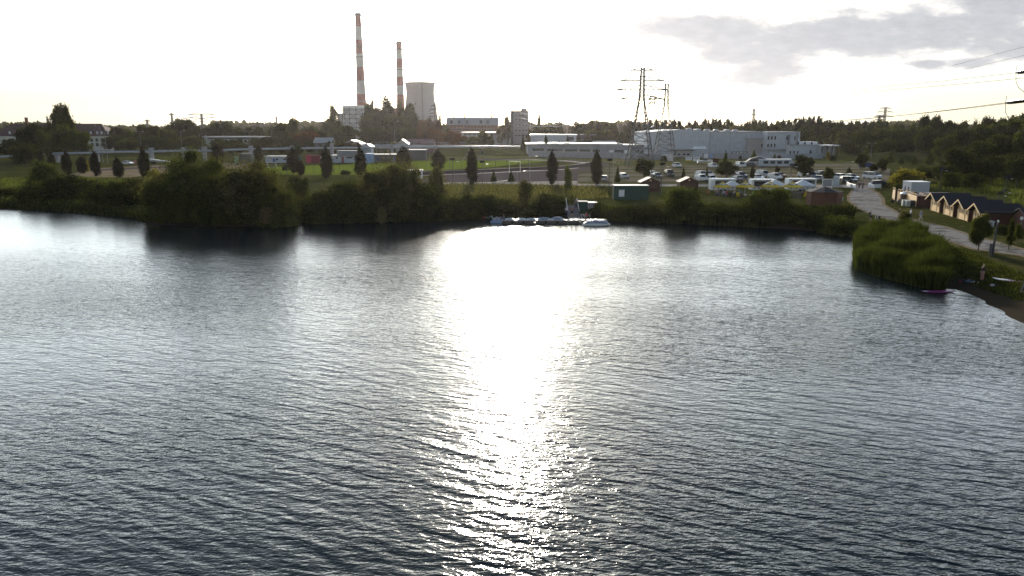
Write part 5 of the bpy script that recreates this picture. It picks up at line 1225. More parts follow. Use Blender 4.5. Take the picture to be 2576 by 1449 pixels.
def lamp(kind, k, x, yt, yb, label, Y=None, rot=0, group=None):
    px, pt = V(k, x, yt)
    p = GT(*V(k, x, yb)) if Y is None else None
    if p is None: p = P(px, pt, Y); p.z = T(p.x, Y)
    h = P(px, pt, p.y).z - p.z
    if kind == 'solar': q = solar_lamp(h)
    elif kind == 'arm': q = arm_lamp(h, 1.4)
    elif kind == 'arm2': q = arm_lamp(h, 1.2, True)
    return q.put((p.x, p.y, p.z), rot, None, label, group)
LG = 'solar street lamps along the footpath'
for a in [('solar', '4', 357, 795, 1180, 'solar street lamp left of the spindle-shaped tree on the footpath'), ('solar', '4', 757, 830, 1185, 'solar street lamp with a tilted square panel right of the spindle-shaped tree'),
          ('arm', '4', 1402, 760, 1130, 'thin lamp mast between the goal frame and the spindle-shaped tree'), ('arm', '4', 1237, 960, 1130, 'short thin pole at the goal frame'),
          ('solar', '5', 847, 585, 972, 'solar street lamp beside the silver car at the car park entrance'), ('solar', '5', 1552, 645, 1092, 'dark solar street lamp in front of the first brown kiosk'),
          ('solar', '6', 1492, 650, 990, 'dark solar street lamp rising between the second and third trailers'), ('solar', '7', 1365, 562, 812, 'dark solar street lamp behind the hut roofs'),
          ('arm', '7', 360, 490, 612, 'thin lamp with a small white head in the car park'), ('arm2', '7', 622, 285, 470, 'double headed lamp in front of the dark wood'),
          ('arm', '7', 520, 320, 470, 'lamp with a bright head left of the double headed one'), ('arm', '7', 1893, 352, 460, 'curved street lamp against the dark wood'),
          ('solar', '7', 2052, 800, 935, 'dark solar lamp behind the last hut'), ('solar', '7', 2010, 835, 935, 'small post with a bright globe behind the last hut'), ('solar', '7', 2085, 650, 800, 'dark solar lamp lost against the wood above the last hut')]:
    lamp(*a)
for (x, yt, yb, lab, kd) in [(470, 370, 585, 'dark twin lamp mast in front of the white hall', 'arm2'), (1205, 385, 545, 'lamp post left of a pair before the white offices', 'arm'), (1268, 380, 545, 'lamp post right of a pair before the white offices', 'arm'), (980, 375, 500, 'lamp post in front of the beige annex', 'arm'), (845, 420, 740, 'thin mast between the parked cars and the billboard', 'arm'),
                         (1850, 400, 550, 'left mast of the frame before the low white shed', 'arm'), (1870, 400, 550, 'right mast of the frame before the low white shed', 'arm')]:
    lamp(kd, '6', x, yt, yb, lab)
for (k, x, yt, lab, Y, kd) in [('1', 1225, 440, 'tall floodlight mast in front of the manor house windows', 300, 'arm2'), ('1', 1290, 500, 'leaning pole right of the manor house windows', 295, 'arm'), ('1', 1722, 512, 'pole lamp in front of the pointed dark tree', 350, 'arm2'), ('1', 2230, 500, 'pole with a long cross arm under the low grey building', 350, 'arm'),
                            ('2', 520, 560, 'pole at the left end of the flat roofed block', 350, 'arm'), ('2', 1100, 505, 'pole lamp in front of the middle of the flat roofed block', 350, 'arm2'), ('2', 1368, 368, 'thin floodlight mast left of the oval tree', 460, 'arm2'), ('3', 1010, 425, 'thin mast in front of the power station clump', 360, 'arm'),
                            ('3', 82, 380, 'antenna mast at the slender see-through tree', 560, 'arm2'), ('V', 1754, 293, 'thin antenna on the roof line of the white hall', 440, 'arm'), ('V', 1870, 300, 'thin flag pole behind the white hall roof', 440, 'arm')]:
    lamp(kd, k, x, yt, None, lab, Y=Y)
# black lamp post by the path, near
p = GTK('8', 1798, 765); hp = P(*V('8', 1862, 380), p.y).z - p.z
t_ = thing('street_lamp', 'tall black lamp post leaning over the path near the beach', 'street lamp', (p.x, p.y, p.z-.05)); dx = (P(*V('8', 1862, 380), p.y).x - p.x)
MB().tube([(0, 0, 0), (dx*.35, 0, hp*.5), (dx*.72, 0, hp*.93)], [.13, .11, .08], 8).obj('pole', darkst, t_)
MB().tube([(dx*.72, 0, hp*.93), (dx*1.1, 0, hp*1.02)], .05, 6).obj('arm', steel, t_); MB().box(dx*1.02, dx*1.5, -.12, .12, hp*.99, hp*1.05).obj('lamp_head', lampw, t_)
p = GTK('8', 1772, 765); t_ = thing('sign_post', 'narrow lattice sign post beside the black lamp post', 'sign', (p.x, p.y, p.z-.03)); hs = P(*V('8', 1772, 612), p.y).z-p.z
MB().box(-.16, -.12, -.02, .02, 0, hs).box(.12, .16, -.02, .02, 0, hs).obj('frame', steel, t_); MB().box(-.11, .11, -.015, .015, hs*.35, hs*.97).obj('board', dgrey, t_)
p = GTK('7', 2235, 1330); t_ = thing('sign_post', 'round white traffic mirror on a thin post at the picture edge', 'sign', (p.x, p.y, p.z-.03)); hs = P(*V('7', 2237, 1095), p.y).z-p.z
MB().tube([(0, 0, 0), (0, 0, hs)], .03, 6).obj('post', steel, t_); MB().tube([(0, -.03, hs), (0, .02, hs)], .22, 16).obj('disc', lampw, t_)

# the pylon that carries the strain insulators, just outside the picture
px_, py_ = i1.x + 7.2, NR; gz = max(T(px_, py_), 0.1)
hA, hB = i1.z + .5 - gz, i2.z + .65 - gz
pylon('lattice strain pylon on the beach carrying the dark insulator strings', px_, py_, hA + 7.0, [(hA/(hA+7.0), 3.7), (hB/(hA+7.0), 4.2)], 2.6, .8, zk=.5, r=.07, seg=7, zbase=gz-.05)
# ------------------------------------------------------------------ cars
tyre = mat('tyre', (0.02, 0.02, 0.02), .9); rim = mat('wheel_rim', (0.35, 0.35, 0.36), .3, metal=.8); carglass = mat('car_glass', (0.02, 0.025, 0.03), .06)
taill = mat('tail_lamp', (0.30, 0.01, 0.01), .2); headl = mat('head_lamp', (0.6, 0.6, 0.6), .1); plate = mat('number_plate', (0.6, 0.6, 0.55), .4); plastic = mat('black_plastic', (0.03, 0.03, 0.03), .6)
def paint(n, c): return mat('paint_'+n, c, .22, metal=.0, var=.02, coat=.6)
PAINT = dict(white=paint('white', (.72, .72, .72)), silver=paint('silver', (.42, .43, .45)), black=paint('black', (.015, .015, .017)), navy=paint('navy', (.02, .03, .07)), grey=paint('grey', (.12, .12, .13)),
             blue=paint('blue', (.02, .06, .22)), brown=paint('brown', (.10, .05, .035)), red=paint('red', (.3, .02, .03)))
def car_kind(L_, W_, H_, hood, belt, gb, name):
    "gb: greenhouse y at belt front, roof front, roof rear, belt rear; front of the car is -y"
    def b_():
        t_ = thing(name, 'x', 'car'); h = L_/2; w = W_/2
        prof = [(-h, .32), (-h, .62), (-h+.12, hood-.1), (gb[0]-.05, hood+.04), (gb[0], belt), (gb[3], belt), (h-.06, belt-.04), (h, .60), (h, .32)]
        mb = MB()
        # lower body: three strips so that the flanks tuck in
        for (ww, dz, k) in ((w, 0, 1.0),):
            mb.slabx(prof, -ww, ww)
        me = mb.mesh('body'); bmx = bmesh.new(); bmx.from_mesh(me); bmesh.ops.bevel(bmx, geom=bmx.edges[:], offset=.07, segments=2, affect='EDGES', clamp_overlap=True)
        # roof and pillars join the body
        bmx.to_mesh(me); bmx.free(); me.materials.append(PAINT['white']); me.shade_smooth() if False else None
        body = link('body', me, t_)
        wt = w*.78; z0, z1 = belt-.01, H_
        f0, f1, r1, r0 = gb
        gv = [(-w*.95, f0, z0), (w*.95, f0, z0), (w*.95, r0, z0), (-w*.95, r0, z0), (-wt, f1, z1-.06), (wt, f1, z1-.06), (wt, r1, z1-.06), (-wt, r1, z1-.06)]
        G_ = MB(); G_.add(gv, [(0,1,5,4), (1,2,6,5), (2,3,7,6), (3,0,4,7), (4,5,6,7)]); G_.obj('windows', carglass, t_)
        R_ = MB(); R_.box(-wt-.02, wt+.02, f1-.02, r1+.02, z1-.075, z1-.01)
        for s_ in (-1, 1):
            for (a, c) in (((s_*w*.955, f0, z0), (s_*(wt+.01), f1, z1-.06)), ((s_*w*.955, (f0+r0)/2, z0), (s_*(wt+.01), (f1+r1)/2, z1-.06)), ((s_*w*.955, r0, z0), (s_*(wt+.01), r1, z1-.06))): R_.bar(a, c, .045)
        R_.obj('roof', PAINT['white'], t_)
        for sx_ in (-1, 1):
            for y_ in (-h+.82, h-.80):
                wv = MB().tube([(sx_*(w-.17), y_, .32), (sx_*(w+.015), y_, .32)], .32, 16).obj('wheel', tyre, t_); MB().tube([(sx_*(w-.0), y_, .32), (sx_*(w+.03), y_, .32)], .19, 10).obj('rim', rim, wv)
            MB().box(sx_*w*.62-.16, sx_*w*.62+.16, -h-.012, -h+.05, hood-.28, hood-.14).obj('headlight', headl, t_)
            MB().box(sx_*w*.80-.10, sx_*w*.80+.10, h-.06, h+.015, belt-.38, belt-.08).obj('tail_light', taill, t_)
            MB().box(sx_*(w+.1)-.09, sx_*(w+.1)+.09, f0+.15, f0+.28, belt, belt+.14).obj('mirror', PAINT['white'], t_)
        MB().box(-.26, .26, h-.01, h+.02, .62, .74).obj('number_plate', plate, t_)
        MB().box(-w*.9, w*.9, h-.03, h+.05, .34, .48).box(-w*.9, w*.9, -h-.05, -h+.03, .32, .46).obj('bumper', plastic, t_)
        return t_
    return Kind(b_)
KC = dict(hatch=car_kind(4.1, 1.76, 1.48, .92, .98, (-1.05, -.35, 1.35, 1.85), 'parked_car'), suv=car_kind(4.6, 1.86, 1.72, 1.08, 1.12, (-1.2, -.5, 1.75, 2.15), 'parked_car'),
          van=car_kind(4.9, 1.92, 1.98, 1.15, 1.18, (-1.75, -.9, 2.15, 2.40), 'parked_van'), sedan=car_kind(4.6, 1.80, 1.44, .90, .96, (-1.0, -.2, 1.05, 1.75), 'parked_car'),
          estate=car_kind(4.6, 1.80, 1.50, .92, .98, (-1.05, -.3, 1.80, 2.18), 'parked_car'))
CG = 'vehicles parked in the gravel car park'
for (kd, col, k, x, yb, rot, lab) in [
 ('hatch', 'silver', '5', 778, 866, 172, 'silver estate car nearest the entrance, beside the last spindle-shaped tree'),
 ('hatch', 'silver', '5', 1045, 832, 14, 'silver hatchback parked alone beyond the staked young tree'),
 ('suv', 'white', '5', 1768, 682, 10, 'white off-roader standing alone in the farthest grass row'),
 ('estate', 'navy', '5', 1500, 826, 6, 'dark navy car behind the roof of the first brown kiosk'),
 ('hatch', 'white', '5', 1440, 800, 6, 'white car half hidden behind the dark navy one'),
 ('van', 'black', '5', 1662, 806, 2, 'black people carrier right of the dark navy car'),
 ('suv', 'white', '6', 292, 812, 14, 'white off-roader with a roof shining beside the thin young tree'),
 ('suv', 'white', '6', 288, 866, 12, 'white off-roader in front of another, above the second kiosk'),
 ('hatch', 'silver', '6', 385, 800, 12, 'pale silver car behind the thin young tree'),
 ('estate', 'white', '6', 428, 866, 10, 'white car at the left corner of the first trailer'),
 ('suv', 'white', '6', 450, 688, 12, 'white car in the far row by the large round tree'),
 ('van', 'white', '6', 818, 682, 8, 'white van in the far row left of the houseboat'),
 ('hatch', 'black', '6', 968, 672, 4, 'black car in the far row in front of the houseboat'),
 ('suv', 'navy', '6', 822, 826, 10, 'dark blue off-roader behind the first two trailers'),
 ('hatch', 'silver', '6', 772, 862, 190, 'silver car above the roof of the first trailer'),
 ('estate', 'white', '6', 1050, 850, 12, 'white estate car in front of the dark van, above the middle trailer'),
 ('van', 'silver', '6', 1122, 816, 16, 'large silver van with dark glass above the middle trailer'),
 ('suv', 'white', '6', 1290, 846, 12, 'white car beside the russet shrub'),
 ('hatch', 'brown', '6', 1350, 818, 10, 'brown car half hidden by the russet shrub'),
 ('van', 'grey', '6', 1760, 832, 6, 'grey van above the roof of the third trailer'),
 ('estate', 'white', '6', 1692, 818, 10, 'white car at the left of the grey van'),
 ('sedan', 'silver', '6', 1890, 862, 150, 'silver saloon facing the trailers at their last corner'),
 ('suv', 'black', '6', 1915, 812, 10, 'black pickup behind the silver saloon'),
 ('estate', 'silver', '6', 2090, 838, 12, 'pale estate car behind the dark green tree with the pointed tip'),
 ('suv', 'white', '7', 295, 682, 14, 'white off-roader with a dark back behind the tall white sign'),
 ('suv', 'black', '7', 330, 712, 170, 'black car facing the path right of the tall white sign'),
 ('estate', 'silver', '7', 415, 676, 12, 'silver estate car with red lamps glinting, under the dark sapling'),
 ('hatch', 'grey', '7', 400, 706, 10, 'dark grey car behind the barrier left of the path'),
 ('van', 'white', '7', 635, 672, 28, 'white van with a blue-grey back standing alone right of the path'),
 ('van', 'blue', '7', 582, 550, 60, 'blue van in the shade at the foot of the mound'),
 ('sedan', 'silver', '7', 640, 540, 80, 'pale car behind the blue van in the shade'),
 ('estate', 'navy', '7', 715, 752, 96, 'dark blue car parked sideways behind the white barrier'),
 ('sedan', 'white', '1', 1570, 915, 80, 'white pickup in the yard behind the columnar trees'),
 ('sedan', 'red', '1', 1700, 905, 100, 'small red car in the yard by the pipeline pillar')]:
    p = GTK(k, x, yb); o = KC[kd].put((p.x, p.y, p.z+.012), math.radians(180+rot) if False else math.radians(180 + rot + 180), None, lab, CG if k != '1' else 'cars in the yard')
    for part in ('body', 'roof', 'mirror'): recolor(o, part, PAINT[col])
def slabprof(name, label, cat, loc, rot): return thing(name, label, cat, loc, rot)
# boats standing at the back of the car park
def boat_hull(name, label, loc, rot, L_, W_, H_, hull, deckm, group=None, cabin=None):
    t_ = thing(name, label, 'boat', loc, rot, group); n = 12; mb = MB(); secs = []
    for i in range(n+1):
        s_ = i/n; w_ = W_/2*min(1, (1-s_)*2.6)**.6 if s_ > .5 else W_/2*(.82+.36*s_); zk = .25*max(0, s_-.6)*H_; top = H_*(1+.22*s_*s_)
        x_ = -L_/2+L_*s_; w_ = max(w_, .03); secs.append([(x_, -w_, top), (x_, -w_*.86, top*.45+zk), (x_, 0, zk), (x_, w_*.86, top*.45+zk), (x_, w_, top)])
    o = 0
    for s_ in secs: mb.v += s_
    for i in range(n):
        for j in range(4): a = i*5+j; mb.f.append((a, a+1, a+6, a+5))
    mb.f.append((0, 1, 2, 3, 4)); mb.obj('hull', hull, t_, True)
    dk = MB(); dk.v = [(s_[0][0], s_[0][1]*.99, s_[0][2]-.04) for s_ in secs] + [(s_[4][0], s_[4][1]*.99, s_[4][2]-.04) for s_ in secs]; m_ = n+1
    dk.f = [(i, i+1, m_+i+1, m_+i) for i in range(n)]; dk.obj('deck', deckm, t_)
    return t_
p = GTK('6', 340, 632); t_ = boat_hull('motor_boat', 'small white motor boat on the grass in the far row', (p.x, p.y, p.z+.3), 0.1, 6.0, 2.2, 1.0, whitep, whitep)
MB().box(-1.8, -1.6, -.8, .8, -.3, .3).box(1.2, 1.4, -.7, .7, -.3, .3).obj('cradle', steel, t_); MB().slabx([(-.7, 1.0), (-.5, 1.5), (.5, 1.5), (.7, 1.0)], -.6, .6).obj('windscreen', carglass, t_)
p = GTK('6', 1060, 668); t_ = boat_hull('motor_boat', 'long white motor yacht with a dark canopy in the far row', (p.x, p.y+1, p.z+.35), 0.0, 11.5, 3.0, 1.3, whitep, whitep)
MB().slaby([(-4, 1.35), (-2.6, 2.4), (.2, 3.1), (2.2, 2.6), (4.2, 1.5)], -1.1, 1.1).obj('canopy', dgrey, t_); MB().slaby([(-3.2, 1.4), (-2.9, 2.0), (3.0, 2.0), (3.6, 1.5)], -1.16, -1.08).obj('windows', carglass, t_)
MB().tube([(-2.6, -1.2, 2.5), (.2, -1.2, 3.25), (2.3, -1.2, 2.7), (4.4, -1.2, 1.55)], .06, 5).obj('rail', whitep, t_); MB().box(-3, -2.7, -1, 1, -.35, .3).box(2.4, 2.7, -1, 1, -.35, .3).obj('cradle', steel, t_)
p = GTK('6', 1310, 672); t_ = thing('houseboat', 'long white houseboat with big windows and a slanted bow in the far row', 'boat', (p.x, p.y, p.z)); 
MB().slaby([(-6.2, .3), (-5.8, 2.5), (5.2, 2.5), (6.6, 1.4), (5.9, .3)], 0, 3).obj('hull', white, t_); MB().box(-6, 5.3, -.15, 3.15, 2.5, 2.65).obj('roof', whitep, t_)
for i in range(4): MB().box(-4.6+2.4*i, -2.9+2.4*i, -.04, .02, 1.1, 2.0).obj('window', carglass, t_)
MB().box(-5, -4.7, .3, 2.7, 0, .3).box(3.6, 3.9, .3, 2.7, 0, .3).obj('cradle', steel, t_)
for i, (x, c_) in enumerate([(690, 'white'), (880, 'white')]):
    p = GTK('6', x, 664); boat_hull('dinghy', ['white rowing dinghy beside the white van in the far row', 'white dinghy between the white van and the black car'][i], (p.x, p.y, p.z+.05), .1, 4.2, 1.6, .7, whitep, whitep, 'dinghies on the grass')
# billboards
for x, lab, low in [(117, 'white notice board with a yellow lower edge on two legs in the meadow', True), (223, 'plain white notice board on two legs in the meadow', False)]:
    p = GTK('6', x, 604); t_ = thing('notice_board', lab, 'sign', (p.x, p.y, p.z-.02)); MB().box(-1.35, 1.35, -.05, .05, .25, 1.95).obj('board', whitep, t_)
    MB().box(-1.2, -1.1, .05, .15, 0, 1.9).box(1.1, 1.2, .05, .15, 0, 1.9).obj('legs', steel, t_)
    if low: MB().box(-1.3, 1.3, -.07, -.05, .28, .75).obj('yellow_band', mat('yellow', (.65, .45, .02), .6), t_)
    MB().box(-.9, -.5, -.075, -.05, 1.3, 1.6).box(-.3, .9, -.075, -.05, 1.35, 1.5).obj('lettering', plastic, t_)

# ------------------------------------------------------------------ timber
wood_r = striped('red_brown_boards', (.085, .032, .022), (.03, .012, .01), 2, .16, .12, .8)
wood_l = striped('cream_boards', (.70, .47, .22), (.25, .14, .06), 2, .15, .14, .7)
wood_b = mat('brown_wood', (.09, .05, .032), .85, var=.2); woodtrim = mat('pale_trim', (.66, .46, .23), .7); felt = mat('roof_felt', (.016, .016, .023), .95, var=.2, scale=3)
kroof = mat('kiosk_shingles', (.12, .07, .055), .75, var=.2, scale=3)
def kiosk(k, x0, x1, yt, yb, lab):
    a, c = GK(k, x0, yb), GK(k, x1, yb); w = (c.x-a.x)/2; H = PK(k, (x0+x1)/2, yt, a.y).z-1.2; t_ = thing('kiosk', lab, 'kiosk', ((a.x+c.x)/2, a.y, 1.18)); h = H*.70
    MB().box(-w*.88, w*.88, 0, 3.0, 0, h).obj('wall', wood_r, t_)
    MB().slaby([(-w*.88, h), (w*.88, h), (0, H-.12)], .01, 2.99).obj('gable_wall', wood_r, t_)
    MB().slaby([(-w, h-.12), (0, H), (w, h-.12), (w, h-.24), (0, H-.12), (-w, h-.24)], -.5, 3.3).obj('roof', kroof, t_)
    MB().slaby([(-.32, h+.12), (.32, h+.12), (0, h+.55)], -.05, .0).obj('gable_vent', woodtrim, t_)
    MB().box(-w*.6, w*.6, -.06, .01, h*.42, h*.85).obj('shutter', wood_b, t_); MB().box(-w*.68, w*.68, -.3, .0, h*.38, h*.41).obj('counter', wood_b, t_)
kiosk('5', 1262, 1556, 814, 1010, 'first brown wooden kiosk with a triangular gable vent, behind the green cabin')
kiosk('5', 1792, 2075, 812, 1005, 'second brown wooden kiosk with a triangular gable vent, behind the tall bright bush')
def hex_hut():
    a, c = GK('7', 0, 968), GK('7', 372, 968); w = (c.x-a.x)/2; H = PK('7', 185, 770, a.y+w).z-1.2
    t_ = thing('octagonal_hut', 'wide dark red-brown octagonal timber hut with a low dark roof by the path', 'hut', ((a.x+c.x)/2, a.y+w, 1.18)); h = H*.80
    MB().lathe([(w, 0), (w, h)], 8, phase=PI/8).obj('wall', striped('brick_red_boards', (.11, .042, .026), (.055, .022, .014), 2, .15, .15, .85), t_)
    MB().lathe([(w*1.07, h-.02), (w*1.07, h+.06), (.08, H+.35)], 8, phase=PI/8).obj('roof', felt, t_)
    MB().box(-.45, .45, w*.93, w*.98, 0, 2.0).obj('door', wood_b, t_); MB().box(w*.86, w*.90, -w*.55, -w*.45, .9, 1.5).obj('notice', whitep, t_)
hex_hut()
b = Bld('green_cabin', 'long dark green sheet metal cabin with a white shuttered window by the shore', '5', 920, 1390, 932, ybase=1118, D=2.5, cat='cabin', wall=gpanel)
b.wall(m=striped('green_corrugated', (.012, .060, .045), (.006, .03, .024), 0, .28, .25, .5)); b.flat(metalroof, over=.06, th=.12)
f = b.slab(1012, 1088, 982, 1076, 'window', whitep, -.07, .0); MB().box(b.lx(1010), b.lx(1090), -.10, -.07, b.lz(990), b.lz(978)).obj('shutter_box', metalroof, f)
b.slab(1300, 1304, 940, 1110, 'corner_post', gpanel, -.03, 0)
p = GTK('5', 918, 1090); t_ = thing('flag_pole', 'thin pale pole at the left corner of the green cabin', 'pole', (p.x-.3, p.y, p.z)); MB().tube([(0, 0, 0), (0, 0, P(*V('5', 918, 600), p.y).z-p.z)], [.05, .03], 6).obj('pole', metalroof, t_)
# four plank huts in a row, doors towards the path
HD = Vector((-.178, -.984)); ANG = math.radians(-100.3)
def plank_hut():
    t_ = thing('plank_hut', 'x', 'hut'); w, h, H, D = 1.95, 2.15, 3.15, 4.8
    MB().box(-w, w, 0, D, 0, h).obj('wall', wood_r, t_)
    MB().slaby([(-w, h), (w, h), (0, H-.08)], .01, D-.01).obj('gable_wall', wood_r, t_)
    MB().slaby([(-w-.3, h-.16), (0, H), (w+.3, h-.16), (w+.3, h-.28), (0, H-.14), (-w-.3, h-.28)], -.95, D+.25).obj('roof', felt, t_)
    MB().slaby([(-w-.32, h-.20), (0, H-.02), (w+.32, h-.20), (w+.32, h-.40), (0, H-.24), (-w-.32, h-.40)], -1.02, -.95).obj('barge_board', woodtrim, t_)
    f_ = MB().box(-w*.93, w*.93, -.06, -.0, .05, h-.05).obj('front', wood_l, t_)
    for s_ in (-1, 1):
        d = MB().box(s_*.02 if s_ > 0 else -.72, .72 if s_ > 0 else -.02, -.11, -.06, .08, 1.95).obj('door', wood_l, t_); MB().box(s_*.36-.12, s_*.36+.12, -.13, -.11, 1.05, 1.65).obj('pane', dgrey, d)
        wn = MB().box(s_*1.32-.20, s_*1.32+.20, -.10, -.06, .95, 1.65).obj('window', woodtrim, t_); MB().box(s_*1.32-.13, s_*1.32+.13, -.12, -.10, 1.02, 1.58).obj('pane', dgrey, wn)
        MB().box(s_*w*.98-.06, s_*w*.98+.06, -.12, -.0, 0, h).obj('corner_post', woodtrim, t_)
    return t_
KH = Kind(plank_hut)
hutc = []
for i, (pa, pb) in enumerate([((865, 700), (1005, 745)), ((1105, 765), (1255, 820)), ((1375, 850), (1545, 915)), ((1665, 935), (1850, 1000))]):
    a, c = GK('H', *pa), GK('H', *pb); m_ = (a+c)/2; hutc.append(m_)
base_ = Vector((70.3, 126.0)); last_ = Vector((67.1, 108.6))
for i, lab in enumerate(['plank hut with cream doors nearest the slatted screens', 'plank hut with cream doors, second from the slatted screens', 'plank hut with cream doors, third from the slatted screens', 'plank hut with cream doors behind the young maple']):
    q = base_.lerp(last_, i/3); KH.put((q.x, q.y, 1.19), ANG, None, lab, 'row of plank huts')
q = base_.lerp(last_, 4/3) + Vector((3.6, 0.8)); t_ = thing('dark_hut', 'dark windowless hut at the near end of the row of plank huts', 'hut', (q.x, q.y, 1.18), ANG)
MB().box(-2.0, 2.0, 0, 4.2, 0, 2.15).obj('wall', wood_r, t_); MB().slaby([(-2.3, 2.0), (0, 3.0), (2.3, 2.0), (2.3, 1.88), (0, 2.86), (-2.3, 1.88)], -.4, 4.5).obj('roof', felt, t_); MB().slaby([(-2.0, 2.15), (2.0, 2.15), (0, 2.85)], .01, 4.19).obj('gable_wall', wood_r, t_)
p = GTK('8', 1775, 440); t_ = thing('parasol_box', 'small bright white bin leaning at the corner of the dark hut', 'bin', (p.x, p.y, p.z), .3); MB().slabx([(-.3, 0), (-.36, .75), (.36, .75), (.3, 0)], -.35, .35).obj('body', whitep, t_); MB().slabx([(-.4, .75), (-.36, .86), (.36, .92), (.42, .75)], -.4, .4).obj('lid', whitep, t_)
# slatted screens with scalloped tops
for i, (pa, pb, lab) in enumerate([((220, 508), (263, 528), 'narrow cream slatted screen at the far end of the row'), ((305, 548), (400, 572), 'cream slatted screen with two scallops behind the seated pair'), ((440, 570), (645, 655), 'widest cream slatted screen with four scallops behind the bins')]):
    a, c = GK('H', *pa), GK('H', *pb); m_ = (a+c)/2; w = max((c-a).length/2, .9); d = (c-a).normalized(); an = math.atan2(d.y, d.x)
    t_ = thing('slatted_screen', lab, 'screen', (m_.x, m_.y, 1.18), an, 'slatted screens')
    MB().box(-w, w, 0, .05, 0, 1.95).obj('backing', wood_b, t_); mb = MB()
    for j in range(8): mb.box(-w, w, -.05, -.005, .08+.235*j, .25+.235*j)
    mb.obj('slats', woodtrim, t_); ns = max(1, int(w*2/1.1)); ds = 2*w/ns
    for j in range(ns): MB().tube([(-w+ds*(j+.5)+ds*.48*math.cos(PI*u_/8), -.02, 1.98+ds*.30*math.sin(PI*u_/8)) for u_ in range(9)], .06, 5).obj('scallop', woodtrim, t_)
    MB().box(w-.05, w+.12, 0, 3.2 if i == 2 else 2.4, 0, 2.0).box(-w, w+.12, 2.3, 2.4, 0, 2.0).obj('side_wall', wood_r, t_)
q = GK('H', 650, 655); t_ = thing('store_hut', 'dark flat topped store between the widest screen and the first plank hut', 'hut', (q.x+2.4, q.y+1.2, 1.18), ANG); MB().box(-2.2, 2.0, 0, 4, 0, 2.25).obj('wall', wood_r, t_); MB().box(-2.3, 2.1, -.1, 4.1, 2.25, 2.37).obj('roof', felt, t_)
c = PK('H', 485, 378, 141); t_ = thing('hot_tub', 'round tub with a domed white cover behind the slatted screens', 'tub', (c.x, 141, 1.18)); r_ = .5*200*.1406*mpp(141)
MB().lathe([(r_*.95, 0), (r_, c.z-1.6)], 20).obj('tub', wood_b, t_); MB().lathe([(r_*1.03, c.z-1.6), (r_*1.0, c.z-1.45), (r_*.6, c.z-1.15), (r_*.05, c.z-1.05)], 24).obj('cover', whitep, t_, True)
c = PK('H', 572, 207, 150); H_ = c.z - 1.2; t_ = thing('utility_box', 'pale grey box building with a bright flat roof behind the slatted screens', 'building', (c.x, 150, 1.18)); W_ = PK('H', 900, 207, 150).x-c.x
MB().box(0, W_, 0, 3.4, 0, H_).obj('wall', mat('unit_grey', (.42, .43, .46), .5, var=.05), t_); MB().box(-.06, W_+.06, -.06, 3.46, H_, H_+.1).obj('roof', whitep, t_)
for y_ in (.8, 2.1): MB().box(-.05, 0, y_, y_+.35, .9, 2.2).obj('vent', dgrey, t_)
for x, yt, lab, m_ in [(425, 515, 'pale wheeled bin leaning by the widest slatted screen', offwh), (458, 520, 'dark wheeled bin between the pale bins', plastic), (492, 540, 'second pale edged wheeled bin by the widest screen', offwh), (560, 530, 'big black waste container by the widest screen', plastic)]:
    p = GTK('H', x, 635 + (10 if x > 480 else 0)); bw = .32 if x < 540 else .9; t_ = thing('wheeled_bin', lab, 'bin', (p.x, p.y, p.z), -.2, 'bins by the screen')
    MB().slabx([(-.3, .08), (-.38, 1.0), (.38, 1.0), (.3, .08)], -bw, bw).obj('body', plastic if m_ is plastic else m_, t_); MB().slabx([(-.42, 1.0), (-.38, 1.06), (.3, 1.14), (.42, 1.0)], -bw-.03, bw+.03).obj('lid', m_ if x < 540 else plastic, t_)
    for s_ in (-1, 1): MB().tube([(s_*bw*.8-.04, .3, .1), (s_*bw*.8+.04, .3, .1)], .1, 10).obj('wheel', tyre, t_)

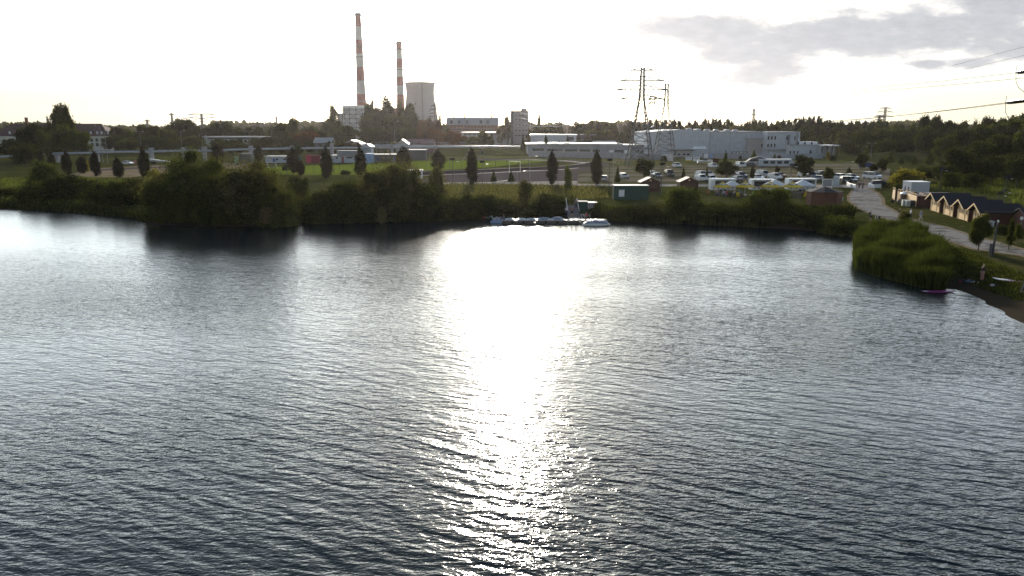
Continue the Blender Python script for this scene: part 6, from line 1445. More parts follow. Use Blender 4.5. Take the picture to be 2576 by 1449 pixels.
# ------------------------------------------------------------------ food trailers and parasols
def trailer(x0, x1, yt, yb, lab, holes, sign):
    b = Bld('food_trailer', lab, '6', x0, x1, yt, ybase=yb+22, D=2.4, cat='food trailer', wall=whitep); zf_ = .45; H = b.zt; w = b.w
    zs0, zs1 = 1.25, H-.45; hx0, hx1 = -w+holes[0]*2*w, -w+holes[1]*2*w
    mb = MB(); mb.box(-w, w, 2.3, 2.4, zf_, H-.08).box(-w, -w+.06, 0, 2.3, zf_, H-.08).box(w-.06, w, 0, 2.3, zf_, H-.08).box(-w+.06, w-.06, 0, .06, zf_, zs0).box(-w+.06, w-.06, 0, .06, zs1, H-.08).box(-w+.06, hx0, 0, .06, zs0, zs1).box(hx1, w-.06, 0, .06, zs0, zs1).box(-w+.06, w-.06, .06, 2.3, zf_, zf_+.06)
    mb.obj('body', whitep, b.t); MB().box(-w-.03, w+.03, -.03, 2.43, H-.08, H).obj('roof', whitep, b.t)
    MB().box(hx0, hx1, 1.9, 2.0, zf_+.1, zs1).obj('inner_wall', dgrey, b.t); MB().box(hx0-.05, hx1+.05, -.35, .1, zs0-.06, zs0).obj('counter', steel, b.t)
    MB().slabx([(-.05, zs1+.05), (-1.1, zs1+.32), (-1.1, zs1+.37), (-.05, zs1+.11)], hx0, hx1).obj('awning', whitep, b.t)
    for i in range(3): MB().box(hx0+.3+i*.9, hx0+.9+i*.9, 1.2, 1.85, zs0-.2, zs0+.25).obj('appliance', steel, b.t)
    for (a, c) in sign: MB().box(-w+a*2*w, -w+c*2*w, -.03, 0, zs1+.14, H-.16).obj('lettering', dgrey, b.t)
    for i in range(5): MB().box(-w+.5+i*(2*w-1.2)/4, -w+.72+i*(2*w-1.2)/4, -.025, 0, .75, 1.05).obj('emblem', dgrey, b.t)
    for s_ in (-.35, .35): MB().tube([(s_-.0, -.02, .32), (s_, .22, .32)], .32, 14).obj('wheel', tyre, b.t)
    MB().tube([(w, 1.2, .42), (w+1.1, 1.2, .42)], .05, 6).obj('drawbar', steel, b.t)
    for x_ in (-w+.9, w-.9): MB().box(x_-.12, x_+.12, 1, 1.3, H, H+.22).obj('roof_vent', whitep, b.t)
    return b
trailer(430, 762, 836, 992, 'white food trailer at the left, nearest the second kiosk', (.16, .97), [(.25, .45)])
trailer(980, 1310, 842, 990, 'white food trailer with a dark sign band in the middle', (.10, .97), [(.08, .35), (.4, .62), (.7, .95)])
trailer(1482, 1858, 832, 992, 'white food trailer with round emblems at the right, nearest the octagonal hut', (.10, .96), [(.02, .10), (.15, .33), (.62, .75), (.85, .97)])
yel = mat('yellow_canvas', (.62, .44, .03), .8, var=.05); whc = mat('white_canvas', (.68, .70, .72), .8, var=.04)
def parasol(k, x, ytop, yrim, wpx, lab, square):
    px, pt = V(k, x, ytop); Y = 158.0 if square else 161.5; tp = P(px, pt, Y); s = ZK[k][2]*mpp(Y); r = wpx*s/2; z1 = tp.z-1.2; z0 = z1 - 1.05 if square else z1-1.1
    t_ = thing('parasol', lab, 'parasol', (tp.x, Y, 1.18), 0.0, 'parasols over the tables'); n = 4 if square else 8; ph = PI/4 if square else PI/8
    rr = r*1.35 if square else r*1.04
    if square: ph = 0.0; rr = r
    def ring(f_): return (rr*f_, z1 + (z0-z1)*f_**.9)
    if square:
        MB().lathe([ring(1.0), ring(.58)], n, phase=ph, cap=False).obj('canopy_border', yel, t_); MB().lathe([ring(.58), ring(.34)], n, phase=ph, cap=False).obj('canopy', whc, t_); MB().lathe([ring(.34), (.03, z1)], n, phase=ph).obj('canopy_top', yel, t_)
        a0, a1 = Vector((-rr, 0, z0)), Vector((0, -rr, z0)); 
        for (P0, P1) in ((Vector((-rr, 0, z0)), Vector((0, -rr, z0))), (Vector((0, -rr, z0)), Vector((rr, 0, z0)))):
            M0 = (P0+P1)/2; ap = Vector((0, 0, z1)); nrm = (P1-P0).cross(ap-P0).normalized()
            if nrm.z < 0: nrm = -nrm
            u_ = (P1-P0).normalized(); c0 = M0 + (ap-M0)*.44 + nrm*.035; v_ = (ap-M0).normalized()
            MB().tube([c0 - u_*.55 - v_*.12, c0 - u_*.25 + v_*.12, c0 + v_*.0, c0 + u_*.3 - v_*.12, c0 + u_*.55 + v_*.02], [.03, .08, .04, .08, .03], 5).obj('emblem', plastic, t_)
        MB().lathe([(rr, z0-.10), (rr, z0)], n, phase=ph, cap=False).obj('valance', yel, t_)
    else:
        MB().lathe([ring(1.0), ring(.5), (.03, z1)], n, phase=ph).obj('canopy', whc, t_); MB().lathe([(rr, z0-.2), (rr, z0)], n, phase=ph, cap=False).obj('valance', whc, t_)
    mb = MB()
    for i in range(n): a = 2*PI*i/n+ph; mb.bar((0, 0, z0-.1), (math.cos(a)*rr*.97, math.sin(a)*rr*.97, z0+.0), .02)
    mb.obj('ribs', steel, t_); MB().tube([(0, 0, 0), (0, 0, z1+.06)], .045, 8).obj('pole', whitep, t_); MB().box(-.4, .4, -.4, .4, 0, .1).obj('base', dgrey, t_)
    return t_
parasol('G', 570, 210, 325, 350, 'yellow bordered parasol in front of the left trailer', True)
parasol('G', 1010, 206, 355, 390, 'yellow bordered parasol between the left and middle trailers', True)
parasol('G', 1495, 204, 310, 400, 'yellow bordered parasol in front of the middle trailer', True)
parasol('G', 1920, 208, 340, 400, 'yellow bordered parasol in front of the right trailer', True)
parasol('G', 752, 180, 300, 360, 'big white parasol behind the leftmost yellow bordered one', False)
parasol('G', 1582, 163, 300, 400, 'big white parasol over the middle trailer', False)
parasol('G', 2125, 168, 275, 420, 'big white parasol over the right trailer', False)
# tables, chairs
def table():
    t_ = thing('beer_table', 'x', 'table'); MB().box(-1.1, 1.1, -.35, .35, .72, .76).obj('tabletop', wood_b, t_)
    for s_ in (-.9, .9): MB().bar((s_, -.3, 0), (s_, .3, .72), .025).bar((s_, .3, 0), (s_, -.3, .72), .025).obj('leg', steel, t_)
    return t_
KT = Kind(table)
for x, y, lab in [(500, 470, 'beer table under the left yellow bordered parasol'), (700, 480, 'beer table under the left white parasol'), (960, 500, 'beer table near the yellow chair'), (1550, 440, 'beer table before the middle trailer'), (2080, 500, 'beer table before the right trailer')]:
    p = GTK('G', x, y); KT.put((p.x, p.y, p.z), .1, None, lab, 'tables at the food trailers')
def chair(lab, k, x, y, m_, rot=0, hi=.95):
    p = GTK(k, x, y); t_ = thing('chair', lab, 'chair', (p.x, p.y, p.z), rot, 'chairs at the food trailers'); MB().box(-.26, .26, -.26, .26, .40, .46).obj('seat', m_, t_); MB().slabx([(.2, .46), (.34, hi), (.40, hi), (.26, .46)], -.26, .26).obj('backrest', m_, t_)
    for a in (-.22, .22):
        for c in (-.22, .22): MB().bar((a, c, 0), (a, c, .40), .025).obj('leg', m_, t_)
ychair = mat('yellow_plastic', (.70, .48, .01), .45, var=.02); och = mat('orange_plastic', (.5, .12, .03), .5)
chair('yellow plastic chair under the parasol between the left and middle trailers', 'G', 862, 512, ychair, 2.6)
chair('bright yellow chair before the right trailer', 'G', 2160, 515, ychair, 3.14, 1.1)
chair('orange chair at the left end of the trailers', 'G', 290, 445, och, 1.0)
p = GTK('G', 1060, 500); t_ = thing('deck_lounger', 'white lounger with a green backrest under the trees of the trailers', 'lounger', (p.x, p.y, p.z), .1); MB().box(-.9, .6, -.3, .3, .30, .38).obj('seat', whitep, t_); MB().slaby([(.6, .34), (1.1, .95), (1.16, .92), (.66, .30)], -.3, .3).obj('backrest', mat('lime_cloth', (.2, .42, .12), .8), t_); MB().bar((-.8, 0, 0), (-.8, 0, .3), .04).bar((.5, 0, 0), (.5, 0, .3), .04).obj('legs', steel, t_)
p = GTK('G', 1980, 620); t_ = thing('board_rack', 'dark wooden notice rack with three pale boards on tall posts', 'sign', (p.x, p.y, p.z)); MB().box(-.95, -.85, 0, .1, 0, 2.2).box(.85, .95, 0, .1, 0, 2.2).obj('posts', plastic, t_)
for j in range(4): MB().box(-.85, .85, 0, .06, .75+.38*j, 1.0+.38*j).obj('board', dgrey, t_)
p = GTK('G', 2240, 650); t_ = thing('menu_board', 'dark menu board on a post beside the octagonal hut', 'sign', (p.x, p.y, p.z)); MB().box(-.04, .04, -.04, .04, 0, 1.0).obj('post', plastic, t_); MB().box(-.38, .38, -.05, .05, 1.0, 2.2).obj('board', plastic, t_)
p = GTK('I', 1490, 880); 
q = GTK('7', 238, 745); t_ = thing('tall_sign', 'tall pale advertising stele beside the car park entrance', 'sign', (q.x, q.y, q.z)); hh = P(*V('7', 238, 645), q.y).z-q.z; MB().box(-.75, .75, -.12, .12, 0, hh).obj('panel', mat('pale_teal', (.42, .48, .50), .5), t_); MB().box(-.82, -.75, -.14, .14, 0, hh+.1).box(.75, .82, -.14, .14, 0, hh+.1).obj('frame', whitep, t_)
q = GTK('7', 207, 800); t_ = thing('display_stand', 'low white framed stand behind the roof of the octagonal hut', 'stand', (q.x, q.y+3, q.z)); MB().box(-1.1, -1.0, 0, .1, 0, 2.3).box(1.0, 1.1, 0, .1, 0, 2.3).box(-1.1, 1.1, 0, .1, 2.3, 2.42).obj('frame', whitep, t_); MB().box(-1.0, 1.0, .02, .08, .8, 2.25).obj('panel', grey, t_)
def barrier(lab, k, pts, h=1.1):
    P_ = [GTK(k, x, y) for x, y in pts]
    a, c = P_[0], P_[-1]; t_ = thing('barrier', lab, 'barrier', tuple(a), math.atan2((c-a).y, (c-a).x), 'white crowd barriers'); L_ = (c-a).length
    MB().box(0, L_, -.02, .02, h*.25, h*.95).obj('banner', mat('banner_white', (.55, .57, .6), .7), t_); MB().bar((0, 0, h), (L_, 0, h), .03, 6).bar((0, 0, 0), (0, 0, h), .03, 6).bar((L_, 0, 0), (L_, 0, h), .03, 6).obj('frame', whitep, t_)
barrier('white bannered barrier at the left side of the path end', '7', [(360, 752), (400, 775)]); barrier('white bannered barrier end-on beside the two distant walkers', '7', [(402, 772), (455, 785)])
barrier('white bannered barrier left in front of the dark blue car', '7', [(592, 775), (655, 785)]); barrier('white bannered barrier right in front of the dark blue car', '7', [(657, 783), (732, 778)])
q = GTK('7', 622, 790); 
# ------------------------------------------------------------------ playing field furniture
def goal(lab, k, x0, x1, yt, yb, m_=whitep):
    a, c = GK(k, x0, yb), GK(k, x1, yb); Y = a.y; h = PK(k, x0, yt, Y).z-1.2; w = (PK(k, x1, yb, Y).x-PK(k, x0, yb, Y).x); t_ = thing('goal', lab, 'goal', (a.x, Y, 1.2))
    MB().tube([(0, 0, 0), (0, 0, h), (w, 0, h), (w, 0, 0)], .07, 6).obj('frame', m_, t_); MB().bar((0, 0, h), (0, 1.5, 0), .04).bar((w, 0, h), (w, 1.5, 0), .04).bar((0, 1.5, .03), (w, 1.5, .03), .04).obj('net_frame', m_, t_)
goal('white football goal partly hidden by the broad olive willow', '2', 1330, 1432, 888, 950); goal('tall pale ball-court goal frame on the tarmac', '4', 1122, 1272, 815, 965)
q = GK('3', 1350, 1195); t_ = thing('shelter', 'small white roofed shelter at the edge of the race track', 'shelter', (q.x, q.y, 1.2)); MB().box(-3.2, 1.0, -.6, 1.4, 2.2, 2.4).obj('roof', whitep, t_); MB().box(-.9, .8, 0, 1, 0, 2.2).obj('booth', whitep, t_); MB().box(-.6, .5, -.05, 0, .9, 1.8).obj('window', carglass, t_)
# tyre wall and kerb along the race track
def track_wall(lab, pts, h, m_, name, w_=.6):
    P_ = [G(x, y) for x, y in pts]; O_ = P_[0]; t_ = thing(name, lab, 'barrier', (O_.x, O_.y, 1.19)); mb = MB()
    for a, c in zip(P_, P_[1:]):
        d = (c-a).normalized(); n = Vector((-d.y, d.x, 0))*w_/2; q = [a-n-O_, c-n-O_, c+n-O_, a+n-O_]; mb.prism([(p.x, p.y) for p in q], 0, h)
    mb.obj('wall', m_, t_); return t_
tyrem = mat('tyre_stack', (.05, .035, .045), .9, var=.35, scale=2.5)
track_wall('dark tyre wall sweeping round the near side of the race track', [(1040, 441), (1120, 437.5), (1200, 435), (1300, 430), (1400, 426), (1450, 421), (1486, 414)], 1.0, tyrem, 'tyre_wall')
track_wall('pinkish kerb along the foot of the tyre wall', [(1042, 443), (1122, 439.5), (1202, 437), (1302, 432), (1402, 428), (1455, 423)], .16, mat('pink_kerb', (.42, .33, .34), .7), 'kerb', .3)
track_wall('pale kerb round the far side of the race track', [(1180, 403.5), (1330, 403), (1420, 406), (1470, 411), (1484, 415)], .35, mat('pink_kerb', (0, 0, 0)), 'kerb', .35)
# fence posts
def posts(lab, n, a, c, h, name='fence'):
    A, B_ = G(*a), G(*c); t_ = thing(name, lab, 'fence', (A.x, A.y, 1.18)); 
    for i in range(n):
        p = A.lerp(B_, i/(n-1)) - A; MB().bar((p.x, p.y, 0), (p.x, p.y, h), .05).obj('post', darkst, t_)
    d = B_ - A
    for z in (h*.97, h*.5, h*.08): MB().bar((0, 0, z), (d.x, d.y, z), .012, 3).obj('wire', darkst, t_)
posts('thin dark fence posts along the near edge of the pitch', 22, (690, 440), (1330, 428), 3.2); posts('wire fence between the meadow and the race track', 26, (1380, 404), (1580, 422), 2.4)
posts('far wire fence at the back of the meadow', 24, (1300, 400), (1700, 404), 2.0); posts('low post fence along the lakeside path', 14, (1050, 464.5), (1640, 473), 1.0)
posts('dark wire fence behind the houseboats', 20, (1640, 411), (2150, 407), 1.8)
q = GTK('4', 940, 1132); t_ = thing('seesaw', 'long pale seesaw beam on the grass by the path', 'seesaw', (q.x, q.y, q.z), .05); MB().bar((-2.8, 0, .25), (2.8, 0, .95), .12, 6).obj('beam', metalroof, t_); MB().bar((0, 0, 0), (0, 0, .6), .1).obj('stand', steel, t_)
q = GTK('1', 1960, 905); t_ = thing('tipper_trailer', 'slanted grey tipper trailer in the yard right of the pipeline pillar', 'trailer', (q.x, q.y, q.z), 0); MB().slaby([(-3.8, 1.9), (3.8, .9), (3.8, .5), (-3.8, 1.2)], 0, 2).obj('bed', greyroof, t_)
for x_ in (-2.5, -1.5, 2.6): MB().tube([(x_, -.1, .45), (x_, .15, .45)], .45, 12).obj('wheel', tyre, t_)
MB().box(-3.2, 3.2, .4, 1.6, .45, .6).obj('chassis', darkst, t_)
# ------------------------------------------------------------------ floating dock
deckm = mat('dock_boards', (.34, .33, .32), .35, var=.12, scale=3); pontoon = mat('pontoon', (.09, .075, .07), .7)
def atw(k, x, y, z=0.0): return GK(k, x, y, z)
a = GK('D', 960, 432, .55); c = GK('D', 2325, 432, .55); Yd = a.y
t_ = thing('floating_dock', 'long low floating dock with a pale glinting deck', 'dock', ((a.x+c.x)/2, Yd, 0)); w = (c.x-a.x)/2
MB().box(-w, w, -.1, 1.7, .42, .55).obj('deck', deckm, t_)
for i in range(9): MB().box(-w+.15+i*(2*w-.6)/9, -w+(2*w-.6)/9*(i+.86), 0, 1.6, -.15, .42).obj('float', pontoon, t_)
for x_ in (2040, 2100): q = GK('D', x_, 432, .55); MB().tube([(q.x-t_.location.x, -.05, -.3), (q.x-t_.location.x, -.05, 1.5)], .06, 6).obj('mooring_post', steel, t_)
q0 = GK('D', 1870, 400, .5); topz = T(q0.x, q0.y+9)+.05
t_ = thing('gangway', 'steep gangway with pale handrails from the bank down to the dock', 'gangway', (q0.x+.3, Yd+1.7, 0)); Lg = 7.5; zt = 1.5
MB().slabx([(0, .5), (2.4, .58), (Lg, zt+.55), (Lg, zt+.43), (2.4, .46), (0, .38)], -.95, .95).obj('walkway', mat('walkway_boards', (.13, .12, .12), .9), t_)
for s_ in (-.92, .92):
    MB().tube([(s_, 2.4, 1.6), (s_, Lg, zt+1.65)], .035, 6).obj('handrail', whitep, t_)
    for i in range(4): y_ = 2.5+i*(Lg-2.6)/3; z_ = .55 + max(0, (y_-2.4))/(Lg-2.4)*zt; MB().bar((s_, y_, z_), (s_, y_, z_+1.05), .03).obj('rail_post', steel, t_)
q = GK('D', 1990, 300, .8); t_ = thing('steps_box', 'dark green steps housing right of the gangway', 'box', (q.x, q.y-1.2, .6)); MB().box(-.9, 1.0, 0, 2.0, -.4, 1.7).obj('body', gpanel, t_); MB().box(-1.0, 1.1, -.05, 2.1, 1.7, 1.78).obj('lid', dgrey, t_); 
t_ = thing('steps_box', 'pale stone block at the right of the dark green housing', 'box', (q.x+2.0, q.y-1.0, .6)); MB().box(-.8, .6, 0, 1.6, -.5, 1.5).obj('body', conwall, t_); MB().box(-.9, .7, -.05, 1.7, 1.5, 1.58).obj('lid', metalroof, t_)
# tarpaulins over stacked boats on the dock
def tarp(lab, x0, x1, h, col, seed):
    rng = np.random.default_rng(seed); A = GK('D', x0, 425, .56); B_ = GK('D', x1, 425, .56); L_ = B_.x-A.x; t_ = thing('covered_boat', lab, 'boat', ((A.x+B_.x)/2, Yd+.75, .55), 0, 'boats stacked on the dock')
    n, m_ = 18, 8; mb = MB()
    for i in range(n+1):
        s_ = i/n; e = max(.05, math.sin(PI*s_)**.35)
        for j in range(m_+1):
            u_ = j/m_; y_ = (u_-.5)*1.3*e; z_ = h*e*math.sin(PI*u_)**.6*rng.uniform(.72, 1.1); mb.v.append((-L_/2+L_*s_, y_, max(.01, z_)))
    for i in range(n):
        for j in range(m_): a_ = i*(m_+1)+j; mb.f.append((a_, a_+m_+1, a_+m_+2, a_+1))
    mb.obj('tarpaulin', col, t_); MB().slaby([(-L_*.46, .0), (-L_*.48, .16), (L_*.48, .16), (L_*.46, 0)], -.5, .5).obj('hull', whitep, t_)
tb = mat('blue_grey_tarp', (.22, .26, .34), .4, var=.15, scale=4); tw = mat('pale_tarp', (.42, .44, .48), .35, var=.1, scale=4)
tarp('boat under a pale blue tarpaulin nearest the gangway', 1600, 1770, .5, tb, 1); tarp('boat under a blue-grey tarpaulin in the middle of the dock', 1420, 1600, .42, tb, 2)
tarp('low boat under a pale cover left of the blue tarpaulins', 1290, 1410, .3, tw, 3); tarp('small covered boat in the glitter of the sun', 1160, 1280, .28, tw, 4); tarp('small covered boat at the left end of the dock', 1010, 1130, .28, tw, 5)
def pedalo(lab, k, x, y, L_, rot, hullc, coverc, cover=True):
    p = GK(k, x, y, 0.0); t_ = thing('pedal_boat', lab, 'boat', (p.x, p.y, 0), rot, 'pedal boats on the water')
    for s_ in (-.5, .5):
        mb = MB(); n = 10
        for i in range(n+1):
            u_ = i/n; r_ = .32*max(.12, math.sin(PI*min(1, u_*1.05))**.4); x_ = -L_/2+L_*u_
            for j in range(8): q_ = 2*PI*j/8; mb.v.append((x_, s_+r_*math.cos(q_), .16+r_*.75*math.sin(q_)+.12*max(0, u_-.7)))
        for i in range(n):
            for j in range(8): j2 = (j+1) % 8; mb.f.append((i*8+j, i*8+j2, (i+1)*8+j2, (i+1)*8+j))
        mb.f += [tuple(range(8))[::-1], tuple(n*8+j for j in range(8))]; mb.obj('float', hullc, t_, True)
    MB().box(-L_*.36, L_*.30, -.6, .6, .36, .44).obj('deck', hullc, t_)
    for i, x_ in enumerate((-.5, .25)): MB().slaby([(x_-.3, .44), (x_-.42, .95), (x_-.34, .97), (x_-.15, .60), (x_+.25, .60), (x_+.25, .44)], -.5, .5).obj('seat', coverc, t_)
    if cover:
        rng = np.random.default_rng(4); mb = MB(); n, m_ = 14, 8
        for i in range(n+1):
            for j in range(m_+1): u_, v_ = i/n, j/m_; e = math.sin(PI*u_)**.5; mb.v.append((-L_*.44+L_*.88*u_, (v_-.5)*1.5, .40+(.42*e*math.sin(PI*v_)**.5)*rng.uniform(.6, 1.1)))
        for i in range(n):
            for j in range(m_): a_ = i*(m_+1)+j; mb.f.append((a_, a_+m_+1, a_+m_+2, a_+1))
        mb.obj('tarpaulin', coverc, t_)
pedalo('white hulled pedal boat under a blue cover moored at the right end of the dock', 'D', 2185, 498, 4.4, -.05, whitep, tb)
pedalo('small pale blue pedal boat moored at the left end of the dock', 'D', 915, 462, 2.4, .0, ltblue, tw, False)
def kayak(lab, p, rot, L_, m_, grp=None, name='kayak', flat=False):
    t_ = thing(name, lab, 'kayak' if name == 'kayak' else 'board', p, rot, grp); n = 14; mb = MB()
    wd_ = .34 if not flat else .40; hh = .20 if not flat else .07
    for i in range(n+1):
        u_ = i/n; e = max(.03, math.sin(PI*u_)**(.55 if flat else .8)); x_ = -L_/2+L_*u_; rk = (.10*(2*u_-1)**4)
        for j in range(10): q_ = 2*PI*j/10; mb.v.append((x_, wd_*e*math.cos(q_), hh+rk+hh*e*math.sin(q_)))
    for i in range(n):
        for j in range(10): j2 = (j+1) % 10; mb.f.append((i*10+j, i*10+j2, (i+1)*10+j2, (i+1)*10+j))
    mb.f += [tuple(range(10))[::-1], tuple(n*10+j for j in range(10))]; mb.obj('hull', m_, t_, True); return t_
redk = mat('kayak_red', (.28, .05, .03), .35)
p = GK('D', 690, 412, 0.0); t_ = kayak('long low red kayak lying along the bank left of the dock', (p.x, p.y, .02), .03, 5.0, redk, 'kayaks by the dock'); MB().lathe([(.22, .34), (.24, .40), (.2, .4)], 12).obj('cockpit', plastic, t_)
p = GK('D', 880, 418, 0.0); t_ = kayak('pale kayak at the tail of the red one', (p.x, p.y, .02), -.03, 3.2, tw, 'kayaks by the dock'); MB().lathe([(.22, .34), (.24, .40), (.2, .4)], 12).obj('cockpit', plastic, t_)
# bicycle on the dock
def bicycle(lab, p, rot):
    t_ = thing('bicycle', lab, 'bicycle', p, rot)
    for x_ in (-.52, .52):
        n = 20; wv = MB().tube([(x_+.33*math.cos(2*PI*i/n), 0, .34+.33*math.sin(2*PI*i/n)) for i in range(n+1)], .02, 5, cap=False).obj('wheel', tyre, t_); mb = MB(); [mb.bar((x_, 0, .34), (x_+.32*math.cos(PI*i/4), 0, .34+.32*math.sin(PI*i/4)), .004, 3) for i in range(8)]; mb.obj('spokes', steel, wv)
    MB().bar((-.52, 0, .34), (-.15, 0, .82), .02).bar((-.52, 0, .34), (-.05, 0, .32), .02).bar((-.05, 0, .32), (-.15, 0, .82), .02).bar((-.15, 0, .80), (.38, 0, .80), .02).bar((-.05, 0, .32), (.38, 0, .78), .02).bar((.52, 0, .34), (.36, 0, .9), .02).obj('frame', whitep, t_)
    MB().box(-.27, -.05, -.06, .06, .88, .93).obj('saddle', plastic, t_); MB().bar((.36, -.28, .98), (.36, .28, .98), .018).bar((.36, 0, .9), (.36, 0, .98), .018).obj('handlebar', plastic, t_)
q = GK('D', 1995, 425, .55); bicycle('bicycle standing on the dock beside the crouching person', (q.x, Yd+.5, .56), .5)

# ------------------------------------------------------------------ boards and gear on the beach
pinkm, pt_, pb_ = newmat('pink_fade_board'); pb_.inputs['Roughness'].default_value = .3
tcx = nd(pt_, 'ShaderNodeTexCoord'); sxx = nd(pt_, 'ShaderNodeSeparateXYZ'); pt_.links.new(tcx.outputs['Object'], sxx.inputs[0])
pt_.links.new(mixc(pt_, ramp(pt_, sxx.outputs['X'], -.9, 1.2), (.72, .70, .72), (.62, .20, .32)), pb_.inputs['Base Color'])
magm = mat('magenta_board', (.26, .03, .16), .3, var=.1)
p = GTK('8', 1988, 1030); t_ = kayak('white paddle board shading to pink lying on the grass', (p.x, p.y, p.z+.03), -.75, 2.9, pinkm, None, 'paddle_board', True); MB().box(-.12, .18, -.1, .1, .13, .16).obj('deck_pad', plastic, t_)
p = GK('8', 1215, 1148, 0.0); t_ = kayak('magenta paddle board with a white nose floating at the beach', (p.x, p.y, .0), .10, 3.5, magm, None, 'paddle_board', True); MB().box(-1.55, -1.1, -.12, .12, .11, .15).obj('nose_patch', whitep, t_)
def heap(lab, k, x, y, items, nm='gear_pile'):
    p = GTK(k, x, y); t_ = thing(nm, lab, 'clothes', (p.x, p.y, p.z)); rng = np.random.default_rng(int(x))
    for i, (dx, dy, rx, ry, rz, m_) in enumerate(items):
        mb = MB(); n, q_ = 12, 5
        for j in range(q_+1):
            for a_ in range(n): ph = PI/2*j/q_; k_ = rng.uniform(.75, 1.15); mb.v.append((dx+rx*k_*math.cos(ph)*math.cos(2*PI*a_/n), dy+ry*k_*math.cos(ph)*math.sin(2*PI*a_/n), rz*math.sin(ph)*rng.uniform(.8, 1.1)))
        for j in range(q_):
            for a_ in range(n): b2 = (a_+1) % n; mb.f.append((j*n+a_, j*n+b2, (j+1)*n+b2, (j+1)*n+a_))
        mb.obj('garment', m_, t_, True)
denim = mat('denim', (.10, .13, .20), .9, var=.2, scale=9); pale = mat('pale_cloth', (.5, .5, .52), .9, var=.1, scale=9); darkc = mat('dark_cloth', (.02, .02, .025), .9); redc = mat('red_cloth', (.4, .03, .04), .9)
heap('heap of dark and pale clothes and bags beside the standing person on the beach', '8', 1560, 1040, [(-.7, .3, .55, .3, .22, darkc), (.1, .2, .5, .35, .25, denim), (.7, -.3, .5, .28, .12, pale), (.2, .6, .5, .25, .2, darkc), (-.9, .1, .15, .12, .12, redc), (.3, -.1, .35, .2, .16, pale)])
heap('small bundle with white straps between the heap and the pink board', '8', 1822, 1082, [(-.15, 0, .28, .2, .22, pale), (.25, .05, .3, .22, .2, darkc)])

# ------------------------------------------------------------------ people
skinm = mat('skin', (.38, .22, .15), .6, var=.04); hairm = {'dark': mat('dark_hair', (.03, .02, .015), .7), 'fair': mat('fair_hair', (.25, .17, .09), .7), 'grey': mat('grey_hair', (.3, .3, .3), .7)}
def cloth(n, c): return mat('cloth_'+n, c, .85, var=.1, scale=8)
CL = dict(white=cloth('white', (.62, .62, .64)), black=cloth('black', (.02, .02, .022)), blue=cloth('blue', (.20, .27, .42)), cream=cloth('cream', (.48, .44, .36)), navy=cloth('navy', (.03, .04, .08)), red=cloth('red', (.40, .02, .03)), grey=cloth('grey', (.14, .14, .15)),
          pinkish=cloth('dusty_pink', (.34, .19, .16)), green=cloth('green', (.07, .12, .06)), brown=cloth('brown', (.10, .06, .04)), denim=cloth('denim', (.10, .13, .2)))
def skin_obj(name, verts, edges, rad, m, parent, root=0):
    bmx = bmesh.new(); lay = bmx.verts.layers.skin.verify(); vs = [bmx.verts.new(v) for v in verts]
    for i, v in enumerate(vs): v[lay].radius = rad[i] if isinstance(rad[i], tuple) else (rad[i], rad[i]); v[lay].use_root = (i == root)
    for a, b_ in edges: bmx.edges.new((vs[a], vs[b_]))
    me = bpy.data.meshes.new(name); bmx.to_mesh(me); bmx.free(); me.materials.append(m)
    o = link(name, me, parent); md = o.modifiers.new('Skin', 'SKIN'); md.use_smooth_shade = True; sd = o.modifiers.new('Sub', 'SUBSURF'); sd.levels = 1; sd.render_levels = 1; return o
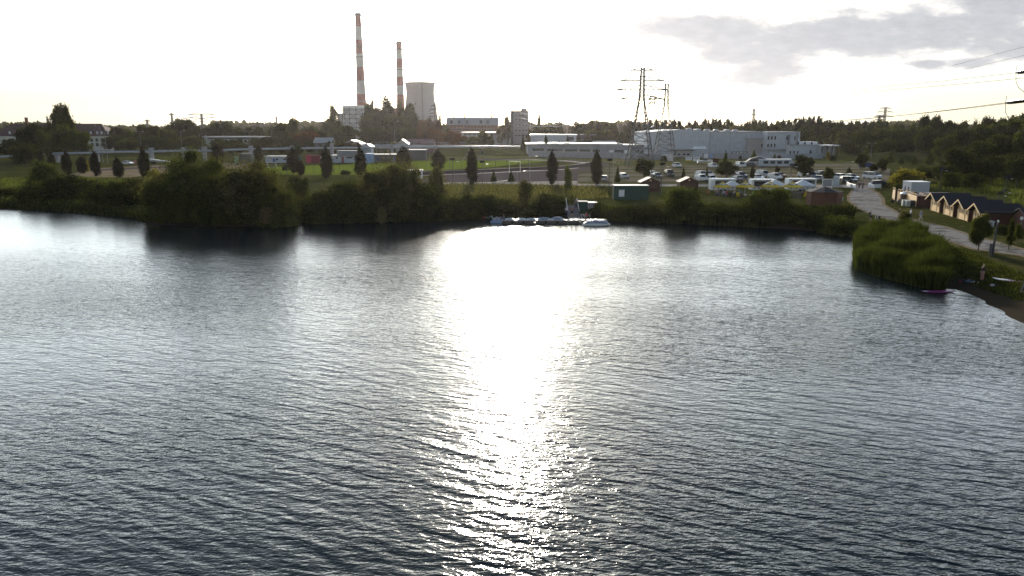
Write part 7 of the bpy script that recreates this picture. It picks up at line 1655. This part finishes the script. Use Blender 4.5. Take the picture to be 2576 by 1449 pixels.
def pose_joints(pose):
    J = dict(pel=(0, 0, .95), bel=(0, 0, 1.10), che=(0, -.01, 1.30), nec=(0, .0, 1.47), hea=(0, -.02, 1.62), top=(0, -.01, 1.72))
    for s_, n in ((-1, 'l'), (1, 'r')):
        J['sh'+n] = (s_*.18, 0, 1.41); J['el'+n] = (s_*.25, .02, 1.14); J['wr'+n] = (s_*.27, -.04, .90); J['ha'+n] = (s_*.27, -.06, .82)
        J['hi'+n] = (s_*.10, 0, .90); J['kn'+n] = (s_*.11, -.02, .50); J['an'+n] = (s_*.12, .02, .09); J['to'+n] = (s_*.13, -.14, .035)
    if pose == 'walk':
        J.update(knl=(-.10, -.16, .53), anl=(-.10, -.25, .10), tol=(-.10, -.40, .06), knr=(.10, .05, .50), anr=(.11, .27, .14), tor=(.11, .15, .035), ell=(-.25, .12, 1.16), wrl=(-.25, .20, .95), hal=(-.25, .20, .87), elr=(.25, -.08, 1.15), wrr=(.25, -.24, .98), har=(.24, -.29, .92))
    if pose == 'carry':
        J.update(ell=(-.24, -.08, 1.15), wrl=(-.10, -.28, 1.15), hal=(-.04, -.33, 1.16), elr=(.24, -.08, 1.15), wrr=(.10, -.28, 1.15), har=(.04, -.33, 1.16), hea=(0, -.06, 1.60), top=(0, -.07, 1.70))
    if pose == 'bend':
        J.update(bel=(0, -.10, 1.02), che=(0, -.30, 1.10), nec=(0, -.45, 1.08), hea=(0, -.58, 1.03), top=(0, -.67, 1.00), shl=(-.18, -.38, 1.08), shr=(.18, -.38, 1.08), ell=(-.22, -.42, .80), wrl=(-.16, -.48, .56), hal=(-.15, -.50, .48), elr=(.22, -.42, .80), wrr=(.16, -.50, .56), har=(.15, -.52, .48), pel=(0, .08, .92), hil=(-.1, .08, .88), hir=(.1, .08, .88), knl=(-.12, -.02, .50), knr=(.12, -.02, .50))
    if pose == 'sit':
        J.update(pel=(0, .0, .50), bel=(0, 0, .65), che=(0, -.02, .85), nec=(0, -.02, 1.02), hea=(0, -.05, 1.16), top=(0, -.05, 1.26))
        for s_, n in ((-1, 'l'), (1, 'r')): J.update({'sh'+n: (s_*.18, -.02, .96), 'el'+n: (s_*.24, -.08, .72), 'wr'+n: (s_*.18, -.30, .66), 'ha'+n: (s_*.15, -.37, .66), 'hi'+n: (s_*.10, 0, .48), 'kn'+n: (s_*.13, -.44, .50), 'an'+n: (s_*.13, -.46, .09), 'to'+n: (s_*.13, -.62, .035)})
    if pose == 'ground':
        J.update(pel=(0, .0, .12), bel=(0, .02, .27), che=(0, -.02, .47), nec=(0, -.06, .64), hea=(0, -.10, .78), top=(0, -.11, .88))
        for s_, n in ((-1, 'l'), (1, 'r')): J.update({'sh'+n: (s_*.18, -.04, .58), 'el'+n: (s_*.24, -.16, .38), 'wr'+n: (s_*.16, -.36, .36), 'ha'+n: (s_*.12, -.42, .38), 'hi'+n: (s_*.10, -.02, .12), 'kn'+n: (s_*.17, -.40, .42), 'an'+n: (s_*.15, -.60, .09), 'to'+n: (s_*.15, -.75, .05)})
    if pose == 'crouch':
        J.update(pel=(0, .05, .42), bel=(0, -.02, .55), che=(0, -.16, .72), nec=(0, -.24, .88), hea=(0, -.32, 1.00), top=(0, -.35, 1.09))
        for s_, n in ((-1, 'l'), (1, 'r')): J.update({'sh'+n: (s_*.18, -.20, .82), 'el'+n: (s_*.23, -.38, .64), 'wr'+n: (s_*.14, -.56, .60), 'ha'+n: (s_*.12, -.63, .62), 'hi'+n: (s_*.10, .02, .40), 'kn'+n: (s_*.15, -.38, .48), 'an'+n: (s_*.13, -.10, .10), 'to'+n: (s_*.13, -.28, .035)})
    return {k: Vector(v) for k, v in J.items()}
def person(label, loc, rot, pose, shirt, legs, hair='dark', sleeves='long', shorts=False, sc_=1.0, group=None):
    J = pose_joints(pose); t_ = thing('person', label, 'person', loc, rot, group, (sc_, sc_, sc_))
    names = []; vs = []; rad = []; ed = []
    def add(n, p, r): names.append(n); vs.append(tuple(p)); rad.append(r); return len(vs)-1
    pel = add('pel', J['pel'], (.13, .10)); bel = add('bel', J['bel'], (.125, .095)); che = add('che', J['che'], (.155, .11)); nec = add('nec', J['nec'], .055)
    hb = add('hb', J['nec'].lerp(J['hea'], .55) + Vector((0, 0, 0)), (.062, .068)); hea = add('hea', J['hea'], (.078, .092)); top = add('top', J['top'], (.062, .072)); ed += [(pel, bel), (bel, che), (che, nec), (nec, hb), (hb, hea), (hea, top)]
    fd = Vector((0, -1, 0)) if pose != 'bend' else Vector((0, -.4, -.9)); no = add('nose', J['hea'] + fd*.115 - Vector((0, 0, .015)), .014); ed.append((hea, no))
    for s_, n in ((-1, 'l'), (1, 'r')):
        ea = add('ear', J['hea'] + Vector((s_*.088, .01, 0)), .014); ed.append((hea, ea))
        sh_, el_, wr_, ha_ = (add(q+n, J[q+n], r) for q, r in (('sh', .058), ('el', .042), ('wr', .028), ('ha', (.038, .022)))); ed += [(che, sh_), (sh_, el_), (el_, wr_), (wr_, ha_)]
        hd = (J['ha'+n]-J['wr'+n]).normalized(); side = hd.cross(Vector((0, 1, 0)) if abs(hd.y) < .8 else Vector((0, 0, 1))).normalized()
        for i, (o_, L_) in enumerate(((-.030, .075), (-.010, .088), (.010, .084), (.028, .066))):
            f0 = add('f', J['ha'+n] + hd*.03 + side*o_, .009); f1 = add('f', J['ha'+n] + hd*(.03+L_*.5) + side*o_*1.15 + Vector((0, -.008, 0)), .009); f2 = add('f', J['ha'+n] + hd*(.03+L_) + side*o_*1.1 + Vector((0, -.02, 0)), .008); ed += [(ha_, f0), (f0, f1), (f1, f2)]
        th0 = add('t', J['wr'+n].lerp(J['ha'+n], .6) + Vector((0, -.035, 0)), .010); th1 = add('t', J['ha'+n] + Vector((0, -.055, 0)) + hd*.03, .009); ed += [(ha_, th0), (th0, th1)]
        hi_, kn_, an_, he_, to_ = (add(q, p_, r) for q, p_, r in (('hi', J['hi'+n], .088), ('kn', J['kn'+n], .056), ('an', J['an'+n], .038), ('he', J['an'+n] + Vector((0, .02, -.05)), .036), ('to', J['to'+n], .034))); ed += [(pel, hi_), (hi_, kn_), (kn_, an_), (an_, he_), (he_, to_)]
    skin_obj('body', vs, ed, rad, skinm, t_)
    e = .016
    cv = [J['pel'] + (J['bel']-J['pel'])*-.3, J['bel'], J['che'], J['che'].lerp(J['nec'], .75)]; cr = [(.15, .12), (.145, .115), (.172, .128), (.085, .075)]; ce = [(0, 1), (1, 2), (2, 3)]
    for n in 'lr':
        o = len(cv); end = J['wr'+n] if sleeves == 'long' else J['sh'+n].lerp(J['el'+n], .75); mid = J['el'+n] if sleeves == 'long' else J['sh'+n].lerp(J['el'+n], .4)
        cv += [J['sh'+n], mid, end]; cr += [.074, .058 if sleeves == 'long' else .066, .044 if sleeves == 'long' else .06]; ce += [(2, o), (o, o+1), (o+1, o+2)]
    skin_obj('shirt', [tuple(v) for v in cv], ce, cr, CL[shirt], t_, 0)
    tv = [J['pel']]; tr = [(.148, .118)]; te = []
    for n in 'lr':
        o = len(tv); end = J['an'+n] + Vector((0, 0, .03)) if not shorts else J['kn'+n].lerp(J['hi'+n], .12); tv += [J['hi'+n], J['hi'+n].lerp(J['kn'+n], .6), J['kn'+n].lerp(J['hi'+n], .05), end]; tr += [.105, .088, .074, .055 if not shorts else .080]; te += [(0, o), (o, o+1), (o+1, o+2), (o+2, o+3)]
    if shorts:
        tv2 = [J['pel']]; tr = [(.148, .118)]; te = []
        for n in 'lr': o = len(tv2); tv2 += [J['hi'+n], J['hi'+n].lerp(J['kn'+n], .75)]; tr += [.105, .092]; te += [(0, o), (o, o+1)]
        tv = tv2
    skin_obj('shorts' if shorts else 'trousers', [tuple(v) for v in tv], te, tr, CL[legs], t_, 0)
    up = (J['top']-J['hea']).normalized(); hv = [J['hea'] + Vector((0, .035, .0)), J['hea'].lerp(J['top'], .55) + Vector((0, .02, .0)) + up*.01, J['top'] + up*.022]
    skin_obj('hair', [tuple(v) for v in hv], [(0, 1), (1, 2)], [(.080, .072), (.086, .088), (.05, .055)], hairm[hair], t_, 0)
    for n in 'lr':
        skin_obj('shoe', [tuple(J['an'+n] + Vector((0, .03, -.045))), tuple(J['to'+n] + Vector((0, .03, .005))), tuple(J['to'+n] + Vector((0, -.07, -.002)))], [(0, 1), (1, 2)], [(.047, .05), (.045, .035), (.035, .028)], CL['grey'], t_, 0)
    return t_
R = math.radians
def pers(lab, k, x, y, *a, rot=0, z=None, **kw):
    if z is None: p = GTK(k, x, y)
    else: p = GK(k, x, y, z)
    return person(lab, (p.x, p.y, p.z), rot, *a, **kw)
pers('person in black walking away at the far end of the path, on the left', '7', 495, 786, 'walk', 'black', 'black', rot=R(180)); pers('person in dark clothes walking away at the far end of the path, on the right', '7', 534, 786, 'walk', 'navy', 'black', rot=R(175))
pers('person in a black top and light shorts walking by the grey-green bush', '7', 930, 1108, 'walk', 'black', 'cream', rot=R(65), shorts=True)
pers('person in pale clothes half hidden by the grey-green bush', '7', 1052, 1115, 'walk', 'white', 'grey', rot=R(80), hair='grey')
pers('person in a pale blue shirt and cream trousers walking on the path', '7', 1163, 1130, 'walk', 'blue', 'cream', rot=R(60))
t_ = pers('person in white with a dark backpack standing on the grass above the lake', '7', 618, 1135, 'carry', 'white', 'black', rot=R(100), shorts=True); MB().box(-.16, .16, .10, .26, 1.05, 1.45).obj('backpack', CL['black'], t_)
pers('person in a white shirt bending down on the grass slope above the lake', '7', 705, 1142, 'bend', 'white', 'black', rot=R(-70))
pers('person in a dark jacket and dusty pink trousers standing on the beach', '8', 1683, 1032, 'carry', 'black', 'pinkish', rot=R(100), hair='fair')
pers('person in black sitting on the grass before the slatted screens', 'H', 215, 568, 'ground', 'black', 'black', rot=R(30)); pers('person in grey sitting on the grass before the slatted screens', 'H', 342, 578, 'ground', 'grey', 'denim', rot=R(-40), hair='fair')
dz = .56
pers('person in a white shirt standing at the left of the gangway', 'D', 1800, 385, 'stand', 'white', 'navy', rot=R(20), z=dz, sleeves='short'); pers('person in dark shorts and top standing at the foot of the gangway', 'D', 1873, 392, 'carry', 'brown', 'black', rot=R(-20), z=dz, shorts=True)
q = GK('D', 1885, 255, 1.3); person('person in dark clothes halfway up the gangway', (q.x, Yd+1.7+5.6, .58+(5.6-2.4)/(7.5-2.4)*1.5), R(180), 'walk', 'grey', 'black')
q = GK('D', 2030, 415, dz); person('person in a dark red top crouching by the bicycle on the dock', (q.x, Yd+1.1, dz), R(60), 'crouch', 'red', 'black')
q = GK('D', 870, 418, 0); person('person sitting in the pale kayak, on the left', (q.x-.35, q.y, .12), R(-90), 'ground', 'white', 'grey', hair='fair'); q = GK('D', 935, 415, 0); person('person in dark clothes sitting at the left tip of the dock', (q.x+.9, Yd+.6, dz), R(-60), 'ground', 'grey', 'denim')
PG = 'people at the tables under the parasols'
for (x, y, sh_, lg, ro, lab, hr) in [(455, 485, 'grey', 'denim', 40, 'person in grey seated at the left beer table', 'grey'), (480, 480, 'black', 'black', -160, 'person in black seated at the left beer table', 'dark'), (590, 490, 'white', 'denim', 20, 'person in white seated between the parasol poles', 'dark'),
                                 (645, 495, 'red', 'denim', -30, 'person in a bright red top seated at the tables', 'dark'), (725, 490, 'brown', 'black', 60, 'person in brown seated under the left white parasol', 'dark'), (790, 490, 'cream', 'denim', -60, 'person in a beige top seated right of the white parasol pole', 'fair'),
                                 (880, 480, 'blue', 'grey', 100, 'person in a blue-grey top seated behind the yellow chair', 'dark'), (940, 490, 'green', 'black', -20, 'person in green seated right of the yellow chair', 'dark'), (2290, 480, 'red', 'black', 0, 'person in a red top seated left of the octagonal hut', 'dark')]:
    p = GTK('G', x, y); t_ = person(lab, (p.x, p.y, p.z), R(ro), 'sit', sh_, lg, hr, group=PG)
    s_ = thing('stool', 'low dark stool under the '+lab.replace(' seated', '', 1), 'stool', (p.x, p.y, p.z), R(ro), 'stools under the seated people'); MB().box(-.2, .2, -.12, .22, .34, .39).obj('seat', wood_b, s_); MB().box(-.17, -.13, -.08, .18, 0, .34).box(.13, .17, -.08, .18, 0, .34).obj('legs', wood_b, s_)

# ------------------------------------------------------------------ haze: the air itself
hm = bpy.data.materials.new('haze_air'); hm.use_nodes = True; ht = hm.node_tree
for n in list(ht.nodes): ht.nodes.remove(n)
ho = nd(ht, 'ShaderNodeOutputMaterial'); hv = nd(ht, 'ShaderNodeVolumePrincipled'); hv.inputs['Density'].default_value = 0.000028; hv.inputs['Color'].default_value = (1.0, 0.94, 0.94, 1); hv.inputs['Anisotropy'].default_value = 0.75
ht.links.new(hv.outputs[0], ho.inputs['Volume'])
hz = MB().box(-5200, 5200, -500, 7200, -2.8, 190).obj('haze', hm); hz['kind'] = 'stuff'
